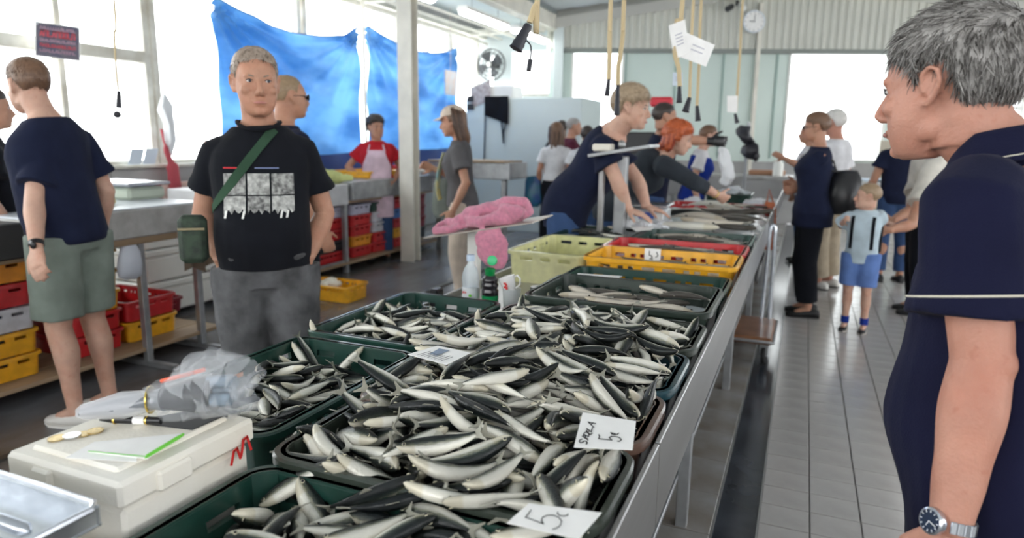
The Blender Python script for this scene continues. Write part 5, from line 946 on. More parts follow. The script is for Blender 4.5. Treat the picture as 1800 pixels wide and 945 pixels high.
# ================= people =================
from mathutils.bvhtree import BVHTree
def skin(rgb, name):
    m = mat('skin_' + name, rgb, .5, c2=tuple(c * .86 for c in rgb), noise_scale=14, bump=.22, bump_scale=170, sss=.10, spec=.35)
    N = m.node_tree.nodes; L = m.node_tree.links; b = N['Principled BSDF']; src = b.inputs['Base Color'].links[0].from_socket; tc = N.new('ShaderNodeTexCoord')
    for sc_, lo, hi, colr in ((55, .60, .85, (.86, .70, .64, 1)), (9, .45, .75, (.92, .78, .73, 1))):
        n = N.new('ShaderNodeTexNoise'); n.inputs['Scale'].default_value = sc_; n.inputs['Detail'].default_value = 7; L.new(tc.outputs['Object'], n.inputs[0]); r = N.new('ShaderNodeMapRange'); r.inputs[1].default_value = lo; r.inputs[2].default_value = hi; L.new(n.outputs['Fac'], r.inputs[0])
        x = N.new('ShaderNodeMix'); x.data_type = 'RGBA'; x.blend_type = 'MULTIPLY'; L.new(r.outputs[0], x.inputs[0]); L.new(src, x.inputs[6]); x.inputs[7].default_value = colr; src = x.outputs[2]
    L.new(src, b.inputs['Base Color']); return m
S_tan = skin((.54, .29, .195), 'tan'); S_fair = skin((.66, .41, .31), 'fair'); S_mid = skin((.58, .34, .24), 'mid'); S_pink = skin((.55, .275, .20), 'ruddy')
def hairmat(name, a, b_):
    m = bpy.data.materials.new('hair_' + name); m.use_nodes = True; N = m.node_tree.nodes; L = m.node_tree.links; b = N['Principled BSDF']
    g = N.new('ShaderNodeNewGeometry'); rp = N.new('ShaderNodeValToRGB'); L.new(g.outputs['Random Per Island'], rp.inputs[0])
    nz = N.new('ShaderNodeTexNoise'); nz.inputs['Scale'].default_value = 60; tc = N.new('ShaderNodeTexCoord'); L.new(tc.outputs['Object'], nz.inputs[0])
    ad = N.new('ShaderNodeMath'); ad.operation = 'MULTIPLY_ADD'; ad.inputs[1].default_value = .5; L.new(nz.outputs['Fac'], ad.inputs[0]); mu = N.new('ShaderNodeMath'); mu.operation = 'MULTIPLY'; mu.inputs[1].default_value = .5; L.new(g.outputs['Random Per Island'], mu.inputs[0]); L.new(mu.outputs[0], ad.inputs[2]); L.new(ad.outputs[0], rp.inputs[0])
    rp.color_ramp.elements[0].color = (*a, 1); rp.color_ramp.elements[1].color = (*b_, 1); rp.color_ramp.elements[0].position = .32; rp.color_ramp.elements[1].position = .82
    L.new(rp.outputs[0], b.inputs['Base Color']); b.inputs['Roughness'].default_value = .45
    bp = N.new('ShaderNodeBump'); bp.inputs['Strength'].default_value = .5; bp.inputs['Distance'].default_value = .004; n2 = N.new('ShaderNodeTexNoise'); n2.inputs['Scale'].default_value = 120; mp = N.new('ShaderNodeMapping'); mp.inputs['Scale'].default_value = (1, 1, .15); L.new(tc.outputs['Object'], mp.inputs[0]); L.new(mp.outputs[0], n2.inputs[0]); L.new(n2.outputs['Fac'], bp.inputs['Height']); L.new(bp.outputs[0], b.inputs['Normal'])
    return m
H_grey = hairmat('grey', (.045, .038, .034), (.42, .40, .38)); H_dark = hairmat('dark', (.012, .009, .008), (.05, .035, .03)); H_brown = hairmat('brown', (.06, .03, .018), (.20, .11, .065))
H_light = hairmat('light', (.20, .14, .08), (.50, .38, .26)); H_red = hairmat('red', (.22, .025, .008), (.62, .14, .04)); H_white = hairmat('white', (.42, .40, .37), (.78, .76, .72)); H_ash = hairmat('ash', (.13, .095, .07), (.38, .30, .24)); H_blond = hairmat('blond', (.16, .10, .06), (.36, .25, .15))
def cloth(name, rgb, rough=.9, bump=.25, sheen=.03, na=.12): return mat('cloth_' + name, rgb, rough, noise_amt=na, noise_scale=9, bump=bump, bump_scale=420, sheen=sheen, spec=.15)
C_navy = cloth('navy', (.012, .016, .040)); C_black = cloth('black', (.008, .009, .013)); C_polo = cloth('polo_navy', (.008, .009, .030), na=.08)
C_denim = cloth('grey_denim', (.115, .115, .12), bump=.4, na=.35); C_sage = cloth('sage', (.20, .235, .205)); C_red = cloth('red', (.50, .02, .03)); C_pinkapron = cloth('pale_pink', (.66, .50, .58)); C_greytee = cloth('grey_tee', (.115, .11, .115))
C_beige = cloth('beige', (.62, .52, .43)); C_white = cloth('white', (.72, .72, .74)); C_maroon = cloth('maroon', (.10, .02, .04)); C_char = cloth('charcoal', (.035, .042, .052)); C_sky = cloth('sky', (.50, .60, .66)); C_blue = cloth('blue_shorts', (.13, .22, .50)); C_jeans = cloth('jeans', (.045, .085, .19)); C_khaki = cloth('khaki', (.42, .35, .26)); C_royal = cloth('royal', (.015, .04, .28)); C_cream2 = cloth('cream', (.66, .62, .55))
M_dsole = mat('dark_rubber', (.012, .012, .013), .6); M_wshoe = mat('white_shoe', (.72, .70, .66), .6); M_eyew = mat('eye_white', (.72, .70, .68), .2); M_irisd = mat('iris_dark', (.05, .05, .06), .1); M_lip = mat('lip', (.48, .20, .17), .45)
def cowlick(q):
    b = MB(); rnd = random.Random(4)
    for k in range(420):
        a = rnd.uniform(-.022, .022); z0 = rnd.uniform(.050, .082); p0 = Vector((a, -.100 - .006 * rnd.random() + (z0 - .06) * .5, z0)); L_ = rnd.uniform(.02, .042)
        q1 = p0 + Vector((rnd.gauss(0, .002), -L_ * .75, .002)); q2 = q1 + Vector((rnd.gauss(0, .003), -L_ * .15, L_ * .55)); b.tube([q.head(*v) for v in cat([p0, q1, q2], 3)], [.0009, .0009, .0009, .0008, .0006, .0004, .0002], 3, cap=False)
    b.build('cowlick', H_grey, q.e, 60)
def smooth(t): t = max(0, min(1, t)); return t * t * (3 - 2 * t)
DEFJ = dict(headc=(0, .035, 1.632), neckt=(0, .0, 1.56), neckb=(0, -.02, 1.43), shL=(-.168, -.01, 1.395), shR=(.168, -.01, 1.395), elL=(-.235, -.03, 1.12), elR=(.235, -.03, 1.12), wrL=(-.245, .07, .885), wrR=(.245, .07, .885),
            hipL=(-.09, 0, .90), hipR=(.09, 0, .90), knL=(-.10, .02, .49), knR=(.10, .02, .49), anL=(-.105, -.03, .085), anR=(.105, -.03, .085))
TORSO_M = [(.86, .150, .112, .0), (.93, .166, .125, -.005), (1.02, .160, .120, .005), (1.12, .155, .115, .012), (1.22, .165, .118, .012), (1.32, .180, .118, .008), (1.38, .176, .106, -.005), (1.415, .158, .090, -.015), (1.45, .118, .074, -.02), (1.485, .080, .066, -.018), (1.52, .058, .058, -.012)]
TORSO_F = [(.86, .160, .118, -.01), (.93, .175, .130, -.01), (1.02, .155, .115, 0), (1.10, .132, .100, .005), (1.20, .142, .110, .012), (1.29, .155, .125, .022), (1.37, .154, .102, .004), (1.405, .138, .084, -.012), (1.44, .100, .066, -.018), (1.475, .066, .056, -.016), (1.51, .048, .05, -.01)]
class Person:
    def __init__(s, name, label, x, y, face, h=1.75, female=False, lean=0, headyaw=0, headpitch=0, belly=0, fat=1.0, skin_=None, vox=.009, W=None, loc=None, twist=0, group=None, dz=0, neckf=0, hscale=1.0):
        s.h = h; s.k = h / 1.75; s.x, s.y = x, y; th = math.radians(face); s.F = Vector((math.cos(th), math.sin(th), 0)); s.R = Vector((math.sin(th), -math.cos(th), 0)); s.lean = math.radians(lean)
        s.female = female; s.belly = belly; s.fat = fat; s.skin = skin_ or S_mid; s.vox = vox; s.dz = dz
        s.e = empty('person', (x, y, dz), label, 'person', group)
        J = {k: Vector(v) for k, v in DEFJ.items()}
        if female:
            for q in ('shL', 'shR', 'elL', 'elR', 'wrL', 'wrR'): J[q].x *= .90
        J['headc'].y += neckf; J['neckt'].y += neckf * .6
        for k in ('headc', 'neckt', 'neckb', 'shL', 'shR', 'elL', 'elR', 'wrL', 'wrR'): J[k] = s.T(J[k])
        for k, v in (loc or {}).items(): J[k] = Vector(v)
        s.J = {k: s.w(v) for k, v in J.items()}
        for k, v in (W or {}).items(): s.J[k] = Vector(v)
        s.hy = math.radians(headyaw); s.hp = math.radians(headpitch)
        # head frame
        Fh = s.F * math.cos(s.hy) - s.R * math.sin(s.hy) * 1.0   # + yaw turns to the left
        Rh = Vector((Fh.y, -Fh.x, 0)); U = Vector((0, 0, 1))
        Fp = Fh * math.cos(s.hp) - U * math.sin(s.hp); Up = U * math.cos(s.hp) + Fh * math.sin(s.hp)
        s.HM = Matrix((( Rh.x, Fp.x, Up.x), (Rh.y, Fp.y, Up.y), (Rh.z, Fp.z, Up.z))).to_4x4(); s.HM.translation = s.J['headc']
        s.hs = max(s.k, .90) * (1.0 if not female else .96) * hscale
    def T(s, p):
        p = Vector(p); a = s.lean * smooth((p.z - .93) / .30); q = Vector((p.x, p.y, p.z - .93)); c, n = math.cos(a), math.sin(a)
        if p.z <= .93: return p
        # integrate the bend approximately: rotate about the hip
        return Vector((q.x, q.y * c + q.z * n, .93 + q.z * c - q.y * n))
    def w(s, p): return Vector((s.x, s.y, s.dz)) + (s.R * p[0] + s.F * p[1]) * s.k + Vector((0, 0, p[2] * s.k))
    def head(s, x, y, z): return s.HM @ (Vector((x, y, z)) * s.hs)
    def torso(s, off=0, z0=None, z1=None, wide=1.0, hem=0, n=28):
        T = TORSO_F if s.female else TORSO_M; R = []
        zs = [t[0] for t in T]
        def at(z):
            for a, b in zip(T[:-1], T[1:]):
                if a[0] <= z <= b[0]:
                    t = (z - a[0]) / (b[0] - a[0]); return [lerp(a[i], b[i], t) for i in range(4)]
            return list(T[0] if z < T[0][0] else T[-1])
        z0 = z0 or T[0][0]; z1 = z1 or T[-1][0]
        m = 22
        for i in range(m + 1):
            z = lerp(z0, z1, i / m); _, rx, ry, oy = at(z); by = s.belly * math.exp(-((z - 1.07) / .13) ** 2)
            rx = rx * s.fat + by * .15 + off; ry = ry * s.fat + by * .5 + off; oy += by * .5
            if z < z0 + .25: rx += hem * (1 - (z - z0) / .25); ry += hem * (1 - (z - z0) / .25)
            rx *= wide
            ring = []
            for k in range(n):
                a = 2 * PI * k / n; c, sn = math.cos(a), math.sin(a); ex = 2 / 2.35
                ring.append(s.w(s.T((rx * math.copysign(abs(c) ** ex, c), oy + ry * math.copysign(abs(sn) ** ex, sn), z))))
            R.append(ring)
        return R
    def limb(s, b, pts, rads, n=14, sub=5):
        P_ = []; Rr = []
        for i in range(len(pts) - 1):
            for k in range(sub):
                t = k / sub; P_.append(pts[i].lerp(pts[i + 1], t)); Rr.append(lerp(rads[i], rads[i + 1], smooth(t)))
        P_.append(pts[-1]); Rr.append(rads[-1]); b.tube(P_, [r * s.k for r in Rr], n)
    def hand(s, b, side, curl=.35, hd=None, nrm=None, spread=1, sc_=1.0):
        wr = s.J['wr' + side]; el = s.J['el' + side]; d = (Vector(hd) if hd else (wr - el)).normalized()
        sg = -1 if side == 'L' else 1
        n = Vector(nrm) if nrm else (-s.R * sg * 1.0 + s.F * .2)   # palm faces the thigh
        n = (n - d * n.dot(d)).normalized(); t = n.cross(d)   # lateral axis of the hand
        if t.dot(s.F) < 0 and not nrm: t = -t
        # thumb on the +t side
        k = s.k * 1.02 * sc_
        def Q(a, l, u): return wr + d * a * k + t * l * k + n * u * k
        def ring(a, hw, ht, u=0): return [Q(a, hw * math.cos(2 * PI * i / 14), u + ht * math.sin(2 * PI * i / 14)) for i in range(14)]
        b.loft([ring(-.03, .027, .021), ring(0, .028, .019), ring(.025, .034, .018), ring(.055, .041, .017), ring(.085, .043, .015), ring(.098, .038, .011)])
        for i, (l, ln, r) in enumerate(((.031, .070, .0092), (.0105, .078, .0095), (-.0105, .073, .0090), (-.031, .057, .0080))):
            p = Q(.088, l, 0); a = 0; pts = [Q(.07, l, 0), p]; rr = [r * k, r * k * 1.02]; dd = d + t * (l * 2.2 * spread)
            dd.normalize()
            for seg, f in enumerate((.45, .31, .24)):
                a += curl * (1.0 + .25 * i * .4) * (.9 if seg == 0 else 1.25)
                v = dd * math.cos(a) + n * math.sin(a); p = p + v * ln * f * k; pts += [p - v * ln * f * k * .5, p]; rr += [r * k * (.93 - .07 * seg), r * k * (.98 - .08 * seg)]
            b.tube(pts, rr, 8)
        p0 = Q(.012, .020, .004); v1 = (d * .62 + t * .72 + n * .25).normalized(); v2 = (d * .85 + t * .42 + n * .38).normalized()
        p1 = p0 + v1 * .045 * k; p2 = p1 + v2 * .033 * k; p3 = p2 + (v2 + n * .2).normalized() * .026 * k
        b.tube([p0, p0.lerp(p1, .5), p1, p1.lerp(p2, .5), p2, p3], [.014 * k, .0135 * k, .0115 * k, .0105 * k, .0105 * k, .0075 * k], 8)
    def arm(s, b, side):
        J = s.J; sh, el, wr = J['sh' + side], J['el' + side], J['wr' + side]; f = (.88 if s.female else 1.0) * (s.fat * .5 + .5)
        out = (-s.R if side == 'L' else s.R)
        s.limb(b, [sh + Vector((0, 0, .01)), sh.lerp(el, .25) + out * .006, sh.lerp(el, .6), el, el.lerp(wr, .28), el.lerp(wr, .65), wr], [.048 * f, .050 * f, .046 * f, .041 * f, .045 * f, .036 * f, .028 * f])
        b.ell(el - s.F * .012 * s.k, (.034 * f * s.k,) * 3, n=12, m=8)
    def leg(s, b, side):
        J = s.J; h_, kn, an = J['hip' + side], J['kn' + side], J['an' + side]; f = s.fat * .5 + .5
        s.limb(b, [h_ + Vector((0, 0, .03)), h_.lerp(kn, .3), h_.lerp(kn, .75), kn, kn.lerp(an, .28) - s.F * .018, kn.lerp(an, .62) - s.F * .006, an], [.095 * f, .092 * f, .070 * f, .058 * f, .060 * f, .044 * f, .036 * f], 16)
        b.ell(kn + s.F * .016 * s.k, (.048 * f * s.k,) * 3, n=12, m=8)
        s.limb(b, [an - s.F * .02, an + s.F * .10 * s.k - Vector((0, 0, .055 * s.k))], [.036, .03])
    def body(s, arms='LR', hands=dict(L={}, R={}), legs=True, deci=None, headonly=False):
        b = MB(); H = s.head
        # cranium and face
        V = MB(); V.ell((0, -.018, .032), (.0745, .098, .088), n=28, m=20)
        lev = [(.075, .050, .066), (.055, .061, .080), (.035, .066, .0865), (.018, .0675, .0865), (.002, .068, .0785), (-.016, .068, .081), (-.035, .067, .084), (-.055, .064, .085), (-.075, .058, .0835), (-.093, .050, .080), (-.106, .040, .076), (-.116, .026, .066)]
        rings = []
        for z, hw, yf in lev:
            yb = lerp(-.06, .012, smooth((.03 - z) / .14)); r = []
            for i in range(28):
                a = 2 * PI * i / 28; c, sn = math.cos(a), math.sin(a); e1 = .86
                x = hw * math.copysign(abs(c) ** e1, c); yy = (yf - yb) * .5; y = yb + yy + yy * math.copysign(abs(sn) ** .92, sn)
                r.append(Vector((x, y, z)))
            rings.append(r)
        V.loft(rings)
        V.tube([(0, .078, .012), (0, .090, -.004), (0, .1, -.022), (0, .105, -.034), (0, .098, -.046)], [(.006, .008), (.008, .008), (.0105, .0105), (.0135, .0135), (.007, .010)], 12, up=(0, 1, 0))
        for g in (-1, 1):
            V.ell((g * .0115, .094, -.042), (.0085, .010, .0075), n=10, m=7)
            V.ell((g * .028, .078, .019), (.022, .0085, .0075), n=12, m=8); V.ell((g * .040, .066, -.026), (.022, .018, .018), n=12, m=8)
            V.ell((g * .031, .0705, .0045), (.0145, .0105, .0085), n=12, m=8)   # lid
            V.ell((g * .045, .012, -.066), (.014, .03, .022), n=10, m=8)
            # ear
            V.tube([(g * .070, .010, -.004), (g * .078, .006, .018), (g * .084, -.008, .027), (g * .087, -.022, .021), (g * .085, -.024, .002), (g * .080, -.013, -.018), (g * .074, .000, -.032), (g * .070, .006, -.028)], [.004, .0045, .0048, .005, .0048, .0048, .0058, .004], 8)
            V.ell((g * .0715, -.009, .0), (.006, .015, .022), n=10, m=8); V.ell((g * .073, .004, -.008), (.006, .005, .007), n=8, m=6)
        V.ell((0, .0855, -.0655), (.023, .0085, .0050), n=14, m=8); V.ell((0, .0845, -.0745), (.019, .0085, .0058), n=14, m=8); V.ell((0, .075, -.100), (.018, .014, .013), n=12, m=8)
        V.tube([(0, -.03, -.03), (0, -.032, -.10)], [(.058, .058), (.052, .055)], 18)
        o = len(b.v); b.add([H(*p) for p in V.v], V.f)
        # neck
        J = s.J; nr = .052 if s.female else .062
        nr *= s.fat * .5 + .5
        s.limb(b, [H(0, -.028, -.04), J['neckt'].lerp(H(0, -.028, -.085), .5), J['neckb'].lerp(J['neckt'], .35), J['neckb'] - Vector((0, 0, .02))], [nr * .95, nr * .95, nr * 1.02, nr * 1.35], 18)
        b.loft(s.torso(-.006))
        for sd in arms:
            s.arm(b, sd)
            if hands.get(sd) is not None: s.hand(b, sd, **hands[sd])
        if legs:
            for sd in 'LR': s.leg(b, sd)
        o = remesh(b, 'body', s.skin, s.vox, s.sm, s.e, deci); s.bodyo = o
        s.face()
        return o
    def face(s):
        H = s.head
        for g in (-1, 1):
            b = MB(); b.ell((0, 0, 0), (.0095, .009, .0052), n=12, m=8); b.v = [tuple(H(*(Vector(p) + Vector((g * .031, .0742, .003))))) for p in b.v]; b.build('eye', M_eyew, s.e, 60)
            b = MB(); b.ell((0, 0, 0), (.0048, .003, .0050), n=12, m=8); b.v = [tuple(H(*(Vector(p) + Vector((g * .031 + s.gaze, .0822, .003))))) for p in b.v]; b.build('iris', M_irisd, s.e, 60)
            b = MB(); b.tube([(g * .016, .0845, .018), (g * .030, .0845, .022), (g * .044, .0755, .019)], [(.0022, .0022), (.0028, .0032), (.0015, .0015)], 8); b.v = [tuple(H(*p)) for p in b.v]; b.build('eyebrow', s.browm, s.e, 60)
            b = MB(); b.tube([(g * .020, .0815, .0055), (g * .031, .0862, .0092), (g * .042, .0800, .005)], .0013, 6); b.v = [tuple(H(*p)) for p in b.v]; b.build('eyelash_line', M_irisd, s.e, 60)
        b = MB(); b.tube([(-.021, .0875, -.0705), (-.008, .0945, -.0695), (.008, .0945, -.0695), (.021, .0875, -.0705)], [(.0015, .002), (.0035, .0045), (.0035, .0045), (.0015, .002)], 8, up=(0, 1, 0)); b.v = [tuple(H(*p)) for p in b.v]; b.build('lips', M_lip, s.e, 60)
    gaze = 0; browm = M_irisd; sm = 2; ear_base = .024
    def hair(s, m, style='short', th=.010, strands=0, seed=1, long=0.0, rough=.003, bald=0, slen=.02, top=1.0, line=.058, nape=-.055):
        b = MB(); n, mm = 64, 44; V = []; F = []
        rnd = random.Random(seed)
        def mask(d):  # d unit-ish position on the scalp in head space; >0 = hair
            x, y, z = d
            if y > .035: base = line - .018 * abs(x) / .07
            elif y > .012: base = lerp(.0, line * .8, smooth((y - .012) / .03)) if style != 'bald' else .03
            elif y > -.03: base = s.ear_base if style != 'long' else -.03
            else: base = lerp(.01, nape, smooth((-.03 - y) / .03))
            if style == 'long': base = min(base, -.03) if y < .02 else base
            k = z - base
            if bald and y > -.03 and z > .06: k = -1
            return k
        def surf(th_, ph, extra):
            d = Vector((math.sin(th_) * math.cos(ph), math.sin(th_) * math.sin(ph), math.cos(th_))); p = Vector((d.x * .0755, d.y * .099 - .018, d.z * .0885 + .032))
            if p.z < .03:   # skull narrows down to the nape
                t = smooth((.03 - p.z) / .1); p.y = lerp(p.y, p.y * .80 - .0, t)
            k = mask(p); e = d * extra
            t = smooth(k / .010 + .5) if k < 90 else 1
            nv = noise.noise(p * 30 + Vector((seed, 0, 0))) * rough + noise.noise(p * 75 + Vector((0, seed, 0))) * rough * .6
            hgt = lerp(-.010, extra * (1 + (top - 1) * smooth((p.z - .05) / .05)) * lerp(.12, 1, smooth(k / .04)) + nv, t)
            return p, d, hgt, k
        for i in range(mm + 1):
            for k in range(n):
                p, d, hg, _ = surf(PI * (i + .001) / (mm + .002), 2 * PI * k / n, th); V.append(s.head(*(p + d * hg)))
        for i in range(mm):
            for k in range(n): F.append((i * n + k, (i + 1) * n + k, (i + 1) * n + (k + 1) % n, i * n + (k + 1) % n))
        F.append(tuple(range(n))); F.append(tuple(mm * n + k for k in range(n))[::-1]); b.add(V, F)
        for q in range(strands):
            for _ in range(8):
                thv = math.acos(rnd.uniform(-.75, 1)); ph = rnd.uniform(0, 2 * PI); p, d, hg, k = surf(thv, ph, th)
                if k > .0: break
            else: continue
            # flow: from crown forward on top, downward on the sides, with a little chaos
            dn = Vector((0, 0, -1)) - d * (-d.z); fw = Vector((.25 * math.copysign(1, p.x), 1, 0)); fw = fw - d * fw.dot(d)
            t = smooth((p.z - .045) / .05); fl = dn.normalized() * (1 - t) + fw.normalized() * t + Vector((rnd.gauss(0, .3), rnd.gauss(0, .3), rnd.gauss(0, .3)))
            if p.y < -.04: fl += Vector((0, -.15, -.5))
            fl = (fl - d * fl.dot(d)); fl.normalize(); L_ = slen * rnd.uniform(.6, 1.4); a0 = p + d * (hg - .004); lift = rnd.uniform(.15, .55); cv = Vector((rnd.gauss(0, .25), rnd.gauss(0, .25), rnd.gauss(0, .25)))
            pts = []
            for j in range(5):
                u = j / 4; pp = a0 + fl * L_ * u + cv * L_ * u * u * .5 + d * (L_ * lift * (u - u * u * .75)); pts.append(s.head(*pp))
            r0 = rnd.uniform(.0005, .0010); b.tube(pts, [r0, r0 * 1.1, r0, r0 * .8, r0 * .2], 3, cap=False)
        if long:
            L0 = long
            for q in range(26):
                a = lerp(-PI * .98, -.02 * PI, q / 25) if style != 'bob' else lerp(-PI * 1.12, .12 * PI, q / 25)
                x, y = math.cos(a) * .074, math.sin(a) * .085 - .012; zt = .06
                pts = [Vector((x * .75, y * .75, .10)), Vector((x * 1.08, y * 1.08, zt)), Vector((x * 1.16, y * 1.14, .0)), Vector((x * 1.15 + rnd.gauss(0, .004), y * 1.1, -.06)), Vector((x * 1.05 + rnd.gauss(0, .008), y * 1.05 + rnd.gauss(0, .006) - .01, -.06 - L0 * .55)), Vector((x * .8 + rnd.gauss(0, .01), y * .9 - .015, -.06 - L0 * rnd.uniform(.9, 1.1)))]
                b.tube([s.head(*p) for p in cat(pts, 4)], [.012] * 4 + [.014] * 8 + [.013] * 5 + [.009, .007, .004, .002], 8)
        return b.build('hair', m, s.e, 60)
    def fold(s, b, amp=.005, sc_=7, seed=0, stretch=2.2):
        out = []
        for p in b.v:
            p = Vector(p); q = Vector((p.x * sc_, p.y * sc_, p.z * sc_ / stretch)); out.append(tuple(p + noise.noise_vector(q + Vector((seed, 3, 1))) * amp + noise.noise_vector(q * 2.7 + Vector((seed, 7, 1))) * amp * .45))
        b.v = out; return b
    def shirt(s, m, name='shirt', hem=.86, off=.014, sleeve=.55, sl_r=.080, flare=.012, fold=.006, vox=None, neck=1.475, longs=False, hemout=.0, arms='LR', deci=None):
        b = MB(); b.loft(s.torso(off, hem, neck, hem=hemout))
        f = (.88 if s.female else 1.0) * (s.fat * .5 + .5)
        for sd in arms:
            J = s.J; sh, el, wr = J['sh' + sd], J['el' + sd], J['wr' + sd]
            inn = (s.R if sd == 'L' else -s.R) * .05 * s.k
            if longs: s.limb(b, [sh + inn, sh, sh.lerp(el, .5), el, el.lerp(wr, .5), el.lerp(wr, longs)], [.07 * f, sl_r * .92 * f, sl_r * .78 * f, sl_r * .70 * f, sl_r * .62 * f, sl_r * .56 * f], 18)
            else: s.limb(b, [sh + inn + Vector((0, 0, -.012)), sh + Vector((0, 0, -.016)), sh.lerp(el, sleeve * .6), sh.lerp(el, sleeve)], [.066 * f, sl_r * .90 * f, sl_r * .95 * f, (sl_r + flare) * f], 20)
        s.fold(b, fold * s.k, seed=s.x * 3)
        o = remesh(b, name, m, vox or s.vox * 1.15, 3, s.e, deci); s.shirto = o; return o
    def trousers(s, m, name='trousers', to=.92, r=.098, hemr=.070, waist=1.0, vox=None, kneecut=None, deci=None):
        b = MB(); b.loft(s.torso(.006, .86, waist)); J = s.J; f = s.fat * .5 + .5
        for sd in 'LR':
            h_, kn, an = J['hip' + sd], J['kn' + sd], J['an' + sd]
            if kneecut: s.limb(b, [h_ + Vector((0, 0, .04)), h_.lerp(kn, .4), h_.lerp(kn, kneecut)], [r * 1.1 * f, r * 1.02 * f, hemr * f], 20)
            else: s.limb(b, [h_ + Vector((0, 0, .04)), h_.lerp(kn, .4), kn, kn.lerp(an, .5), kn.lerp(an, to)], [r * 1.08 * f, r * f, hemr * 1.08 * f, hemr * f, hemr * .98 * f], 18)
        b.ell(s.J['hipL'].lerp(s.J['hipR'], .5) + Vector((0, 0, -.01)), (.11 * s.k, .10 * s.k, .10 * s.k), n=16, m=10)
        s.fold(b, .010 * s.k, seed=s.y * 2, sc_=9); return remesh(b, name, m, vox or s.vox * 1.15, 3, s.e, deci)
    def shoes(s, m, sole=None, h=.075, ln=.27):
        for sd in 'LR':
            an = s.J['an' + sd]; F_ = s.F.copy(); F_.z = 0; R_ = s.R; b = MB(); R = []; g = Vector((an.x, an.y, s.dz))
            for t, hw, hh in ((-.36, .020, .045), (-.33, .030, .07), (-.2, .036, .085), (0, .040, .075), (.2, .046, .055), (.42, .047, .045), (.56, .034, .036), (.61, .016, .026)):
                c = g + F_ * t * ln * s.k * 1.05; r = []
                for i in range(14):
                    a = 2 * PI * i / 14; r.append(c + R_ * hw * s.k * math.cos(a) + Vector((0, 0, s.k * (hh * .5 + .004 + hh * .5 * math.sin(a)))))
                R.append(r)
            b.loft(R); o = b.build('shoe', m, s.e, 50)
            b = MB(); pr = []
            for zz in (0.001, .014): pr.append([g + F_ * t * ln * 1.06 * s.k + R_ * hw * 1.05 * s.k * sg2 + Vector((0, 0, zz)) for t, hw, sg2 in [(-.36, .02, 1), (-.2, .036, 1), (.2, .046, 1), (.42, .047, 1), (.6, .02, 1), (.6, .02, -1), (.42, .047, -1), (.2, .046, -1), (-.2, .036, -1), (-.36, .02, -1)]])
            b.loft(pr); b.build('sole', sole or M_dsole, o, 0)
    def bvh(s, o):
        me = o.data; return BVHTree.FromPolygons([v.co for v in me.vertices], [tuple(p.vertices) for p in me.polygons])
    def glue(s, tree, p, d, off=.002):
        d = Vector(d).normalized(); h_ = tree.ray_cast(Vector(p) + d * -.5, d)
        return (h_[0] + h_[1] * off) if h_[0] is not None else Vector(p)
def strap(s, tree, pts, dirs, wd, m, name, parent, off=.005):
    """band over the clothes: pts world, dirs ray directions"""
    P_ = []; N_ = []
    for p, d in zip(pts, dirs):
        d = Vector(d).normalized(); h_ = tree.ray_cast(Vector(p) - d * .5, d)
        if h_[0] is None: continue
        P_.append(h_[0] + h_[1] * off); N_.append(h_[1])
    b = MB(); R = []
    for i in range(len(P_)):
        t = (P_[min(i + 1, len(P_) - 1)] - P_[max(i - 1, 0)]).normalized(); n = N_[i]; w_ = t.cross(n).normalized() * wd / 2
        R.append([P_[i] - w_, P_[i] + w_, P_[i] + w_ - n * .004, P_[i] - w_ - n * .004])
    b.loft(R); return b.build(name, m, parent, 40)

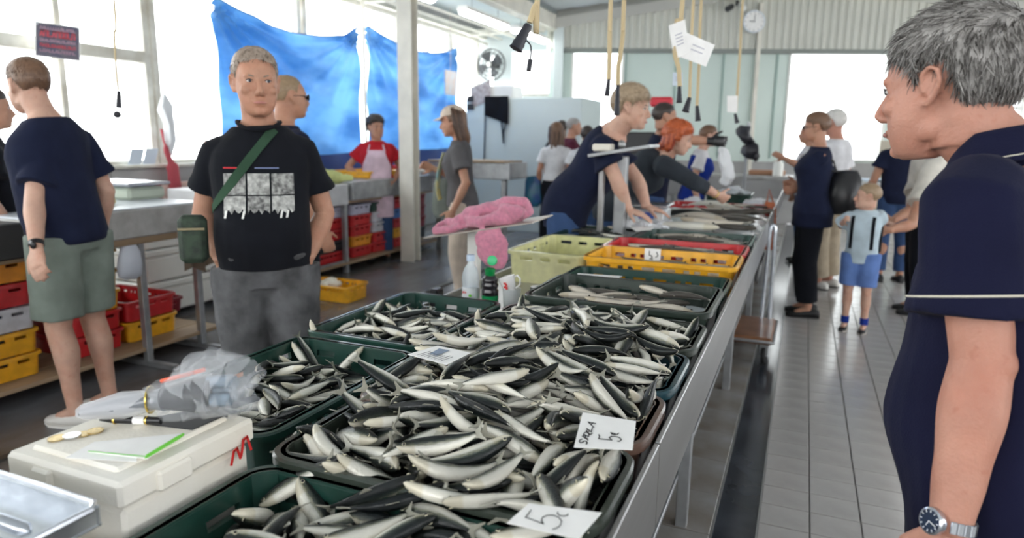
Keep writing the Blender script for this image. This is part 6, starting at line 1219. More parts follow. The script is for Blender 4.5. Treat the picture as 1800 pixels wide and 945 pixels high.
def near_people():
    # --- man in the black printed T-shirt ---
    p = Person('c', 'stocky grey-haired man in a black printed T-shirt, hands in the pockets of grey denim shorts', -2.02, 2.17, -52, h=1.82, belly=.09, fat=.97, skin_=S_tan, vox=.0062, headyaw=12, headpitch=0, hscale=1.05,
               loc=dict(shL=(-.156, -.01, 1.395), shR=(.156, -.01, 1.395), elL=(-.232, -.05, 1.13), elR=(.232, -.05, 1.13), wrL=(-.152, .055, .955), wrR=(.152, .055, .955)))
    p.gaze = -.002; p.sm = 3; p.browm = mat('brow_grey', (.25, .2, .16), .6)
    p.body(hands=dict(L=dict(curl=.3, hd=p.R * .42 - p.F * .25 + Vector((0, 0, -1)), nrm=-p.F + p.R * .2), R=dict(curl=.3, hd=-p.R * .42 - p.F * .25 + Vector((0, 0, -1)), nrm=-p.F)))
    p.hair(H_ash, th=.0055, strands=3000, slen=.014, top=1.9, line=.078)
    p.trousers(C_denim, 'denim_shorts', kneecut=.80, r=.108, hemr=.092, waist=1.0); p.shoes(M_dsole)
    b = MB()
    for sd in 'LR':
        h_, kn = p.J['hip' + sd], p.J['kn' + sd]; b = MB(); a, c = h_.lerp(kn, .745), h_.lerp(kn, .815); b.tube([a, c], .110, 24); p.fold(b, .003); b.build('turned_hem', cloth('denim_hem', (.26, .26, .265)), p.e, 50)
    p.shirt(C_black, 't_shirt', hem=.94, off=.012, sleeve=.64, sl_r=.068, flare=.010, fold=.008)
    tr = p.bvh(p.shirto); F = p.F
    def front(u, v): return p.glue(tr, p.w((lerp(-.125, .125, u), .3, lerp(1.305, 1.14, v))), -F, .0025)
    M_pr = mat('grey_print', (.42, .42, .40), .8, c2=(.09, .09, .09), noise_scale=55); M_pr2 = mat('grey_print_light', (.60, .60, .57), .8, c2=(.22, .22, .21), noise_scale=40)
    for i in range(3):
        for j in range(2):
            b = MB(); b.sheet(lambda u, v: front((i + .04 + .92 * u) / 3, (j + .03 + (.94 if j == 0 else .66 + .12 * math.sin(u * 19 + i)) * v) / 2), 8, 6, -.0012); b.build('printed_panel', M_pr2 if (i == 1) != (j == 1) else M_pr, p.e, 60)
    for q in (.10, .18, .70, .95):
        b = MB(); b.sheet(lambda u, v: front(q + (u - .5) * .03 + .02 * v, .83 + .16 * v), 2, 3, -.0014); b.build('white_print_mark', M_white, p.e, 60)
    def line(z, x0, x1): return [p.glue(tr, p.w((lerp(x0, x1, k / 14), .3, z)), -F, .0026) for k in range(15)]
    b = MB(); ribbon(b, line(1.322, .12, .035), .006, F, .001); b.build('red_lettering', mat('print_red', (.5, .02, .03), .7), p.e, 0)
    b = MB(); ribbon(b, line(1.322, .01, -.07), .005, F, .001); b.build('blue_lettering', mat('print_blue2', (.16, .20, .35), .7), p.e, 0)
    # neckband
    b = MB(); pts = []
    for k in range(24):
        a = 2 * PI * k / 24; pts.append(p.w(p.T((math.cos(a) * .080, math.sin(a) * .078 - .012 + .012 * math.sin(a), 1.492 - .030 * max(0, math.sin(a)) ** 1.5))) + p.F * .012)
    b.tube(pts, [(.008, .006)] * 24, 8, closed=True); b.build('neckband', C_black, p.e, 60)
    # strap and shoulder bag
    M_ol = cloth('olive_strap', (.035, .075, .045))
    P0, Pn = [], []
    for k in range(22):
        u = k / 21; x = lerp(.10, -.20, u); z = lerp(1.44, 1.16, u); P0.append(p.w((-x * 0 + x * -1, .1, z))); Pn.append(-F)
    P0 = [p.w((lerp(-.085, .20, k / 21), .1, lerp(1.50, 1.13, k / 21))) for k in range(22)]
    s_ = empty('crossbody_bag', p.w((.235, .13, 1.05)), 'small dark green crossbody bag with green strap on the man in black', 'bag')
    strap(None, tr, P0, Pn, .036, M_ol, 'strap', s_, .006)
    Bc = p.w((.235, .13, 1.08)); Mb = Matrix((( p.R.x, p.F.x, 0), (p.R.y, p.F.y, 0), (0, 0, 1))).to_4x4(); Mb.translation = Bc
    b = MB(); b.bbox(-.05, .055, -.03, .035, -.11, .075, .02, Mb); b.v = [tuple(Vector(q) + noise.noise_vector(Vector(q) * 20) * .006) for q in b.v]; o = remesh(b, 'pouch', mat('camo_green', (.035, .06, .035), .7, c2=(.012, .02, .014), noise_scale=30), .005, 3, s_)
    b = MB(); b.bbox(-.045, .05, .036, .042, .02, .03, .002, Mb); b.build('zip', mat('zip', (.3, .25, .15), .4, .6), s_, 0)
    # --- foreground man in the navy polo ---
    x0, y0 = .385, 1.29
    q = Person('f', 'large grey-haired man in a navy polo shirt at the right, seen from behind his shoulder', x0, y0, 146, h=1.73, belly=.07, fat=1.03, skin_=S_pink, vox=.0042, headyaw=4, headpitch=6, lean=6, neckf=.01,
               W=dict(shL=(.235, 1.19, 1.425), elL=(.262, 1.145, 1.19), wrL=(.240, 1.09, .945), headc=(.205, 1.36, 1.592), neckt=(.272, 1.345, 1.525), neckb=(.315, 1.335, 1.44)))
    q.sm = 3; q.browm = mat('brow_grey', (.3, .26, .22), .6)
    q.body(hands=dict(L=dict(curl=.45), R=dict(curl=.4)))
    q.ear_base = .036; q.hair(H_grey, th=.012, strands=8000, slen=.024, top=1.4, line=.062, nape=-.078, seed=5); cowlick(q)
    q.trousers(C_khaki, 'trousers', vox=.009); q.shoes(mat('brown_leather', (.09, .05, .03), .4))
    q.shirt(C_polo, 'polo_shirt', hem=.855, off=.018, sleeve=.72, sl_r=.082, flare=.016, fold=.013, vox=.0055, hemout=.012)
    tr = q.bvh(q.shirto)
    # sleeve piping
    sh, el = q.J['shL'], q.J['elL']; ax = (el - sh).normalized(); a1 = ax.cross(Vector((0, 0, 1)).cross(ax)).normalized(); a1 = ax.orthogonal().normalized(); a2 = ax.cross(a1)
    pts = []
    for k in range(40):
        an = 2 * PI * k / 40; d = a1 * math.cos(an) + a2 * math.sin(an); c = sh.lerp(el, .60); h_ = tr.ray_cast(c + d * .25, -d)
        if h_[0] is not None: pts.append(h_[0] + d * .001)
    b = MB(); b.tube(pts, .0016, 6, closed=True); b.build('sleeve_piping', mat('cream_thread', (.62, .58, .48), .7), q.e, 60)
    # collar
    b = MB(); R = []
    def cpt(a, rr, z, dy=0):
        c = q.J['neckb'].lerp(q.J['neckt'], (z - 1.43) / .10) + Vector((.004, -.004, .008)); return c + q.R * math.cos(a) * rr * 1.0 + q.F * (math.sin(a) * rr + dy) + Vector((0, 0, -.25 * math.sin(a) * rr))
    n = 30; A0, A1 = PI * .58 - 2 * PI, PI * .42
    def col_sheet(u, v):
        a = lerp(A0, A1, u); fr = max(0, math.sin(a)) ; top = 1.512 - .045 * fr; 
        if v < .45: t = v / .45; return cpt(a, lerp(.080, .074, t), lerp(1.445 - .04 * fr, top, t))
        t = (v - .45) / .55; return cpt(a, lerp(.077, .108 + .012 * fr, t), lerp(top + .002, 1.452 - .05 * fr, t), .015 * fr * t)
    b.sheet(col_sheet, 44, 16, .003); b.build('collar', C_polo, q.e, 60)
    b = MB(); b.tube([col_sheet(k / 40, .93) + Vector((0, 0, .0015)) + (col_sheet(k / 40, .93) - q.J['neckb']).normalized() * .002 for k in range(41)], .0011, 6); b.build('collar_piping', mat('cream_thread', (.62, .58, .48), .7), q.e, 60)
    # brown bag strap across the back
    s_ = empty('shoulder_strap', q.w((0, -.12, 1.40)), 'brown leather shoulder strap over the navy polo of the man at the right', 'strap')
    sp = [q.w((lerp(-.10, .16, k / 20), -.0, 1.0)) for k in range(21)]; P0, Pn = [], []
    for k in range(26):
        u = k / 25
        if u < .35: t = u / .35; P0.append(q.w(q.T((-.085 - .01 * t, lerp(.10, -.03, t), 1.36 + .12)))); Pn.append(Vector((0, 0, -1)) - q.F * .0)
        else: t = (u - .35) / .65; P0.append(q.w(q.T((lerp(-.09, .17, t), -.1, lerp(1.42, 1.02, t))))); Pn.append(q.F)
    strap(None, tr, P0, Pn, .034, mat('brown_leather2', (.13, .05, .03), .45), 'leather_band', s_, .005)
    # wrist watch
    wr, el = q.J['wrL'], q.J['elL']; ax = (wr - el).normalized(); c = wr - ax * .012; a1 = (Vector((-.75, -.6, .0))); a1 = (a1 - ax * a1.dot(ax)).normalized(); a2 = ax.cross(a1)
    wch = empty('wrist_watch', c, 'steel wrist watch with dark blue dial on the foreground man', 'watch')
    for k in range(22):
        an = 2 * PI * k / 22
        if math.cos(an) > .8: continue
        M = Matrix((( a1 * math.cos(an) + a2 * math.sin(an)), (a2 * math.cos(an) - a1 * math.sin(an)), ax)).transposed().to_4x4(); M.translation = c + (a1 * math.cos(an) * .0315 + a2 * math.sin(an) * .0305)
        b = MB(); b.bbox(-.002, .002, -.0042, .0042, -.009, .009, .001, M); b.build('link', M_alu, wch, 0)
    M = Matrix((a2, ax, a1)).transposed().to_4x4(); M.translation = c + a1 * .031
    b = MB(); b.disc_lathe([(0, -.003), (.0185, -.003), (.020, 0), (.0195, .007), (.0165, .009), (.0160, .0085), (0, .0085)], (0, 0, 0), 32); b.v = [tuple(M @ Vector(v)) for v in b.v]; b.build('case', M_alu, wch, 40)
    b = MB(); b.disc_lathe([(0, .0087), (.0158, .0087), (.0158, .0093), (0, .0093)], (0, 0, 0), 32); b.v = [tuple(M @ Vector(v)) for v in b.v]; b.build('dial', mat('dial_blue', (.01, .025, .06), .15, coat=1), wch, 40)
    b = MB()
    for k in range(12): an = k * PI / 6; ribbon(b, [M @ Vector((math.cos(an) * .0125, math.sin(an) * .0125, .0094)), M @ Vector((math.cos(an) * .0148, math.sin(an) * .0148, .0094))], .0012, a1, .0003)
    for an, l in ((1.1, .008), (2.8, .012)): ribbon(b, [M @ Vector((0, 0, .0096)), M @ Vector((math.cos(an) * l, math.sin(an) * l, .0096))], .0013, a1, .0003)
    b.build('hands_and_marks', mat('mark_white', (.8, .8, .8), .4), wch, 0)
near_people()

def cap_on(p, m, parent):
    b = MB(); V = []; n = 32
    R = []
    for i in range(9):
        t = i / 8 * PI * .5; R.append([p.head(math.cos(t) * .084 * math.cos(2 * PI * k / n), math.cos(t) * .105 * math.sin(2 * PI * k / n) - .016, .050 + math.sin(t) * .082) for k in range(n)])
    b.loft(R); b.build('crown', m, parent, 60)
    b = MB(); b.sheet(lambda u, v: p.head(lerp(-.066, .066, u), .070 + v * (.085 * math.sin(PI * (.12 + .76 * u))), .056 - v * .022 - .012 * (2 * u - 1) ** 2), 12, 6, .004); b.build('peak', m, parent, 60)
def glasses_on(p, dark, label):
    e = empty('sunglasses' if dark else 'spectacles', p.head(0, .1, .005), label, 'glasses'); m = mat('dark_lens', (.01, .01, .012), .1) if dark else M_irisd
    for g in (-1, 1):
        b = MB(); c = [p.head(g * .032 + .024 * math.cos(a), .100 - .006 * abs(g * .032 + .024 * math.cos(a)) / .05, .002 + .018 * math.sin(a)) for a in [2 * PI * k / 16 for k in range(16)]]
        b.tube(c, .002, 6, closed=True); b.build('rim', m, e, 60)
        if dark: b = MB(); b.add(c + [q + Vector((0, 0, 0)) + (p.HM.to_3x3() @ Vector((0, .002, 0))) for q in c], [tuple(range(16)), tuple(range(16, 32))[::-1]]); b.build('lens', m, e, 0); b = MB(); b.ell((0, 0, 0), (.026, .007, .017), n=14, m=8); b.v = [tuple(p.head(*(Vector(v) + Vector((g * .034, .094 - abs(v[0] + g * .0) * .1, .002))))) for v in b.v]; b.build('lens', m, e, 60)
        b = MB(); b.tube([p.head(g * .054, .098, .006), p.head(g * .078, .04, .008), p.head(g * .082, -.005, .006)], .0018, 6); b.build('temple', m, e, 60)
    b = MB(); b.tube([p.head(-.009, .102, .006), p.head(.009, .102, .006)], .0018, 6); b.build('bridge', m, e, 60)
def bag(name, label, c, sx, sz, m, strap_to=None, cat_='bag', sy=.08):
    e = empty(name, Vector(c) - Vector((0, 0, sz / 2)), label, cat_); b = MB()
    b.tube([Vector(c) + Vector((0, 0, -sz / 2)), Vector(c) + Vector((0, 0, -sz * .3)), Vector(c), Vector(c) + Vector((0, 0, sz * .35)), Vector(c) + Vector((0, 0, sz / 2))], [(sx * .32, sy * .4), (sx * .5, sy * .6), (sx * .48, sy * .55), (sx * .40, sy * .35), (sx * .3, sy * .15)], 20, up=(1, 0, 0))
    b.v = [tuple(Vector(q) + noise.noise_vector(Vector(q) * 12) * sx * .08) for q in b.v]; b.build('pouch', m, e, 50)
    if strap_to:
        b = MB(); t = [Vector(q) for q in strap_to]; b.tube(cat([Vector(c) + Vector((-sx * .25, 0, sz * .42)), *t, Vector(c) + Vector((sx * .25, 0, sz * .42))], 4), [(.012, .004)] * 99, 6) if False else b.tube([Vector(c) + Vector((-sx * .25, 0, sz * .42)), *t, Vector(c) + Vector((sx * .25, 0, sz * .42))], .008, 8); b.build('strap', m, e, 50)
    return e
def crowd():
    xy = lambda v: (v[0], v[1])
    # man at the left seen from behind
    p = Person('l', 'man in a navy T-shirt and sage shorts at the left, back turned, white sneakers', -3.42, 2.30, 190, h=1.86, belly=.04, fat=.96, skin_=S_fair, vox=.0075, lean=9, headyaw=-14, headpitch=8, W=dict(shL=(-3.440, 2.223, 1.419), elL=(-3.382, 2.120, 1.179), wrL=(-3.261, 2.030, 0.974)))
    p.body(hands=dict(L=dict(curl=.35), R=dict(curl=.35)), deci=.6); p.hair(H_brown, th=.006, strands=2200, slen=.016, top=2.2, line=.066)
    p.trousers(C_sage, 'shorts', kneecut=.86, r=.108, hemr=.108); p.shoes(M_wshoe, M_wshoe); p.shirt(C_navy, 't_shirt', hem=.90, off=.018, sleeve=.72, sl_r=.074, flare=.012, fold=.010)
    wr, el = p.J['wrL'], p.J['elL']; ax = (wr - el).normalized(); w_ = empty('wrist_watch', wr, 'black wrist watch of the man in sage shorts', 'watch'); b = MB(); b.tube([wr - ax * .03, wr - ax * .008], .0325, 18); b.build('watch_band', M_blackp, w_, 50); b = MB(); b.ell(wr - ax * .018 + Vector((.02, -.028, 0)), (.018, .012, .02)); b.build('watch_case', M_blackp, w_, 50)
    tr = p.bvh(p.shirto); b = MB()
    for k in range(7):
        q0 = p.glue(tr, p.w((-.12, .3, 1.28 - k * .05)), -p.F + p.R * .3, .002); q1 = p.glue(tr, p.w((-.05, .3, 1.275 - k * .05)), -p.F + p.R * .3, .002); ribbon(b, [q0, q0.lerp(q1, .5), q1], .02, p.F, .001)
    b.build('white_chest_print', M_white, p.e, 0)
    # dark sliver of a person at the far left
    c = (-4.352, 2.511, 1.678); p = Person('l2', 'person in a black T-shirt cut off by the left edge', c[0], c[1], 60, h=1.75, vox=.013, skin_=S_mid); p.body(deci=.4); p.hair(H_dark); p.trousers(C_jeans); p.shoes(M_dsole); p.shirt(C_black, 't_shirt', sl_r=.085)
    # man with sunglasses
    c = (-2.873, 3.368, 1.735); p = Person('s', 'balding man with dark sunglasses standing behind the man in black', c[0] - .03, c[1] - .03, 66, h=1.85, vox=.011, skin_=S_tan, headyaw=-8); p.body(deci=.5); p.hair(H_blond, th=.003, strands=900, slen=.006, line=.085); p.trousers(C_black, 'shorts', kneecut=.85, r=.105, hemr=.10); p.shoes(M_dsole); p.shirt(C_navy, 't_shirt')
    glasses_on(p, True, 'dark sunglasses worn by the man behind the man in black')
    # woman behind the counter in red with pale apron
    c = (-4.777, 7.071, 1.621); p = Person('a', 'dark-haired woman in a red T-shirt and pale pink apron behind the counter', c[0], c[1], -58, h=1.72, female=True, fat=1.22, vox=.011, skin_=S_tan, headyaw=25, hscale=1.18, loc=dict(elR=(.36, -.06, 1.15), wrR=(.17, .06, 1.0), elL=(-.30, -.06, 1.14), wrL=(-.19, .08, .98)))
    p.body(deci=.5, hands=dict(L=dict(curl=.5), R=dict(curl=.5))); p.hair(H_dark, th=.022, strands=500, slen=.03, rough=.010, top=1.4); p.trousers(C_jeans); p.shoes(M_dsole); p.shirt(C_red, 't_shirt', sl_r=.088)
    tr = p.bvh(p.shirto); b = MB()
    b.sheet(lambda u, v: p.glue(tr, p.w((lerp(-1, 1, u) * lerp(.10, .165, smooth(v * 2.2)), .4, lerp(1.36, .90, v))), -p.F, .006), 14, 14, -.003); b.build('apron_bib', C_pinkapron, p.e, 60)
    b = MB(); b.sheet(lambda u, v: p.w((math.sin(lerp(-1.2, 1.2, u)) * .21, math.cos(lerp(-1.2, 1.2, u)) * .17 + .01, lerp(.92, .55, v))), 14, 6, .004); b.build('apron_skirt', C_pinkapron, p.e, 60)
    for g in (-1, 1): b = MB(); b.tube([p.glue(tr, p.w((g * .10, .4, 1.35)), -p.F, .006), p.glue(tr, p.w((g * .085, .4, 1.40)), -p.F, .006), p.w((g * .07, -.01, 1.475))], (.010), 6); b.build('apron_strap', C_pinkapron, p.e, 60)
    # woman with cap
    c = (-2.757, 5.383, 1.625); p = Person('cw', 'woman in a beige cap and grey T-shirt with cream trousers beside the counter', c[0], c[1], 203, h=1.76, female=True, vox=.010, skin_=S_tan, headyaw=0, headpitch=10, lean=4, hscale=1.1, loc=dict(elR=(.24, .02, 1.12), wrR=(.15, .27, 1.22), elL=(-.24, -.05, 1.12), wrL=(-.25, .06, .88)))
    p.body(deci=.55, hands=dict(L=dict(curl=.5), R=dict(curl=.6))); p.hair(H_brown, style='long', long=.16, strands=0, th=.010); p.trousers(C_beige, r=.10, hemr=.085); p.shoes(M_wshoe); p.shirt(C_greytee, 't_shirt', hem=.90, sleeve=.62)
    cp = empty('baseball_cap', p.head(0, 0, .06), 'beige peaked cap on the woman in the grey T-shirt', 'cap'); cap_on(p, C_beige, cp)
    b = MB(); b.tube(cat([p.w((.10, .16, 1.36)), p.w((.10, .21, 1.2)), p.w((.08, .22, 1.05)), p.w((.08, .2, .95))], 5), [(.012, .035)] * 20, 10); tag(b.build('printed_scarf', mat('scarf', (.75, .62, .22), .8, c2=(.30, .55, .62), noise_scale=9), smooth=60), 'yellow and turquoise scarf held in front of the woman with the cap', 'scarf')
    bag('grey_bag', 'grey-green cloth bag hanging from the woman with the cap', p.w((.20, .20, .95)), .20, .34, cloth('greygreen', (.17, .19, .17)), [p.w((.19, .15, 1.25)), p.w((.16, .1, 1.38))])
    # woman with white top, back view
    c = (-2.985, 8.492, 1.631); p = Person('w', 'woman with long brown hair, white T-shirt and black trousers seen from behind', c[0], c[1], 108, h=1.70, female=True, vox=.013, skin_=S_tan, hscale=1.12); p.body(deci=.5); p.hair(H_brown, style='long', long=.24, th=.012); p.trousers(C_black, hemr=.10); p.shoes(M_dsole); p.shirt(C_white, 't_shirt', hem=1.0, sleeve=.6)
    bag('brown_bag', 'brown leather shoulder bag on the woman in white', p.w((.235, -.06, 1.05)), .20, .34, mat('tan_leather', (.30, .11, .05), .5), [p.w((.17, -.03, 1.35)), p.w((.15, -.02, 1.44)), p.w((.18, .02, 1.30))])
    bag('teal_bag', 'blue-green plastic shopping bag in the left hand of the woman in white', p.w((-.30, .02, .84)), .26, .40, mat('teal_bag', (.02, .16, .20), .35, c2=(.03, .08, .28), noise_scale=8), [p.w((-.27, .03, 1.02))])
    c = (-3.186, 9.759, 1.758); p = Person('m', 'grey-haired man in a maroon shirt behind the woman in white', c[0], c[1], 20, h=1.80, vox=.014, skin_=S_tan); p.body(deci=.4); p.hair(H_grey, th=.008); p.trousers(C_jeans); p.shoes(M_dsole); p.shirt(C_maroon, 'shirt')
    c = (-3.525, 10.284, 1.780); p = Person('m2', 'person with dark sunglasses on the head behind the maroon shirt', c[0], c[1], 100, h=1.78, vox=.014, skin_=S_tan); p.body(deci=.4); p.hair(H_dark, th=.01); p.trousers(C_jeans); p.shoes(M_dsole); p.shirt(C_char, 'shirt')
    c = (-2.561, 8.450, 1.633); p = Person('d', 'dark-haired person in a pale shirt behind the leaning seller', c[0], c[1], 100, h=1.66, vox=.014, skin_=S_tan); p.body(deci=.4); p.hair(H_dark, th=.014); p.trousers(C_jeans); p.shoes(M_dsole); p.shirt(C_white, 'shirt')
    # the leaning seller
    p = Person('sl', 'light-haired seller in a navy T-shirt leaning over the stand with both hands', -1.47, 4.42, 8, h=1.92, vox=.0085, skin_=S_fair, lean=30, headyaw=-12, headpitch=6, belly=.04, fat=1.05,
               W=dict(headc=(-1.028, 4.359, 1.697), neckt=(-1.085, 4.372, 1.613), neckb=(-1.152, 4.384, 1.541), elR=(-1.086, 4.245, 1.266), wrR=(-1.011, 4.290, 1.065), elL=(-1.041, 4.644, 1.238), wrL=(-0.958, 4.588, 1.064)))
    p.body(deci=.6, hands=dict(L=dict(curl=.15, hd=(.8, .1, -.25), nrm=(0, 0, -1)), R=dict(curl=.15, hd=(.85, -.1, -.25), nrm=(0, 0, -1)))); p.hair(H_light, th=.018, strands=1500, slen=.03, top=1.3, line=.05, nape=-.075); p.trousers(C_jeans); p.shoes(M_dsole); p.shirt(C_navy, 't_shirt', sleeve=.66, sl_r=.08, hem=.84, fold=.012)
    # dark-haired man with the outstretched gloved arm
    c = (-1.208, 6.495, 1.710); p = Person('dm', 'dark-haired man in a navy shirt stretching out an arm in a black glove', c[0] - .1, c[1], 12, h=1.84, vox=.0105, skin_=S_tan, lean=8, headyaw=10, W=dict(headc=(-1.199, 6.388, 1.707), shR=(-1.106, 6.274, 1.504), elR=(-0.936, 6.236, 1.506), wrR=(-0.774, 6.303, 1.499)))
    p.body(deci=.5, hands=dict(L=dict(curl=.5), R=dict(curl=.5))); p.hair(H_dark, th=.006); p.trousers(C_jeans); p.shoes(M_dsole); p.shirt(C_navy, 't_shirt', sleeve=.5)
    g = MB(); J = dict(p.J); p.J['wrR'] = p.J['wrR'] + Vector((.0, 0, 0)); sk = p.k; p.k *= 1.12; p.hand(g, 'R', curl=.55); p.k = sk; ax = (J['wrR'] - J['elR']).normalized(); g.tube([J['wrR'] - ax * .06, J['wrR'] + ax * .02], .036, 12); o = remesh(g, 'black_glove', M_blackp, .006, 2, p.e)
    b = MB(); a = Vector((-0.687, 6.329, 1.451)); b.tube(cat([a, a + Vector((.03, 0, -.10)), a + Vector((.07, 0, -.24)), a + Vector((.04, 0, -.33))], 5), [.02, .03, .04, .045, .05, .05, .05, .055, .06, .06, .06, .06, .05, .05, .04, .03], 14); crumple(b, 3, .015, 14); tag(b.build('white_plastic_bag', mat('bag_white', (.80, .81, .83), .4), smooth=40), 'white plastic bag hanging from the black glove', 'bag')
    # red-haired woman
    p = Person('rh', 'red-haired woman in a charcoal top reaching over the fish', -1.36, 5.30, 8, h=1.80, female=True, fat=1.12, vox=.0095, skin_=S_fair, lean=36, headyaw=-4, headpitch=16, neckf=.02,
               W=dict(headc=(-0.883, 5.266, 1.517), neckt=(-0.949, 5.271, 1.411), neckb=(-1.004, 5.288, 1.337), elR=(-0.735, 5.100, 1.214), wrR=(-0.577, 5.309, 1.103), shR=(-0.956, 5.084, 1.323)))
    p.body(deci=.6, hands=dict(L=dict(curl=.4), R=dict(curl=.5))); p.hair(H_red, style='long', th=.024, strands=900, slen=.03, long=.06, rough=.012, nape=-.09, line=.05); p.trousers(C_jeans); p.shoes(M_dsole); p.shirt(C_char, 'top', longs=.35, sl_r=.090, fold=.010, off=.02)
    wr, el = p.J['wrR'], p.J['elR']; ax = (wr - el).normalized(); b = MB(); a1 = ax.orthogonal().normalized(); a2 = ax.cross(a1); b.tube([wr - ax * .03 + a1 * math.cos(k * PI / 8) * .031 + a2 * math.sin(k * PI / 8) * .031 for k in range(16)], .004, 6, closed=True); tag(b.build('bracelet', M_gold, smooth=60), 'gold bracelet on the wrist of the red-haired woman', 'bracelet')
    # woman in white and blue further back
    c = (-1.115, 7.723, 1.581); p = Person('bw', 'dark-haired woman in a white top with a blue vest behind the red-haired woman', c[0], c[1], 10, h=1.68, female=True, vox=.012, skin_=S_fair, lean=10); p.body(deci=.5); p.hair(H_brown, th=.012); p.trousers(C_jeans); p.shoes(M_dsole); p.shirt(C_white, 'top')
    b = MB(); b.loft(p.torso(.026, .90, 1.40, wide=1.0)); o = remesh(b, 'blue_vest', C_royal, .014, 2, p.e)
    # woman with glasses on the aisle
    p = Person('gw', 'short-haired woman with glasses in a navy top and black trousers on the tiled aisle', .09, 6.42, 184, h=1.74, female=True, fat=1.12, vox=.0095, skin_=S_tan, headyaw=0, headpitch=6, W=dict(elL=(0.215, 6.647, 1.149), wrL=(-0.025, 6.536, 1.101), elR=(0.137, 6.946, 1.151), wrR=(-0.064, 6.856, 1.127)))
    p.body(deci=.6, hands=dict(L=dict(curl=.6), R=dict(curl=.6))); p.hair(H_brown, th=.016, strands=700, slen=.02, top=1.3, nape=-.05); p.trousers(C_black, hemr=.085, to=.86); p.shoes(M_dsole); p.shirt(C_navy, 'top', hem=.80, sleeve=.62, hemout=.02); glasses_on(p, False, 'thin spectacles on the short-haired woman in navy')
    e = bag('black_backpack', 'black leather backpack on the back of the woman with glasses', p.w((-.06, -.235, 1.10)), .28, .36, mat('black_leather', (.014, .014, .016), .35), [p.w((-.12, -.12, 1.36)), p.w((-.13, .0, 1.42)), p.w((-.12, .08, 1.30))], sy=.2)
    bag('orange_bag', 'orange-brown shopping bag held in front of the woman with glasses', p.w((.0, .34, .78)), .13, .42, mat('orange_bag', (.42, .10, .03), .5), [p.w((.0, .36, 1.1))], sy=.1)
    # white-haired man
    c = (0.211, 7.765, 1.752); p = Person('wh', 'white-haired man in a white T-shirt standing behind the woman with glasses', c[0] + .05, c[1], 150, h=1.82, vox=.0105, skin_=S_pink, headyaw=5, hscale=1.06); p.body(deci=.5); p.hair(H_white, th=.009, strands=900, slen=.014); p.trousers(C_khaki, hemr=.10); p.shoes(M_wshoe); p.shirt(C_white, 't_shirt', sleeve=.7, off=.03, hem=.88)
    c = (0.034, 9.321, 1.624); p = Person('wb', 'person in a white shirt reaching to the stand behind the woman with glasses', c[0], c[1], 190, h=1.72, vox=.013, skin_=S_tan, W=dict(elL=(-0.077, 8.971, 1.230), wrL=(-0.235, 8.921, 1.309))); p.body(deci=.5); p.hair(H_dark, th=.01); p.trousers(C_jeans); p.shoes(M_dsole); p.shirt(C_white, 'shirt')
    # boy
    p = Person('boy', 'small boy in a light blue shirt and blue shorts with backpack straps', .475, 6.02, 258, h=1.17, vox=.0072, skin_=S_fair, fat=.93, headyaw=-72, headpitch=-3, hscale=.93, W=dict(elR=(0.314, 6.126, 0.831), wrR=(0.327, 6.000, 0.892), elL=(0.591, 6.365, 0.893), wrL=(0.687, 6.452, 0.846)))
    p.body(hands=dict(L=dict(curl=.5), R=dict(curl=.9)), deci=.7); p.hair(H_blond, th=.006, strands=700, slen=.012, top=1.5); p.trousers(C_blue, 'shorts', kneecut=.82, r=.12, hemr=.115); p.shoes(M_blackp, mat('pale_sole', (.5, .45, .4), .6)); p.shirt(C_sky, 'polo_shirt', hem=.84, off=.028, sleeve=.75, sl_r=.09, flare=.02)
    for sd in 'LR': an = p.J['an' + sd]; b = MB(); b.tube([an + Vector((0, 0, .005)), an + Vector((0, 0, .06))], .032, 14); b.build('blue_sock', C_royal, p.e, 60)
    tr = p.bvh(p.shirto); e = empty('boys_backpack', p.w((0, -.16, 1.1)), 'dark child backpack with shoulder straps worn by the small boy', 'backpack')
    for g in (-1, 1): strap(None, tr, [p.w((g * .11, .2, lerp(1.40, 1.02, k / 10))) for k in range(11)], [-p.F] * 11, .026, C_black, 'strap', e, .004)
    b = MB(); Mb = Matrix((p.R, p.F, Vector((0, 0, 1)))).transposed().to_4x4(); Mb.translation = p.w((0, -.19, 1.18)); b.bbox(-.12, .12, -.05, .05, -.17, .16, .03, Mb); b.build('pack', C_black, e, 40)
    # man holding the boy, mostly hidden
    c = (1.007, 6.941, 1.490); p = Person('hm', 'man in a cream polo holding the boy by the shoulder, mostly hidden behind the foreground man', c[0], c[1], 183, h=1.80, vox=.0095, skin_=S_tan, fat=1.05, W=dict(elL=(0.848, 6.409, 0.847), wrL=(0.674, 6.273, 0.809), elR=(0.874, 6.769, 0.932), wrR=(0.724, 6.580, 0.854)))
    p.e['label'] = 'man in a cream polo holding the boy, mostly hidden behind the foreground man'
    p.body(deci=.6, hands=dict(L=dict(curl=.6, hd=(-1, 0, .05)), R=dict(curl=.6, hd=(-1, 0, -.1)))); p.hair(H_grey, th=.008); p.trousers(C_black); p.shoes(M_dsole); p.shirt(C_cream2, 'polo_shirt', sleeve=.72)
    c = (0.957, 8.487, 1.585); p = Person('nj', 'person in a navy T-shirt and jeans behind the boy and the foreground man', c[0], c[1], 100, h=1.74, vox=.0125, skin_=S_tan, loc=dict(elL=(-.25, .0, 1.12), wrL=(-.30, .10, .90))); p.body(deci=.5); p.hair(H_dark, th=.008); p.trousers(C_jeans); p.shoes(M_dsole); p.shirt(C_navy, 't_shirt')
crowd()

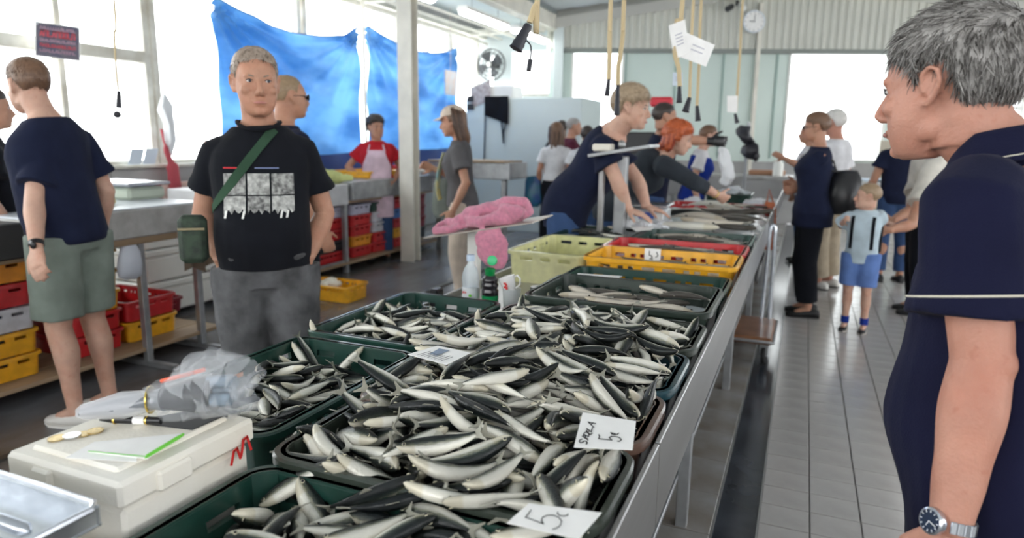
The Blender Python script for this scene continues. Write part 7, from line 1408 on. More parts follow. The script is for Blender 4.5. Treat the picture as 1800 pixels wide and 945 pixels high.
# ================= side counters =================
M_worn = mat('worn_counter', (.46, .46, .45), .45, c2=(.30, .29, .27), noise_scale=7, bump=.1, bump_scale=20)
M_ct = mat('counter_top', (.68, .71, .76), .3, noise_amt=.1, noise_scale=4)
M_dark = mat('dark_board', (.04, .04, .042), .5)
e = empty('market_counter', (-4.3, 1.9, 0), 'worn white market counter on steel legs at the left beneath the windows', 'counter')
b = MB(); b.bbox(-4.9, -3.80, 2.31, 3.56, .86, 1.035, .008); b.build('counter_trough', M_worn, e, 0)
b = MB(); b.bbox(-4.88, -3.82, 2.33, 3.54, 1.035, 1.045, .002); b.build('counter_surface', M_ct, e, 0)
b = MB(); b.bbox(-4.9, -3.78, .4, 2.30, .84, 1.03, .008); b.build('dark_side', M_dark, e, 0)
b = MB(); b.bbox(-4.9, -3.82, .4, 3.30, .815, .86, .004); b.build('wood_rail', M_wood, e, 0)
for y in (.6, 1.9, 3.04, 3.48):
    for x in (-4.8, -3.87): b = MB(); b.bbox(x - .022, x + .022, y - .022, y + .022, .03, .84, .003); b.build('leg', M_steel2, e, 0)
for y in (.6, 1.9, 3.04, 3.48): b = MB(); b.bbox(-4.85, -3.62, y - .022, y + .022, 0, .035, .003); b.build('foot_bar', M_steel2, e, 0)
for k in range(5): b = MB(); b.bbox(-4.85 + k * .2, -4.66 + k * .2, .4, 3.65, .10, .125, .003); b.build('shelf_board', M_wood, e, 0)
e = empty('market_counter', (-5.1, 6.7, 0), 'long steel and white counter on grey legs in front of the blue tarps', 'counter')
b = MB(); b.bbox(-5.6, -4.6, 4.75, 6.25, .76, .985, .008); b.build('white_section', mat('counter_white', (.60, .60, .62), .4, noise_amt=.08, noise_scale=5), e, 0)
b = MB(); b.bbox(-5.6, -4.56, 6.27, 8.05, .80, 1.01, .008); b.build('steel_section', M_steel2, e, 0)
b = MB(); b.bbox(-5.6, -4.58, 8.07, 8.75, .80, 1.03, .008); b.build('end_section', M_whiteside, e, 0)
b = MB(); b.bbox(-5.6, -4.64, 5.4, 8.7, .765, .80, .004); b.build('wood_rail', M_wood, e, 0)
for y in (4.85, 5.35, 6.2, 8.33):
    for x in (-5.5, -4.63): b = MB(); b.bbox(x - .025, x + .025, y - .025, y + .025, 0, .78, .003); b.build('leg', M_steel2, e, 0)
b = MB(); b.bbox(-4.66, -4.62, 4.85, 6.2, .10, .14, .003); b.build('low_bar', M_steel2, e, 0)
b = MB(); b.bbox(-5.5, -4.6, 5.2, 8.3, .09, .12, .003); b.build('shelf_board', M_wood, e, 0)
e = empty('steel_sink_unit', (-3.65, 8.2, 0), 'steel trough on legs in front of the pale cold room panel', 'counter')
b = MB(); b.bbox(-4.6, -3.42, 8.0, 8.6, .98, 1.19, .008); b.build('trough', M_steel2, e, 0); b = MB(); b.bbox(-4.6, -3.5, 7.98, 8.62, 1.19, 1.21, .003); b.build('wood_edge', M_wood, e, 0)
for x in (-4.5, -3.55): b = MB(); b.bbox(x - .03, x + .03, 8.1, 8.16, 0, .98, .003); b.build('leg', M_steel2, e, 0)
# crates in stacks
def stack(x0, x1, y0, y1, z, hs, cols, where, slots=True):
    nm = {P_yellow: 'yellow', P_red: 'red', P_white: 'white', P_orange: 'orange', P_black: 'black', P_green: 'green', P_blue: 'blue', P_lilac: 'lilac-grey', P_dred: 'dark red'}
    n = len(cols); names = ['bottom', 'second lowest', 'middle', 'second highest', 'top'] if n == 5 else (['bottom', 'second', 'third', 'top'] if n == 4 else (['bottom', 'middle', 'top'] if n == 3 else ['lower', 'upper']))
    for i, m in enumerate(cols):
        crate(x0, x1, y0, y1, z + .002, z + hs - .003, m, '%s %s crate %s' % (names[i], nm[m], where), 'stacked crates under the counters', name='stacked_crate'); z += hs
P_dred = plastic('dark_red_plastic', (.22, .008, .02))
stack(-4.62, -3.98, 2.02, 2.44, .127, .138, [P_yellow, P_yellow, P_white, P_red, P_orange], 'of the stack left of the man in sage shorts')
stack(-4.60, -4.02, 2.66, 3.0, .127, .130, [P_red, P_red, P_yellow, P_yellow, P_yellow], 'of the stack just right of the man in sage shorts')
stack(-4.60, -4.02, 3.03, 3.42, .127, .140, [P_yellow, P_red], 'of the short pile by the plastic bag')
crate(-4.85, -4.45, 3.50, 3.85, .127, .24, P_dred, 'small dark red crate under the counter beside the white foam boxes', name='stacked_crate')
stack(-5.15, -4.68, 5.15, 5.73, .125, .122, [P_red, P_black, P_red, P_red, P_lilac], 'of the left stack under the steel counter')
stack(-5.15, -4.68, 5.75, 6.33, .125, .122, [P_red, P_black, P_red, P_red, P_lilac], 'of the second stack under the steel counter')
stack(-5.15, -4.68, 6.40, 6.80, .125, .122, [P_red, P_orange, P_red, P_red, P_lilac], 'of the third stack under the steel counter')
stack(-5.15, -4.68, 6.83, 7.22, .125, .122, [P_red, P_red, P_white, P_white, P_green], 'of the fourth stack under the steel counter')
stack(-5.15, -4.68, 7.25, 7.65, .125, .122, [P_red, P_yellow, P_red, P_blue, P_red], 'of the fifth stack under the steel counter')
stack(-5.6, -5.1, 8.2, 8.8, .05, .16, [P_black, P_dred, P_dred, P_dred], 'of the far dark stack beside the woman with the cap')
crate(-4.25, -3.72, 4.98, 5.32, .003, .15, P_yellow, 'yellow crate with white foam lying on the floor behind the man in black', name='floor_crate')
b = MB()
for k in range(7): b.ell((-4.08 + .045 * (k % 4), 5.08 + .05 * (k % 3), .13 + .02 * (k % 2)), (.06, .05, .035), n=10, m=7)
crumple(b, 2, .02, 20); tag(b.build('foam_pieces', M_foam, smooth=40), 'white foam scraps in the yellow crate on the floor', 'foam', kind='stuff')
for k in range(3):
    e = empty('foam_fish_box', (-5.05, 4.2, .05 + k * .27), '%s white foam box of the stack under the left counter' % ('bottom', 'middle', 'top')[k], 'foam box', 'white foam boxes under the counter'); b = MB(); b.bbox(-5.3, -4.75, 3.78, 4.72, .05 + k * .27, .05 + k * .27 + .20, .015); b.build('box_body', M_white, e, 0); b = MB(); b.bbox(-5.31, -4.74, 3.77, 4.73, .255 + k * .27, .31 + k * .27, .012); b.build('lid', M_white, e, 0)
b = MB(); b.sheet(lambda u, v: Vector((-3.77 + .035 * math.sin(u * 17) * v + .01, lerp(3.28, 3.57, u), lerp(.88, .60 + .03 * math.sin(u * 9), v))), 24, 8, .006); tag(b.build('brown_sackcloth', cloth('sack', (.20, .15, .11), bump=.6), smooth=50), 'brown rag hanging from the end of the worn white counter', 'cloth')
b = MB(); b.tube([(-3.85, 2.95, .82), (-3.85, 2.95, .76), (-3.85, 2.95, .68), (-3.85, 2.95, .62), (-3.85, 2.95, .60)], [(.05, .02), (.075, .04), (.085, .05), (.08, .045), (.04, .02)], 20, up=(0, 1, 0)); crumple(b, 5, .012, 12); tag(b.build('hanging_bag', mat('thin_white_bag', (.62, .66, .74), .35), smooth=50), 'small white plastic bag hanging under the worn counter', 'bag')
# things on the counters
MB().disc_lathe([(0, 0), (.10, .0), (.115, .02), (.11, .045), (.09, .052), (0, .055)], (-4.15, 2.98, 1.045), 24).build('x', M_foam)
o = col.objects[-1]; o.name = 'sponge_loaf'; tag(o, 'round pale yellow block on the worn white counter', 'block'); o.data.materials[0] = mat('pale_yellow', (.68, .55, .26), .7)
e = empty('counter_scale', (-4.4, 3.5, 1.045), 'white and pale green weighing scale on the worn counter behind the man in black', 'scale'); b = MB(); b.bbox(-4.75, -4.25, 3.30, 3.6, 1.045, 1.13, .02); b.build('scale_body', mat('pale_green', (.52, .58, .48), .4), e, 30); b = MB(); b.bbox(-4.78, -4.22, 3.28, 3.62, 1.14, 1.165, .006); b.build('pan', M_alu, e, 0)
e = empty('red_bag', (-5.85, 4.98, 1.0), 'limp red cloth bag hanging by the window sill', 'bag')
b = MB(); b.tube(cat([(-5.9, 5.0, 1.55), (-5.88, 5.02, 1.35), (-5.86, 5.05, 1.18), (-5.86, 5.08, .95)], 5), [(.012, .012)] * 5 + [(.02, .03)] * 5 + [(.03, .07)] * 6, 12); crumple(b, 2, .012, 9).build('cloth_body', mat('red_cloth', (.42, .06, .08), .7), e, 60)
b = MB(); b.bbox(-5.97, -5.90, 4.78, 4.95, .72, 1.0, .01); tag(b.build('red_board', mat('red_cloth', (.42, .06, .08), .7), smooth=0), 'upright red board standing by the grey wall', 'board')
b = MB(); b.bbox(-5.92, -5.88, 4.95, 5.62, .72, 1.02, .006); tag(b.build('pink_board', mat('pink_board', (.60, .36, .31), .6, c2=(.68, .50, .44), noise_scale=5), smooth=0), 'pinkish speckled board leaning under the red bag', 'board')
b = MB(); b.tube([(-5.9, 5.05, 1.9), (-5.88, 5.04, 1.75), (-5.86, 5.06, 1.6), (-5.88, 5.08, 1.45), (-5.9, 5.06, 1.3)], [.03, .075, .06, .05, .02], 16); crumple(b, 7, .03, 14); tag(b.build('crumpled_white_bag', mat('bag_white2', (.70, .72, .75), .5), smooth=40), 'crumpled white plastic hanging on the window post', 'bag')
for k, (y, lb) in enumerate(((4.62, 'leftmost'), (4.78, 'second'), (5.5, 'third'), (5.72, 'rightmost'))):
    b = MB(); b.sheet(lambda u, v: Vector((-5.93 + .03 * v, y + .14 * u + .03 * v, 1.206 + .15 * v)), 2, 2, .002); tag(b.build('sill_paper', mat('pale_blue_paper', (.62, .70, .80), .5), smooth=0), lb + ' of the pale papers leaning on the window sill', 'paper')
crate(-5.35, -4.75, 6.85, 7.7, 1.012, 1.09, P_yellow, 'shallow yellow crate on the steel counter below the apron woman', name='shallow_crate')
b = MB(); b.tube(cat([(-4.8, 5.95, 1.12), (-4.78, 6.05, 1.10), (-4.75, 6.25, 1.05), (-4.72, 6.45, 1.04)], 5), [.04] * 4 + [.06] * 4 + [.065] * 4 + [.04] * 4, 14); crumple(b, 8, .02, 12); tag(b.build('yellow_green_cloth', cloth('lime', (.62, .66, .28)), smooth=60), 'pale lime green cloth bundled on the counter', 'cloth')
for k, (y0, y1, z, m, lb, nm) in enumerate(((7.72, 8.6, 1.03, M_foam, 'long white foam tray at the end of the steel counter', 'foam_tray'), (7.9, 8.2, 1.07, P_red, 'red packet lying on the white foam tray, nearer one', 'red_packet'), (8.25, 8.5, 1.07, P_dred, 'dark red packet lying on the white foam tray, farther one', 'red_packet'))):
    b = MB(); b.bbox(-5.25 + .1 * (k > 0), -4.75 - .1 * (k > 0), y0, y1, z + .003, z + .04 + .02 * (k > 0), .01); tag(b.build(nm, m, smooth=30), lb, 'box')
b = MB(); b.bbox(-4.75, -4.45, 4.95, 5.5, .99, 1.015, .004); b.ell((-4.6, 5.6, 1.02), (.08, .12, .035)); tag(b.build('dark_fish_bag', P_black, smooth=40), 'dark plastic bundle on the white counter section', 'bundle')
e = empty('counter_scale', (-5.0, 9.0, 1.03), 'dark grey scale behind the woman with the cap', 'scale'); b = MB(); b.bbox(-5.2, -4.7, 8.4, 8.7, 1.035, 1.10, .01); b.build('scale_body', M_dark, e, 30); b = MB(); b.bbox(-5.22, -4.68, 8.38, 8.72, 1.105, 1.125, .004); b.build('pan', M_alu, e, 0)
# ---- tarps ----
def tarpmat():
    m = bpy.data.materials.new('blue_tarp'); m.use_nodes = True; nt = m.node_tree; N = nt.nodes; L = nt.links; N.clear()
    o = N.new('ShaderNodeOutputMaterial'); mx = N.new('ShaderNodeMixShader'); mx.inputs[0].default_value = .55; d = N.new('ShaderNodeBsdfPrincipled'); t = N.new('ShaderNodeBsdfTranslucent')
    tc = N.new('ShaderNodeTexCoord'); mp = N.new('ShaderNodeMapping'); mp.inputs['Scale'].default_value = (1, .6, 1.6); L.new(tc.outputs['Object'], mp.inputs[0]); nz = N.new('ShaderNodeTexNoise'); nz.inputs['Scale'].default_value = 1.6; nz.inputs['Detail'].default_value = 5; L.new(mp.outputs[0], nz.inputs[0])
    rp = N.new('ShaderNodeValToRGB'); L.new(nz.outputs['Fac'], rp.inputs[0]); rp.color_ramp.elements[0].position = .36; rp.color_ramp.elements[1].position = .62
    rp.color_ramp.elements[0].color = (.13, .33, .60, 1); rp.color_ramp.elements[1].color = (.34, .60, .86, 1)
    L.new(rp.outputs[0], d.inputs['Base Color']); L.new(rp.outputs[0], t.inputs['Color']); d.inputs['Roughness'].default_value = .4
    L.new(d.outputs[0], mx.inputs[1]); L.new(t.outputs[0], mx.inputs[2]); L.new(mx.outputs[0], o.inputs[0]); return m
M_tarp = tarpmat(); M_cord0 = mat('tie_cord', (.6, .6, .55), .7)
def tarp(ya, yb, top, zb, seed, label):
    e = empty('blue_tarp', (-5.8, (ya + yb) / 2, zb), label, 'tarp')
    def f(u, v):
        k = u * (len(top) - 1); i = min(int(k), len(top) - 2); zt = lerp(top[i], top[i + 1], smooth(k - i) * .4 + (k - i) * .6); z = lerp(zt, zb, v)
        sw = .07 * math.sin(PI * u) * math.sin(PI * v); dl = math.hypot(u * 1.6, v * 1.2); dr = math.hypot((1 - u) * 1.6, v * 1.2)
        al = math.atan2(v, u + .02); ar = math.atan2(v, 1.02 - u)
        fo = .048 * math.sin(al * 21 + seed) * math.exp(-dl * 1.1) + .048 * math.sin(ar * 21 + seed) * math.exp(-dr * 1.1)
        hz = .035 * math.sin((v * 3.2 + math.cos((u - .5) * 2.8) * -1.3) * 6) * math.exp(-v * 2.2) * math.sin(PI * u)
        n = noise.noise(Vector((u * 5, v * 4, seed))) * .03
        return Vector((-5.82 + sw + fo + hz + n, lerp(ya, yb, u), z))
    b = MB(); b.sheet(f, 90, 60, .0015); b.build('sheet', M_tarp, e, 80)
    b = MB(); b.tube([f(k / 40, 0) for k in range(41)], .007, 6); b.build('hem', mat('tarp_hem', (.02, .06, .25), .5), e, 60)
    b = MB(); b.sheet(lambda u, v: f(u, .86 + .14 * v) + Vector((.004, 0, 0)), 60, 4, .001); b.build('dark_lower_band', mat('tarp_band', (.02, .05, .22), .45), e, 60)
    for u in (0, 1): b = MB(); b.tube([f(u, 0), f(u, 0) + Vector((-.05, 0, .5))], .006, 5); b.build('tie_cord', M_cord0, e, 60)
    return e
tarp(5.68, 8.22, [2.90, 2.80, 2.74, 2.72, 2.74, 2.80, 2.98], 1.02, 1.3, 'large blue tarp hung over the windows behind the man in black')
tarp(8.42, 11.15, [3.02, 2.92, 2.86, 2.84, 2.86, 2.92, 3.06], 1.05, 2.6, 'second blue tarp hung behind the white post')
b = MB(); b.tube([(-5.78, 8.3, 0), (-5.78, 8.3, 3.4)], .022, 10); tag(b.build('tarp_pole', M_cream, smooth=60), 'thin pale pole between the two blue tarps', 'pole')
b = MB(); b.bbox(-5.6, -5.58, 10.3, 10.7, 2.2, 2.6, .003, None); b.tube([(-5.59, 10.5, 2.6), (-5.59, 10.5, 3.6)], .006, 5); tag(b.build('hanging_tag', mat('faded_tag', (.55, .58, .62), .5, c2=(.60, .48, .44), noise_scale=9), smooth=0), 'faded card hanging before the second tarp', 'card')
# sign hung on the left window
e = empty('hanging_sign', (-5.85, 4.02, 2.1), 'dark laminated sign with blurred red lettering clipped before the left window', 'sign')
c = [Vector((-5.850, 3.838, 2.384)), Vector((-5.850, 4.217, 2.391)), Vector((-5.850, 4.191, 2.105)), Vector((-5.850, 3.807, 2.110))]
b = MB(); b.sheet(lambda u, v: c[0].lerp(c[1], u).lerp(c[3].lerp(c[2], u), v), 4, 4, .003); b.build('white_margin', M_paper, e, 0)
cc = [p.lerp((c[0] + c[2]) / 2, .055) + Vector((.003, 0, 0)) for p in c]; b = MB(); b.sheet(lambda u, v: cc[0].lerp(cc[1], u).lerp(cc[3].lerp(cc[2], u), v), 4, 4, .001); b.build('dark_print', mat('sign_print', (.07, .07, .14), .4, c2=(.16, .14, .18), noise_scale=12), e, 0)
def sp(u, v): return cc[0].lerp(cc[1], u).lerp(cc[3].lerp(cc[2], u), v)
for v0, hgt, m_, n_, nm in ((.30, .16, mat('sign_red', (.70, .10, .14), .5), 9, 'red_lettering'), (.13, .07, mat('sign_pink', (.55, .35, .45), .5), 14, 'pink_lettering'), (.50, .07, mat('sign_pink', (.55, .35, .45), .5), 15, 'pink_lettering'), (.66, .08, mat('sign_red', (.70, .10, .14), .5), 13, 'red_lettering'), (.82, .07, mat('sign_pink', (.55, .35, .45), .5), 12, 'pink_lettering')):
    b = MB(); rr = random.Random(int(v0 * 100))
    for k in range(n_):
        u0 = .08 + .84 * k / n_; w_ = .84 / n_ * .7; a = rr.choice([0, 1, 2, 3])
        q = {0: [(0, 1), (0, 0), (1, 0), (1, 1)], 1: [(0, 0), (0, 1), (1, 1)], 2: [(0, 1), (.5, 0), (1, 1)], 3: [(0, 0), (1, 0), (1, 1), (0, 1), (0, 0)]}[a]
        ribbon(b, [sp(u0 + w_ * x, v0 + hgt * (y - .5)) + Vector((.003, 0, 0)) for x, y in q], .012 if hgt > .1 else .007, (1, 0, 0), .001)
    b.build(nm, m_, e, 0)
for k in (0, 1): b = MB(); b.ell(c[k] + Vector((.005, .015 - .03 * k, -.015)), (.008, .012, .012), n=10, m=6); b.build('clip', M_alu, e, 60); b = MB(); b.tube([c[k] + Vector((0, .02 - .04 * k, 0)), Vector((c[k].x, c[k].y + .02 - .04 * k, 3.45))], .003, 5); b.build('wire', M_steel2, e, 60)
# ---- cold room panel ----
M_cold = mat('cold_room', (.62, .70, .70), .4, noise_amt=.04, noise_scale=.8)
e = empty('cold_room', (-4.2, 10.8, 0), 'pale grey-green cold room box behind the far counters', 'cold room'); b = MB(); b.bbox(-5.2, -3.22, 10.3, 11.4, 0, 2.13, .01); b.build('cabinet', M_cold, e, 0)
for z in (1.95, 2.08): b = MB(); b.bbox(-5.16, -5.05, 10.26, 10.3, z, z + .09, .005); b.build('hinge', M_dark, e, 0)
b = MB(); b.bbox(-4.9, -4.4, 10.35, 10.8, 2.135, 2.33, .01); tag(b.build('white_carton', M_whiteside, smooth=0), 'white carton on top of the cold room', 'box')
b = MB(); b.sheet(lambda u, v: Vector((lerp(-5.1, -4.75, u), 10.29 - .02 * v, lerp(1.98, 2.30, v) + .12 * u)), 3, 3, .004); tag(b.build('notice_sheet', mat('notice', (.60, .58, .58), .6, c2=(.35, .28, .28), noise_scale=14), smooth=0), 'paper notice leaning at the corner of the cold room', 'paper')
e = empty('hanging_apron', (-4.6, 10.27, 1.75), 'black apron hung with its strings on the cold room panel', 'apron')
b = MB(); b.sheet(lambda u, v: Vector((lerp(-4.84, -4.42, u), 10.26 - .015 * math.sin(u * 9), lerp(2.16, 1.86 - .14 * u, v))), 14, 8, .01); b.build('cloth_body', C_black, e, 40)
b = MB(); b.tube([(-4.83, 10.26, 1.86), (-4.85, 10.27, 1.2), (-4.87, 10.27, .9)], .012, 6); b.tube([(-4.55, 10.26, 1.78), (-4.52, 10.25, 1.62), (-4.50, 10.25, 1.42)], .014, 6); b.tube([(-4.46, 10.26, 1.74), (-4.50, 10.25, 1.6), (-4.50, 10.25, 1.45)], .012, 6); b.build('strings', C_black, e, 60)
# ---- wall fan ----
fc = Vector((-5.73, 12.45, 2.89)); e = empty('wall_fan', fc, 'round wall fan with a wire cage on the pale end wall', 'fan')
for k, (r, dy) in enumerate(((.29, 0), (.29, -.06), (.22, -.10), (.14, -.12), (.07, -.13))): b = MB(); b.tube([fc + Vector((r * math.cos(a), dy, r * math.sin(a))) for a in [2 * PI * q / 32 for q in range(32)]], .008, 6, closed=True); b.build('cage_ring', M_dark, e, 60)
for k in range(16): a = 2 * PI * k / 16; b = MB(); b.tube([fc + Vector((.05 * math.cos(a), -.13, .05 * math.sin(a))), fc + Vector((.2 * math.cos(a), -.11, .2 * math.sin(a))), fc + Vector((.29 * math.cos(a), -.05, .29 * math.sin(a)))], .005, 5); b.build('cage_wire', M_dark, e, 60)
for k in range(4):
    a0 = PI / 2 * k; b = MB(); b.sheet(lambda u, v: fc + Vector(((.05 + .2 * u) * math.cos(a0 + v * .9), -.05 - .05 * v, (.05 + .2 * u) * math.sin(a0 + v * .9))), 6, 5, .004); b.build('blade', mat('fan_blade', (.09, .10, .11), .4), e, 50)
b = MB(); b.ell(fc + Vector((0, -.13, 0)), (.05, .03, .05)); b.build('hub', M_white, e, 60); b = MB(); b.tube([fc + Vector((0, .0, 0)), fc + Vector((0, .24, 0))], .06, 14); b.build('motor', M_dark, e, 60)
# ---- clock, camera on the far wall ----
cl = fwp(3.253, -.13, 3.586); e = empty('wall_clock', cl, 'round white wall clock high on the ribbed end wall', 'clock'); Mcl = FW.copy(); Mcl.translation = cl; Mcl = Mcl @ Matrix.Rotation(PI / 2, 4, 'X')
def onm(b, M): b.v = [tuple(M @ Vector(p)) for p in b.v]; return b
b = MB(); b.disc_lathe([(0, -.04), (.19, -.04), (.195, -.01), (.19, .02), (.178, .022), (.175, .008), (0, .008)], (0, 0, 0), 36); onm(b, Mcl).build('case', mat('clock_rim', (.70, .76, .82), .4), e, 40)
b = MB(); b.disc_lathe([(0, .008), (.174, .008), (.174, .011), (0, .011)], (0, 0, 0), 36); onm(b, Mcl).build('face', M_paper, e, 40)
b = MB()
for k in range(12): a = PI / 6 * k; b.box(-.004, .004, .14, .165, .011, .013, Matrix.Rotation(a, 4, 'Z'))
b.box(-.005, .005, -.01, .12, .013, .016, Matrix.Rotation(-.05, 4, 'Z')); b.box(-.007, .007, -.01, .085, .013, .016, Matrix.Rotation(1.5, 4, 'Z')); onm(b, Mcl).build('hands', M_dark, e, 0)
cm = fwp(2.9, -.25, 3.83); e = empty('security_camera', cm, 'small pair of security cameras beside the wall clock', 'camera'); b = MB(); b.tube([cm + Vector((0, .3, .1)), cm + Vector((0, 0, .08)), cm], .02, 8); b.build('bracket', M_dark, e, 60)
for g in (-.09, .09): b = MB(); b.tube([cm + Vector((g, .05, .0)), cm + Vector((g * 1.5, -.12, -.07))], .05, 12); b.build('camera_head', M_dark if g < 0 else M_white, e, 60)
# ---- fluorescent lamps ----
M_lamp = mat('lamp_tube', (1, 1, 1), .4, emit=(1, .98, .94), emit_s=9)
def lamp(x0, y0, x1, y1, z, label):
    a, c = Vector((x0, y0, z)), Vector((x1, y1, z)); e = empty('ceiling_lamp', (a + c) / 2, label, 'lamp'); d = (c - a).normalized(); s_ = Vector((-d.y, d.x, 0))
    b = MB(); R = []
    for p in (a, c): R.append([p + s_ * w_ + Vector((0, 0, h_)) for w_, h_ in ((-.09, .02), (.09, .02), (.07, .08), (-.07, .08))])
    b.loft(R); b.build('housing', M_white, e, 0)
    b = MB(); b.tube([a + d * .02, a + d * .05, c - d * .05, c - d * .02], [(.03, .06), (.045, .08), (.045, .08), (.03, .06)], 14, up=(0, 0, 1)); b.build('tube', M_lamp, e, 60)
    b = MB()
    for p in (a.lerp(c, .2), a.lerp(c, .8)): b.tube([p + Vector((0, 0, .08)), p + Vector((0, 0, .35))], .006, 6)
    b.build('hanger', M_steel2, e, 60)
lamp(-4.55, 8.9, -4.55, 10.4, 3.22, 'nearer of the two fluorescent lamps under the long beam')
lamp(-4.55, 10.75, -4.55, 12.2, 3.24, 'farther of the two fluorescent lamps under the long beam')
lamp(-4.85, 7.6, -4.85, 8.6, 3.33, 'short lamp near the top right of the white post')
lamp(1.66, 9.4, 2.1, 10.9, 3.10, 'fluorescent lamp seen above the head of the foreground man')
# ---- pendants ----
M_cord = mat('beige_cord', (.58, .46, .27), .7); M_plug = mat('black_plug', (.02, .02, .028), .45)
def pendant(pts, r, pa, pb, rp, label, name='hanging_socket', tail=None):
    pts = [Vector(p) for p in pts]; top = pts[0] + (pts[0] - pts[1]).normalized() * .01; top = Vector((pts[0].x, pts[0].y, 3.55)); pa, pb = Vector(pa), Vector(pb)
    e = empty(name, pb, label, 'socket'); b = MB(); b.tube(cat([top] + pts, 6), r, 8); b.build('cord', M_cord, e, 60)
    b = MB(); n_ = 9; P_ = [pa.lerp(pb, k / n_) for k in range(n_ + 1)]; b.tube(P_, [rp * .68 * lerp(.62, 1.05, k / n_) * (1.05 if k % 2 else .93) for k in range(n_ + 1)], 12); b.build('socket_body', M_plug, e, 50)
    if tail: b = MB(); b.tube(cat([Vector(p) for p in tail[:-1]], 4), .0022, 6); b.tube([Vector(tail[-2]), Vector(tail[-1])], .008, 8); b.build('tail_plug', M_plug, e, 60)
    return e
e = pendant([(-0.802, 2.076, 1.953), (-0.806, 2.064, 1.902), (-0.816, 2.049, 1.850)], .009, (-0.818, 2.046, 1.843), (-0.848, 2.019, 1.770), .030, 'large ribbed black socket hanging on a beige cord, tilted to the left', tail=[(-0.819, 2.036, 1.795), (-0.806, 2.038, 1.778), (-0.804, 2.031, 1.738), (-0.806, 2.023, 1.705)])
pendant([(-0.845, 3.083, 2.103), (-0.837, 3.056, 1.955), (-0.830, 3.039, 1.857), (-0.824, 3.021, 1.759)], .010, (-0.824, 3.021, 1.759), (-0.825, 3.006, 1.690), .018, 'left of two black sockets hanging before the leaning seller')
pendant([(-0.805, 3.158, 2.113), (-0.797, 3.130, 1.964), (-0.800, 3.108, 1.864), (-0.803, 3.097, 1.819), (-0.798, 3.083, 1.739)], .010, (-0.798, 3.083, 1.739), (-0.792, 3.059, 1.609), .019, 'right, longer one of two black sockets before the leaning seller')
pendant([(-0.592, 3.420, 2.147), (-0.608, 3.394, 2.055), (-0.606, 3.365, 1.911), (-0.582, 3.359, 1.833), (-0.570, 3.347, 1.749)], .011, (-0.572, 3.346, 1.749), (-0.566, 3.334, 1.676), .020, 'black socket hanging below the white paper sheets')
pendant([(-0.596, 3.763, 2.209), (-0.585, 3.714, 1.951), (-0.572, 3.670, 1.716)], .008, (-0.572, 3.670, 1.716), (-0.585, 3.651, 1.647), .026, 'black lamp holder hanging right of the paper sheets')
pendant([(-0.575, 3.887, 2.229), (-0.560, 3.838, 1.964), (-0.549, 3.784, 1.681)], .008, (-0.549, 3.784, 1.681), (-0.537, 3.773, 1.605), .022, 'rightmost black socket of the hanging row over the sellers')
pendant([(-0.539, 5.728, 2.515), (-0.526, 5.664, 2.174), (-0.518, 5.601, 1.855), (-0.515, 5.575, 1.727)], .010, (-0.521, 5.568, 1.706), (-0.499, 5.563, 1.638), .024, 'black plug hanging under a small white paper by the clock')
pendant([(-3.333, 2.604, 2.184), (-3.314, 2.573, 1.998), (-3.291, 2.547, 1.826), (-3.271, 2.533, 1.718)], .005, (-3.268, 2.533, 1.712), (-3.261, 2.519, 1.629), .020, 'dark socket hanging on a thin cord before the left window')
b = MB(); b.ell((-3.266, 2.510, 1.594), (.018, .018, .018)); tag(b.build('dark_ball', M_plug, smooth=60), 'small dark ball hanging just under the left socket', 'ball')
def paperq(c, label, name='paper_sheet', m=M_paper, marks=0, cord=False):
    c = [Vector(p) for p in c]; e = empty(name, sum(c, Vector()) / 4, label, 'paper'); quadsheet(c, .0012, 0, 5).build('sheet', m, e, 40)
    if cord: b = MB(); t_ = c[0].lerp(c[1], .5); b.tube([t_, Vector((t_.x, t_.y, 3.6))], .003, 5); b.build('string', M_cord, e, 60)
    if marks:
        b = MB(); nrm = (c[1] - c[0]).cross(c[3] - c[0]).normalized(); nrm = -nrm if nrm.y > 0 else nrm
        for k in range(marks): v = .35 + .4 * k / marks; ribbon(b, [c[0].lerp(c[3], v).lerp(c[1].lerp(c[2], v), u) + nrm * .002 for u in (.3, .45, .5, .7)], .004, nrm, .0008)
        b.build('faint_writing', mat('faint_ink', (.45, .45, .52), .6), e, 0)
paperq([(-0.639, 3.353, 2.025), (-0.567, 3.367, 2.051), (-0.536, 3.371, 1.904), (-0.603, 3.359, 1.874)], 'white paper sheet with faint writing tied to the hanging cord', marks=4)
paperq([(-0.559, 3.403, 1.996), (-0.448, 3.552, 1.956), (-0.479, 3.517, 1.853), (-0.589, 3.368, 1.888)], 'second white paper sheet behind the first, slanting down to the right', marks=2)
paperq([(-0.583, 5.514, 1.838), (-0.508, 5.546, 1.839), (-0.501, 5.523, 1.712), (-0.572, 5.493, 1.716)], 'small white paper hanging in front of the green panels')
paperq([(-0.680, 3.764, 1.853), (-0.633, 3.783, 1.851), (-0.627, 3.771, 1.780), (-0.677, 3.751, 1.785)], 'small bluish note hanging behind the black socket', m=mat('pale_blue_paper', (.62, .70, .80), .5), marks=3, cord=True)
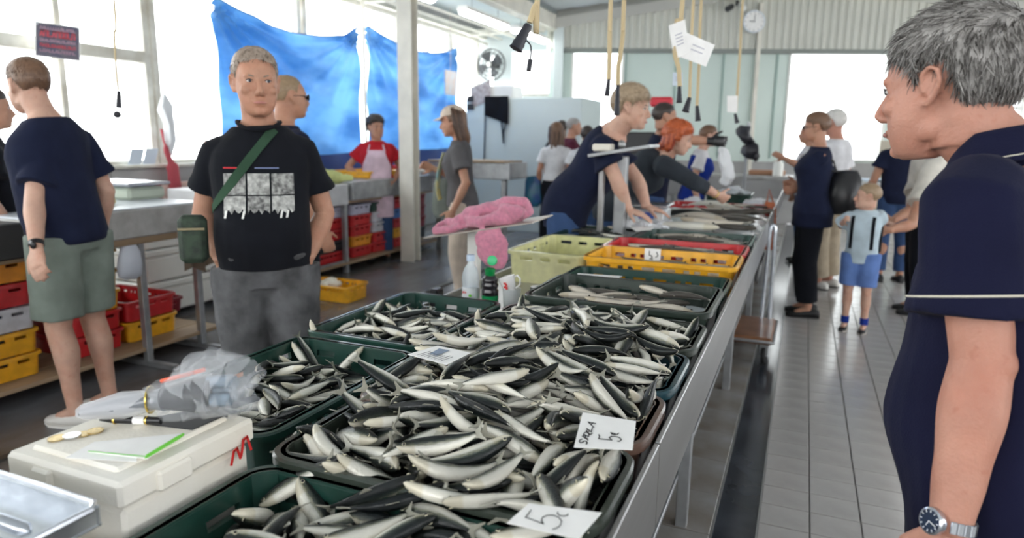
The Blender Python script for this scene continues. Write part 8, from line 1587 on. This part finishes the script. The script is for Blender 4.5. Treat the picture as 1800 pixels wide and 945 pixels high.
# ---- platform trolley ----
e = empty('platform_trolley', (-.28, 5.05, 0), 'platform trolley with a brown wooden deck and steel handle beside the stand', 'trolley')
b = MB(); b.bbox(-.43, -.10, 4.75, 5.35, .15, .20, .012); b.build('deck', mat('trolley_wood', (.26, .12, .06), .3, c2=(.14, .06, .03), noise_scale=6), e, 30)
b = MB(); b.tube([(-.44, 4.74, .175), (-.09, 4.74, .175), (-.09, 5.36, .175), (-.44, 5.36, .175)], .010, 8, closed=True); b.build('deck_frame', M_steel2, e, 60)
b = MB(); b.tube(cat([(-.20, 5.30, .20), (-.195, 5.31, .5), (-.19, 5.32, .84), (-.175, 5.33, .90), (-.155, 5.33, .84), (-.15, 5.32, .5), (-.145, 5.30, .20)], 5), .014, 10); b.build('handle', M_alu, e, 60)
for x in (-.38, -.15):
    for y in (4.82, 5.25): b = MB(); b.disc_lathe([(0, -.015), (.055, -.015), (.062, -.01), (.062, .01), (.055, .015), (0, .015)], (0, 0, 0), 20); onm(b, TR(x, y, .064) @ Matrix.Rotation(PI / 2, 4, 'Y')).build('wheel', M_dsole, e, 40); b = MB(); b.bbox(x - .03, x + .03, y - .02, y + .02, .06, .15, .004); b.build('caster_fork', M_steel2, e, 0)
crate(-.95, -.3, 6.6, 7.3, .225, .40, P_black, 'black crate on the low shelf beneath the far end of the stand', name='stacked_crate')
# ---- digital scale stand ----
e = empty('stand_scale', (-1.05, 4.28, .772), 'steel column scale with a flat tray rising between the crates and the seller', 'scale')
b = MB(); b.bbox(-1.095, -1.02, 4.24, 4.30, .772, 1.40, .006); b.build('column', M_steel2, e, 0); b = MB(); b.bbox(-1.20, -1.165, 4.24, 4.28, .772, 1.36, .004); b.build('side_post', M_steel, e, 0)
b = MB(); b.sheet(lambda u, v: Vector((lerp(-1.24, -.86, u), lerp(4.12, 4.42, v), 1.41 + .065 * u)), 4, 4, .018); b.build('tray', M_steel2, e, 30)
b = MB(); b.bbox(-1.22, -1.10, 4.14, 4.24, 1.43, 1.475, .01); b.build('display_box', M_foam, e, 30); b = MB(); b.ell((-1.06, 4.25, 1.47), (.025, .025, .03)); b.build('knob', M_steel, e, 60)
e = empty('digital_scale', (-1.0, 4.85, .93), 'white digital scale with a blue stripe and steel pan among the fish', 'scale')
b = MB(); b.bbox(-1.12, -.86, 4.72, 4.98, .93, 1.03, .012); b.build('scale_body', mat('scale_white', (.68, .70, .72), .35), e, 30); b = MB(); b.bbox(-1.09, -.93, 4.714, 4.72, .965, 1.01, .001); b.build('blue_stripe', mat('blue_stripe', (.06, .13, .50), .4), e, 0)
b = MB(); b.bbox(-1.14, -.84, 4.70, 5.0, 1.045, 1.06, .004); b.build('pan', M_alu, e, 0); b = MB(); b.bbox(-.915, -.87, 4.712, 4.72, .96, 1.0, .001); b.build('display', M_paper, e, 0)
MB().disc_lathe([(0, 0), (.028, 0), (.033, .10), (.031, .10), (.026, .004), (0, .004)], (-1.02, 4.50, .93), 24).build('clear_tumbler', M_gl); tag(col.objects[-1], 'clear glass tumbler standing before the white digital scale', 'glass')
# ice bed
M_ice = mat('ice_sheet', (.62, .66, .68), .3, noise_amt=.2, noise_scale=16, bump=.5, bump_scale=30, coat=.3)
b = MB(); b.sheet(lambda u, v: Vector((lerp(-1.20, -.24, u), lerp(4.36, 6.15, v), .915 + .012 * noise.noise(Vector((u * 14, v * 18, 0))) - .05 * max(0, abs(u - .5) - .42) * 10)), 40, 50, .14); tag(b.build('ice_bed', M_ice, smooth=50), 'bed of crushed ice under the large fish on the stand', 'ice', kind='stuff')
b = MB()
for k in range(12): b.ell((-1.08 + .05 * (k % 6), 4.42 + .05 * (k // 3), .945), (.06, .045, .02), n=10, m=7)
crumple(b, 5, .03, 16); tag(b.build('crumpled_plastic', mat('bag_white', (.80, .81, .83), .4), smooth=30), 'crumpled white plastic sheet before the digital scale', 'plastic sheet')
# big fish
def bigfish(L_, deep, x, y, z, yaw, roll, m, label, group, bd=.004, vi=0, fat=1.0, nm='large_fish'):
    e = bpy.data.objects.new(nm, None); col.objects.link(e); e.location = (x, y, z); e.rotation_euler = (roll, 0, yaw); e.empty_display_size = .03; tag(e, label, 'fish', group)
    key = (round(L_, 2), round(deep, 2), bd, m.name)
    if key not in BF:
        fb = fish_body(bd, 0, 12, L_, fat, deep=deep); me = fb.mesh('body', 180); setuv(me, fb.uv); me.materials.append(m); tl = fish_tail(bd, 0, L_, deep).mesh('tail_fin', 0); tl.materials.append(M_fin)
        ey, n0 = fish_eye_mesh(bd, 0, 1, L_); me2 = ey.mesh('eye', 180); me2.materials.append(M_eye); ey, n0 = fish_eye_mesh(bd, 0, -1, L_); me3 = ey.mesh('eye', 180); me3.materials.append(M_eye); BF[key] = (me, tl, me2, me3)
    for n_, q in zip(('body', 'tail_fin', 'eye', 'eye'), BF[key]): o = bpy.data.objects.new(n_, q); col.objects.link(o); o.parent = e
BF = {}
def palemat():
    m = M_fish.copy(); m.name = 'pale_fish_skin'; 
    for n_ in m.node_tree.nodes:
        if n_.type == 'VALTORGB' and len(n_.color_ramp.elements) > 4:
            for el, c in zip(n_.color_ramp.elements, [(.66, .60, .50), (.62, .56, .47), (.54, .48, .40), (.36, .32, .26), (.20, .18, .14), (.12, .11, .09), (.08, .07, .06)]): el.color = (*c, 1)
    return m
M_pale = palemat(); R2 = random.Random(21)
rows = [(4.55, -.70), (4.72, -.52), (4.88, -.66), (5.05, -.50), (5.2, -.72), (5.38, -.52), (5.55, -.75), (5.72, -.5), (5.9, -.7), (4.62, -.42), (5.1, -.38), (5.5, -.36)]
for k, (y, x) in enumerate(rows):
    bigfish(.46 if k < 9 else .36, .95, x, y, .955 + .012 * (k % 3), R2.gauss(-.15, .12) + (PI if k % 3 == 1 else 0), PI / 2 * (1 if k % 2 else -1), M_pale if k % 4 else M_fish, '%s large pale fish from the front on the ice bed of the stand' % ('first second third fourth fifth sixth seventh eighth ninth tenth eleventh twelfth'.split()[sorted(range(12), key=lambda q: rows[q][0]).index(k)]), 'large fish on the ice bed', bd=.006 * (k % 3), fat=.9)
def fillcrate(x0, x1, y0, y1, z, n, L_, m, where, seed, deep=.9):
    rr = random.Random(seed); ords = 'first second third fourth fifth sixth seventh eighth ninth tenth eleventh twelfth'.split()
    b = MB(); b.sheet(lambda u, v: Vector((lerp(x0 + .03, x1 - .03, u), lerp(y0 + .03, y1 - .03, v), z - .018 + .004 * math.sin(u * 20 + v * 9))), 8, 6, .01); tag(b.build('packed_ice', M_core if m is M_fish else M_ice, smooth=50), 'packed layer under the fish ' + where, 'ice', kind='stuff')  # small fish get the dark shaded-gap colour instead of ice
    for k in range(n):
        u = (k + .5) / n; x = lerp(x0 + L_ * .45, x1 - L_ * .45, u); y = lerp(y0 + .07, y1 - .07, (k * .618) % 1)
        bigfish(L_, deep, x, y, z + .022 + .009 * (k % 3), rr.gauss(0, .35) + PI * rr.randint(0, 1), PI / 2 * rr.choice((-1, 1)) + rr.gauss(0, .2), m, '%s fish from the left %s' % (ords[k], where), 'fish ' + where, bd=.01 * rr.choice((0, 1)), nm='pale_fish')
fillcrate(-.83, -.236, 2.08, 2.49, .930, 12, .19, M_pale, 'in the grey-green slotted crate', 3)
fillcrate(-.90, -.245, 2.56, 2.95, .875, 8, .24, M_pale, 'in the green crate before the yellow one', 4)
fillcrate(-.915, -.24, 3.03, 3.40, .895, 7, .22, M_pale, 'in the yellow crate', 5)
fillcrate(-.93, -.24, 3.42, 3.78, .91, 8, .22, M_pale, 'in the red crate', 6)
fillcrate(-.86, -.24, 3.82, 4.30, .91, 8, .25, M_pale, 'in the green crate behind the red one', 7)
fillcrate(-1.40, -.93, 3.93, 4.5, .89, 12, .15, M_fish, 'in the green crate behind the pale yellow one', 8)
crate(-1.12, -.70, 6.25, 6.7, .772, .93, P_red, 'left red crate at the far part of the stand under the reaching hand', name='far_crate')
crate(-.68, -.25, 6.25, 6.7, .772, .93, P_red, 'right red crate at the far part of the stand near its edge', name='far_crate')
fillcrate(-.68, -.25, 6.25, 6.7, .90, 6, .2, M_pale, 'in the right far red crate', 9)
crate(-.95, -.50, 7.6, 8.1, .772, .95, P_green, 'dark green crate of ice near the far end of the stand', name='far_crate')
b = MB()
for k in range(16): b.ell((-.9 + .045 * (k % 9), 7.7 + .1 * (k // 5), .95), (.05, .05, .02), n=8, m=6)
crumple(b, 5, .03, 14); tag(b.build('crushed_ice', M_ice, smooth=40), 'crushed ice heaped in the far dark green crate', 'ice', kind='stuff')
for k, (x, y, lb) in enumerate(((-.42, 7.2, 'white crumpled bag by the far end of the stand'), (-.75, 8.9, 'white bag lying at the very end of the stand'), (-1.0, 7.0, 'white bag below the gloved hand'))):
    b = MB(); b.ell((x, y, .86), (.13, .12, .09), n=16, m=10); crumple(b, k * 3, .05, 10); tag(b.build('crumpled_bag', mat('bag_white', (.80, .81, .83), .4), smooth=30), lb, 'bag')
# ---- far table along the end wall ----
e = empty('far_table', (.2, 10.6, 0), 'long pale table in front of the end wall windows', 'table')
b = MB(); b.bbox(-1.9, .35, 10.4, 11.1, .96, 1.02, .01); b.build('tabletop', M_worn, e, 0); b = MB(); b.bbox(-1.9, .35, 10.4, 10.43, .70, .96, .005); b.build('front_board', M_grey, e, 0)
for x in (-1.8, .25): b = MB(); b.bbox(x - .03, x + .03, 10.5, 10.56, 0, .96, .003); b.build('leg', M_steel2, e, 0)
e = empty('white_table', (1.1, 9.6, 0), 'white table with loose papers behind the small boy', 'table')
b = MB(); b.bbox(.55, 1.9, 9.3, 10.0, .93, 1.04, .01); b.build('tabletop', M_whiteside, e, 0)
for x in (.6, 1.85): b = MB(); b.bbox(x - .03, x + .03, 9.35, 9.41, 0, .93, .003); b.build('leg', M_steel2, e, 0)
b = MB(); b.sheet(lambda u, v: Vector((lerp(.6, 1.1, u), lerp(9.4, 9.9, v), 1.06 + .02 * noise.noise(Vector((u * 7, v * 7, 0))))), 14, 10, .01); tag(b.build('blue_white_papers', mat('papers', (.62, .72, .84), .5), smooth=20), 'rumpled bluish papers on the white table', 'paper')
bx_ = (-0.344, 11.493, 1.148); MB().disc_lathe([(0, 0), (.07, 0), (.07, .17), (.03, .23), (.03, .27), (0, .27)], (bx_[0], 10.6, 1.02), 18).build('white_bottle', M_white); tag(col.objects[-1], 'white plastic bottle on the far table', 'bottle')
b = MB(); b.bbox(-.75, -.25, 10.7, 10.95, 1.022, 1.09, .01); tag(b.build('brown_box', mat('cardboard', (.42, .22, .13), .7), smooth=0), 'flat brown box on the far table under the big window', 'box')
for k, (p_, lb) in enumerate((((-0.726, 9.104, 1.587), 'upper black rubber glove hung out in the back'), ((-0.638, 9.102, 1.400), 'lower black rubber glove hung out in the back'))):
    b = MB(); c = Vector(p_); b.ell(c, (.09, .05, .11), n=12, m=8); b.ell(c + Vector((.06, 0, -.08)), (.06, .04, .05), n=10, m=7); crumple(b, k + 2, .05, 9); tag(b.build('rubber_glove', M_plug, smooth=40), lb, 'glove')
b = MB(); c = Vector((-0.686, 9.122, 1.490)); b.tube([(c.x, c.y + .05, .0), (c.x, c.y + .05, c.z + .25)], .02, 8); tag(b.build('glove_pole', M_steel2, smooth=60), 'thin pole carrying the two black gloves', 'pole')
c = Vector((1.290, 13.781, 1.400)); b = MB(); b.bbox(c.x - .1, c.x + .1, c.y - .02, c.y + .02, 0, 1.55, .005); tag(b.build('beige_board', mat('beige_board', (.55, .50, .40), .6), smooth=0), 'narrow beige board standing before the big window', 'board')
c = Vector((-1.432, 7.430, 1.881)); b = MB(); b.bbox(c.x - .14, c.x + .10, c.y, c.y + .05, c.z - .03, c.z + .07, .02); b.box(c.x - .03, c.x, c.y + .01, c.y + .04, 0, c.z); tag(b.build('red_white_sign', mat('redw', (.65, .03, .05), .5), smooth=30), 'red rounded sign behind the dark-haired man', 'sign')
c = Vector((-1.725, 7.456, 1.536)); b = MB(); b.bbox(c.x - .2, c.x + .3, c.y, c.y + .3, 0, c.z + .05, .02); tag(b.build('dark_cabinet', M_dark, smooth=0), 'dark cabinet behind the leaning seller', 'cabinet')
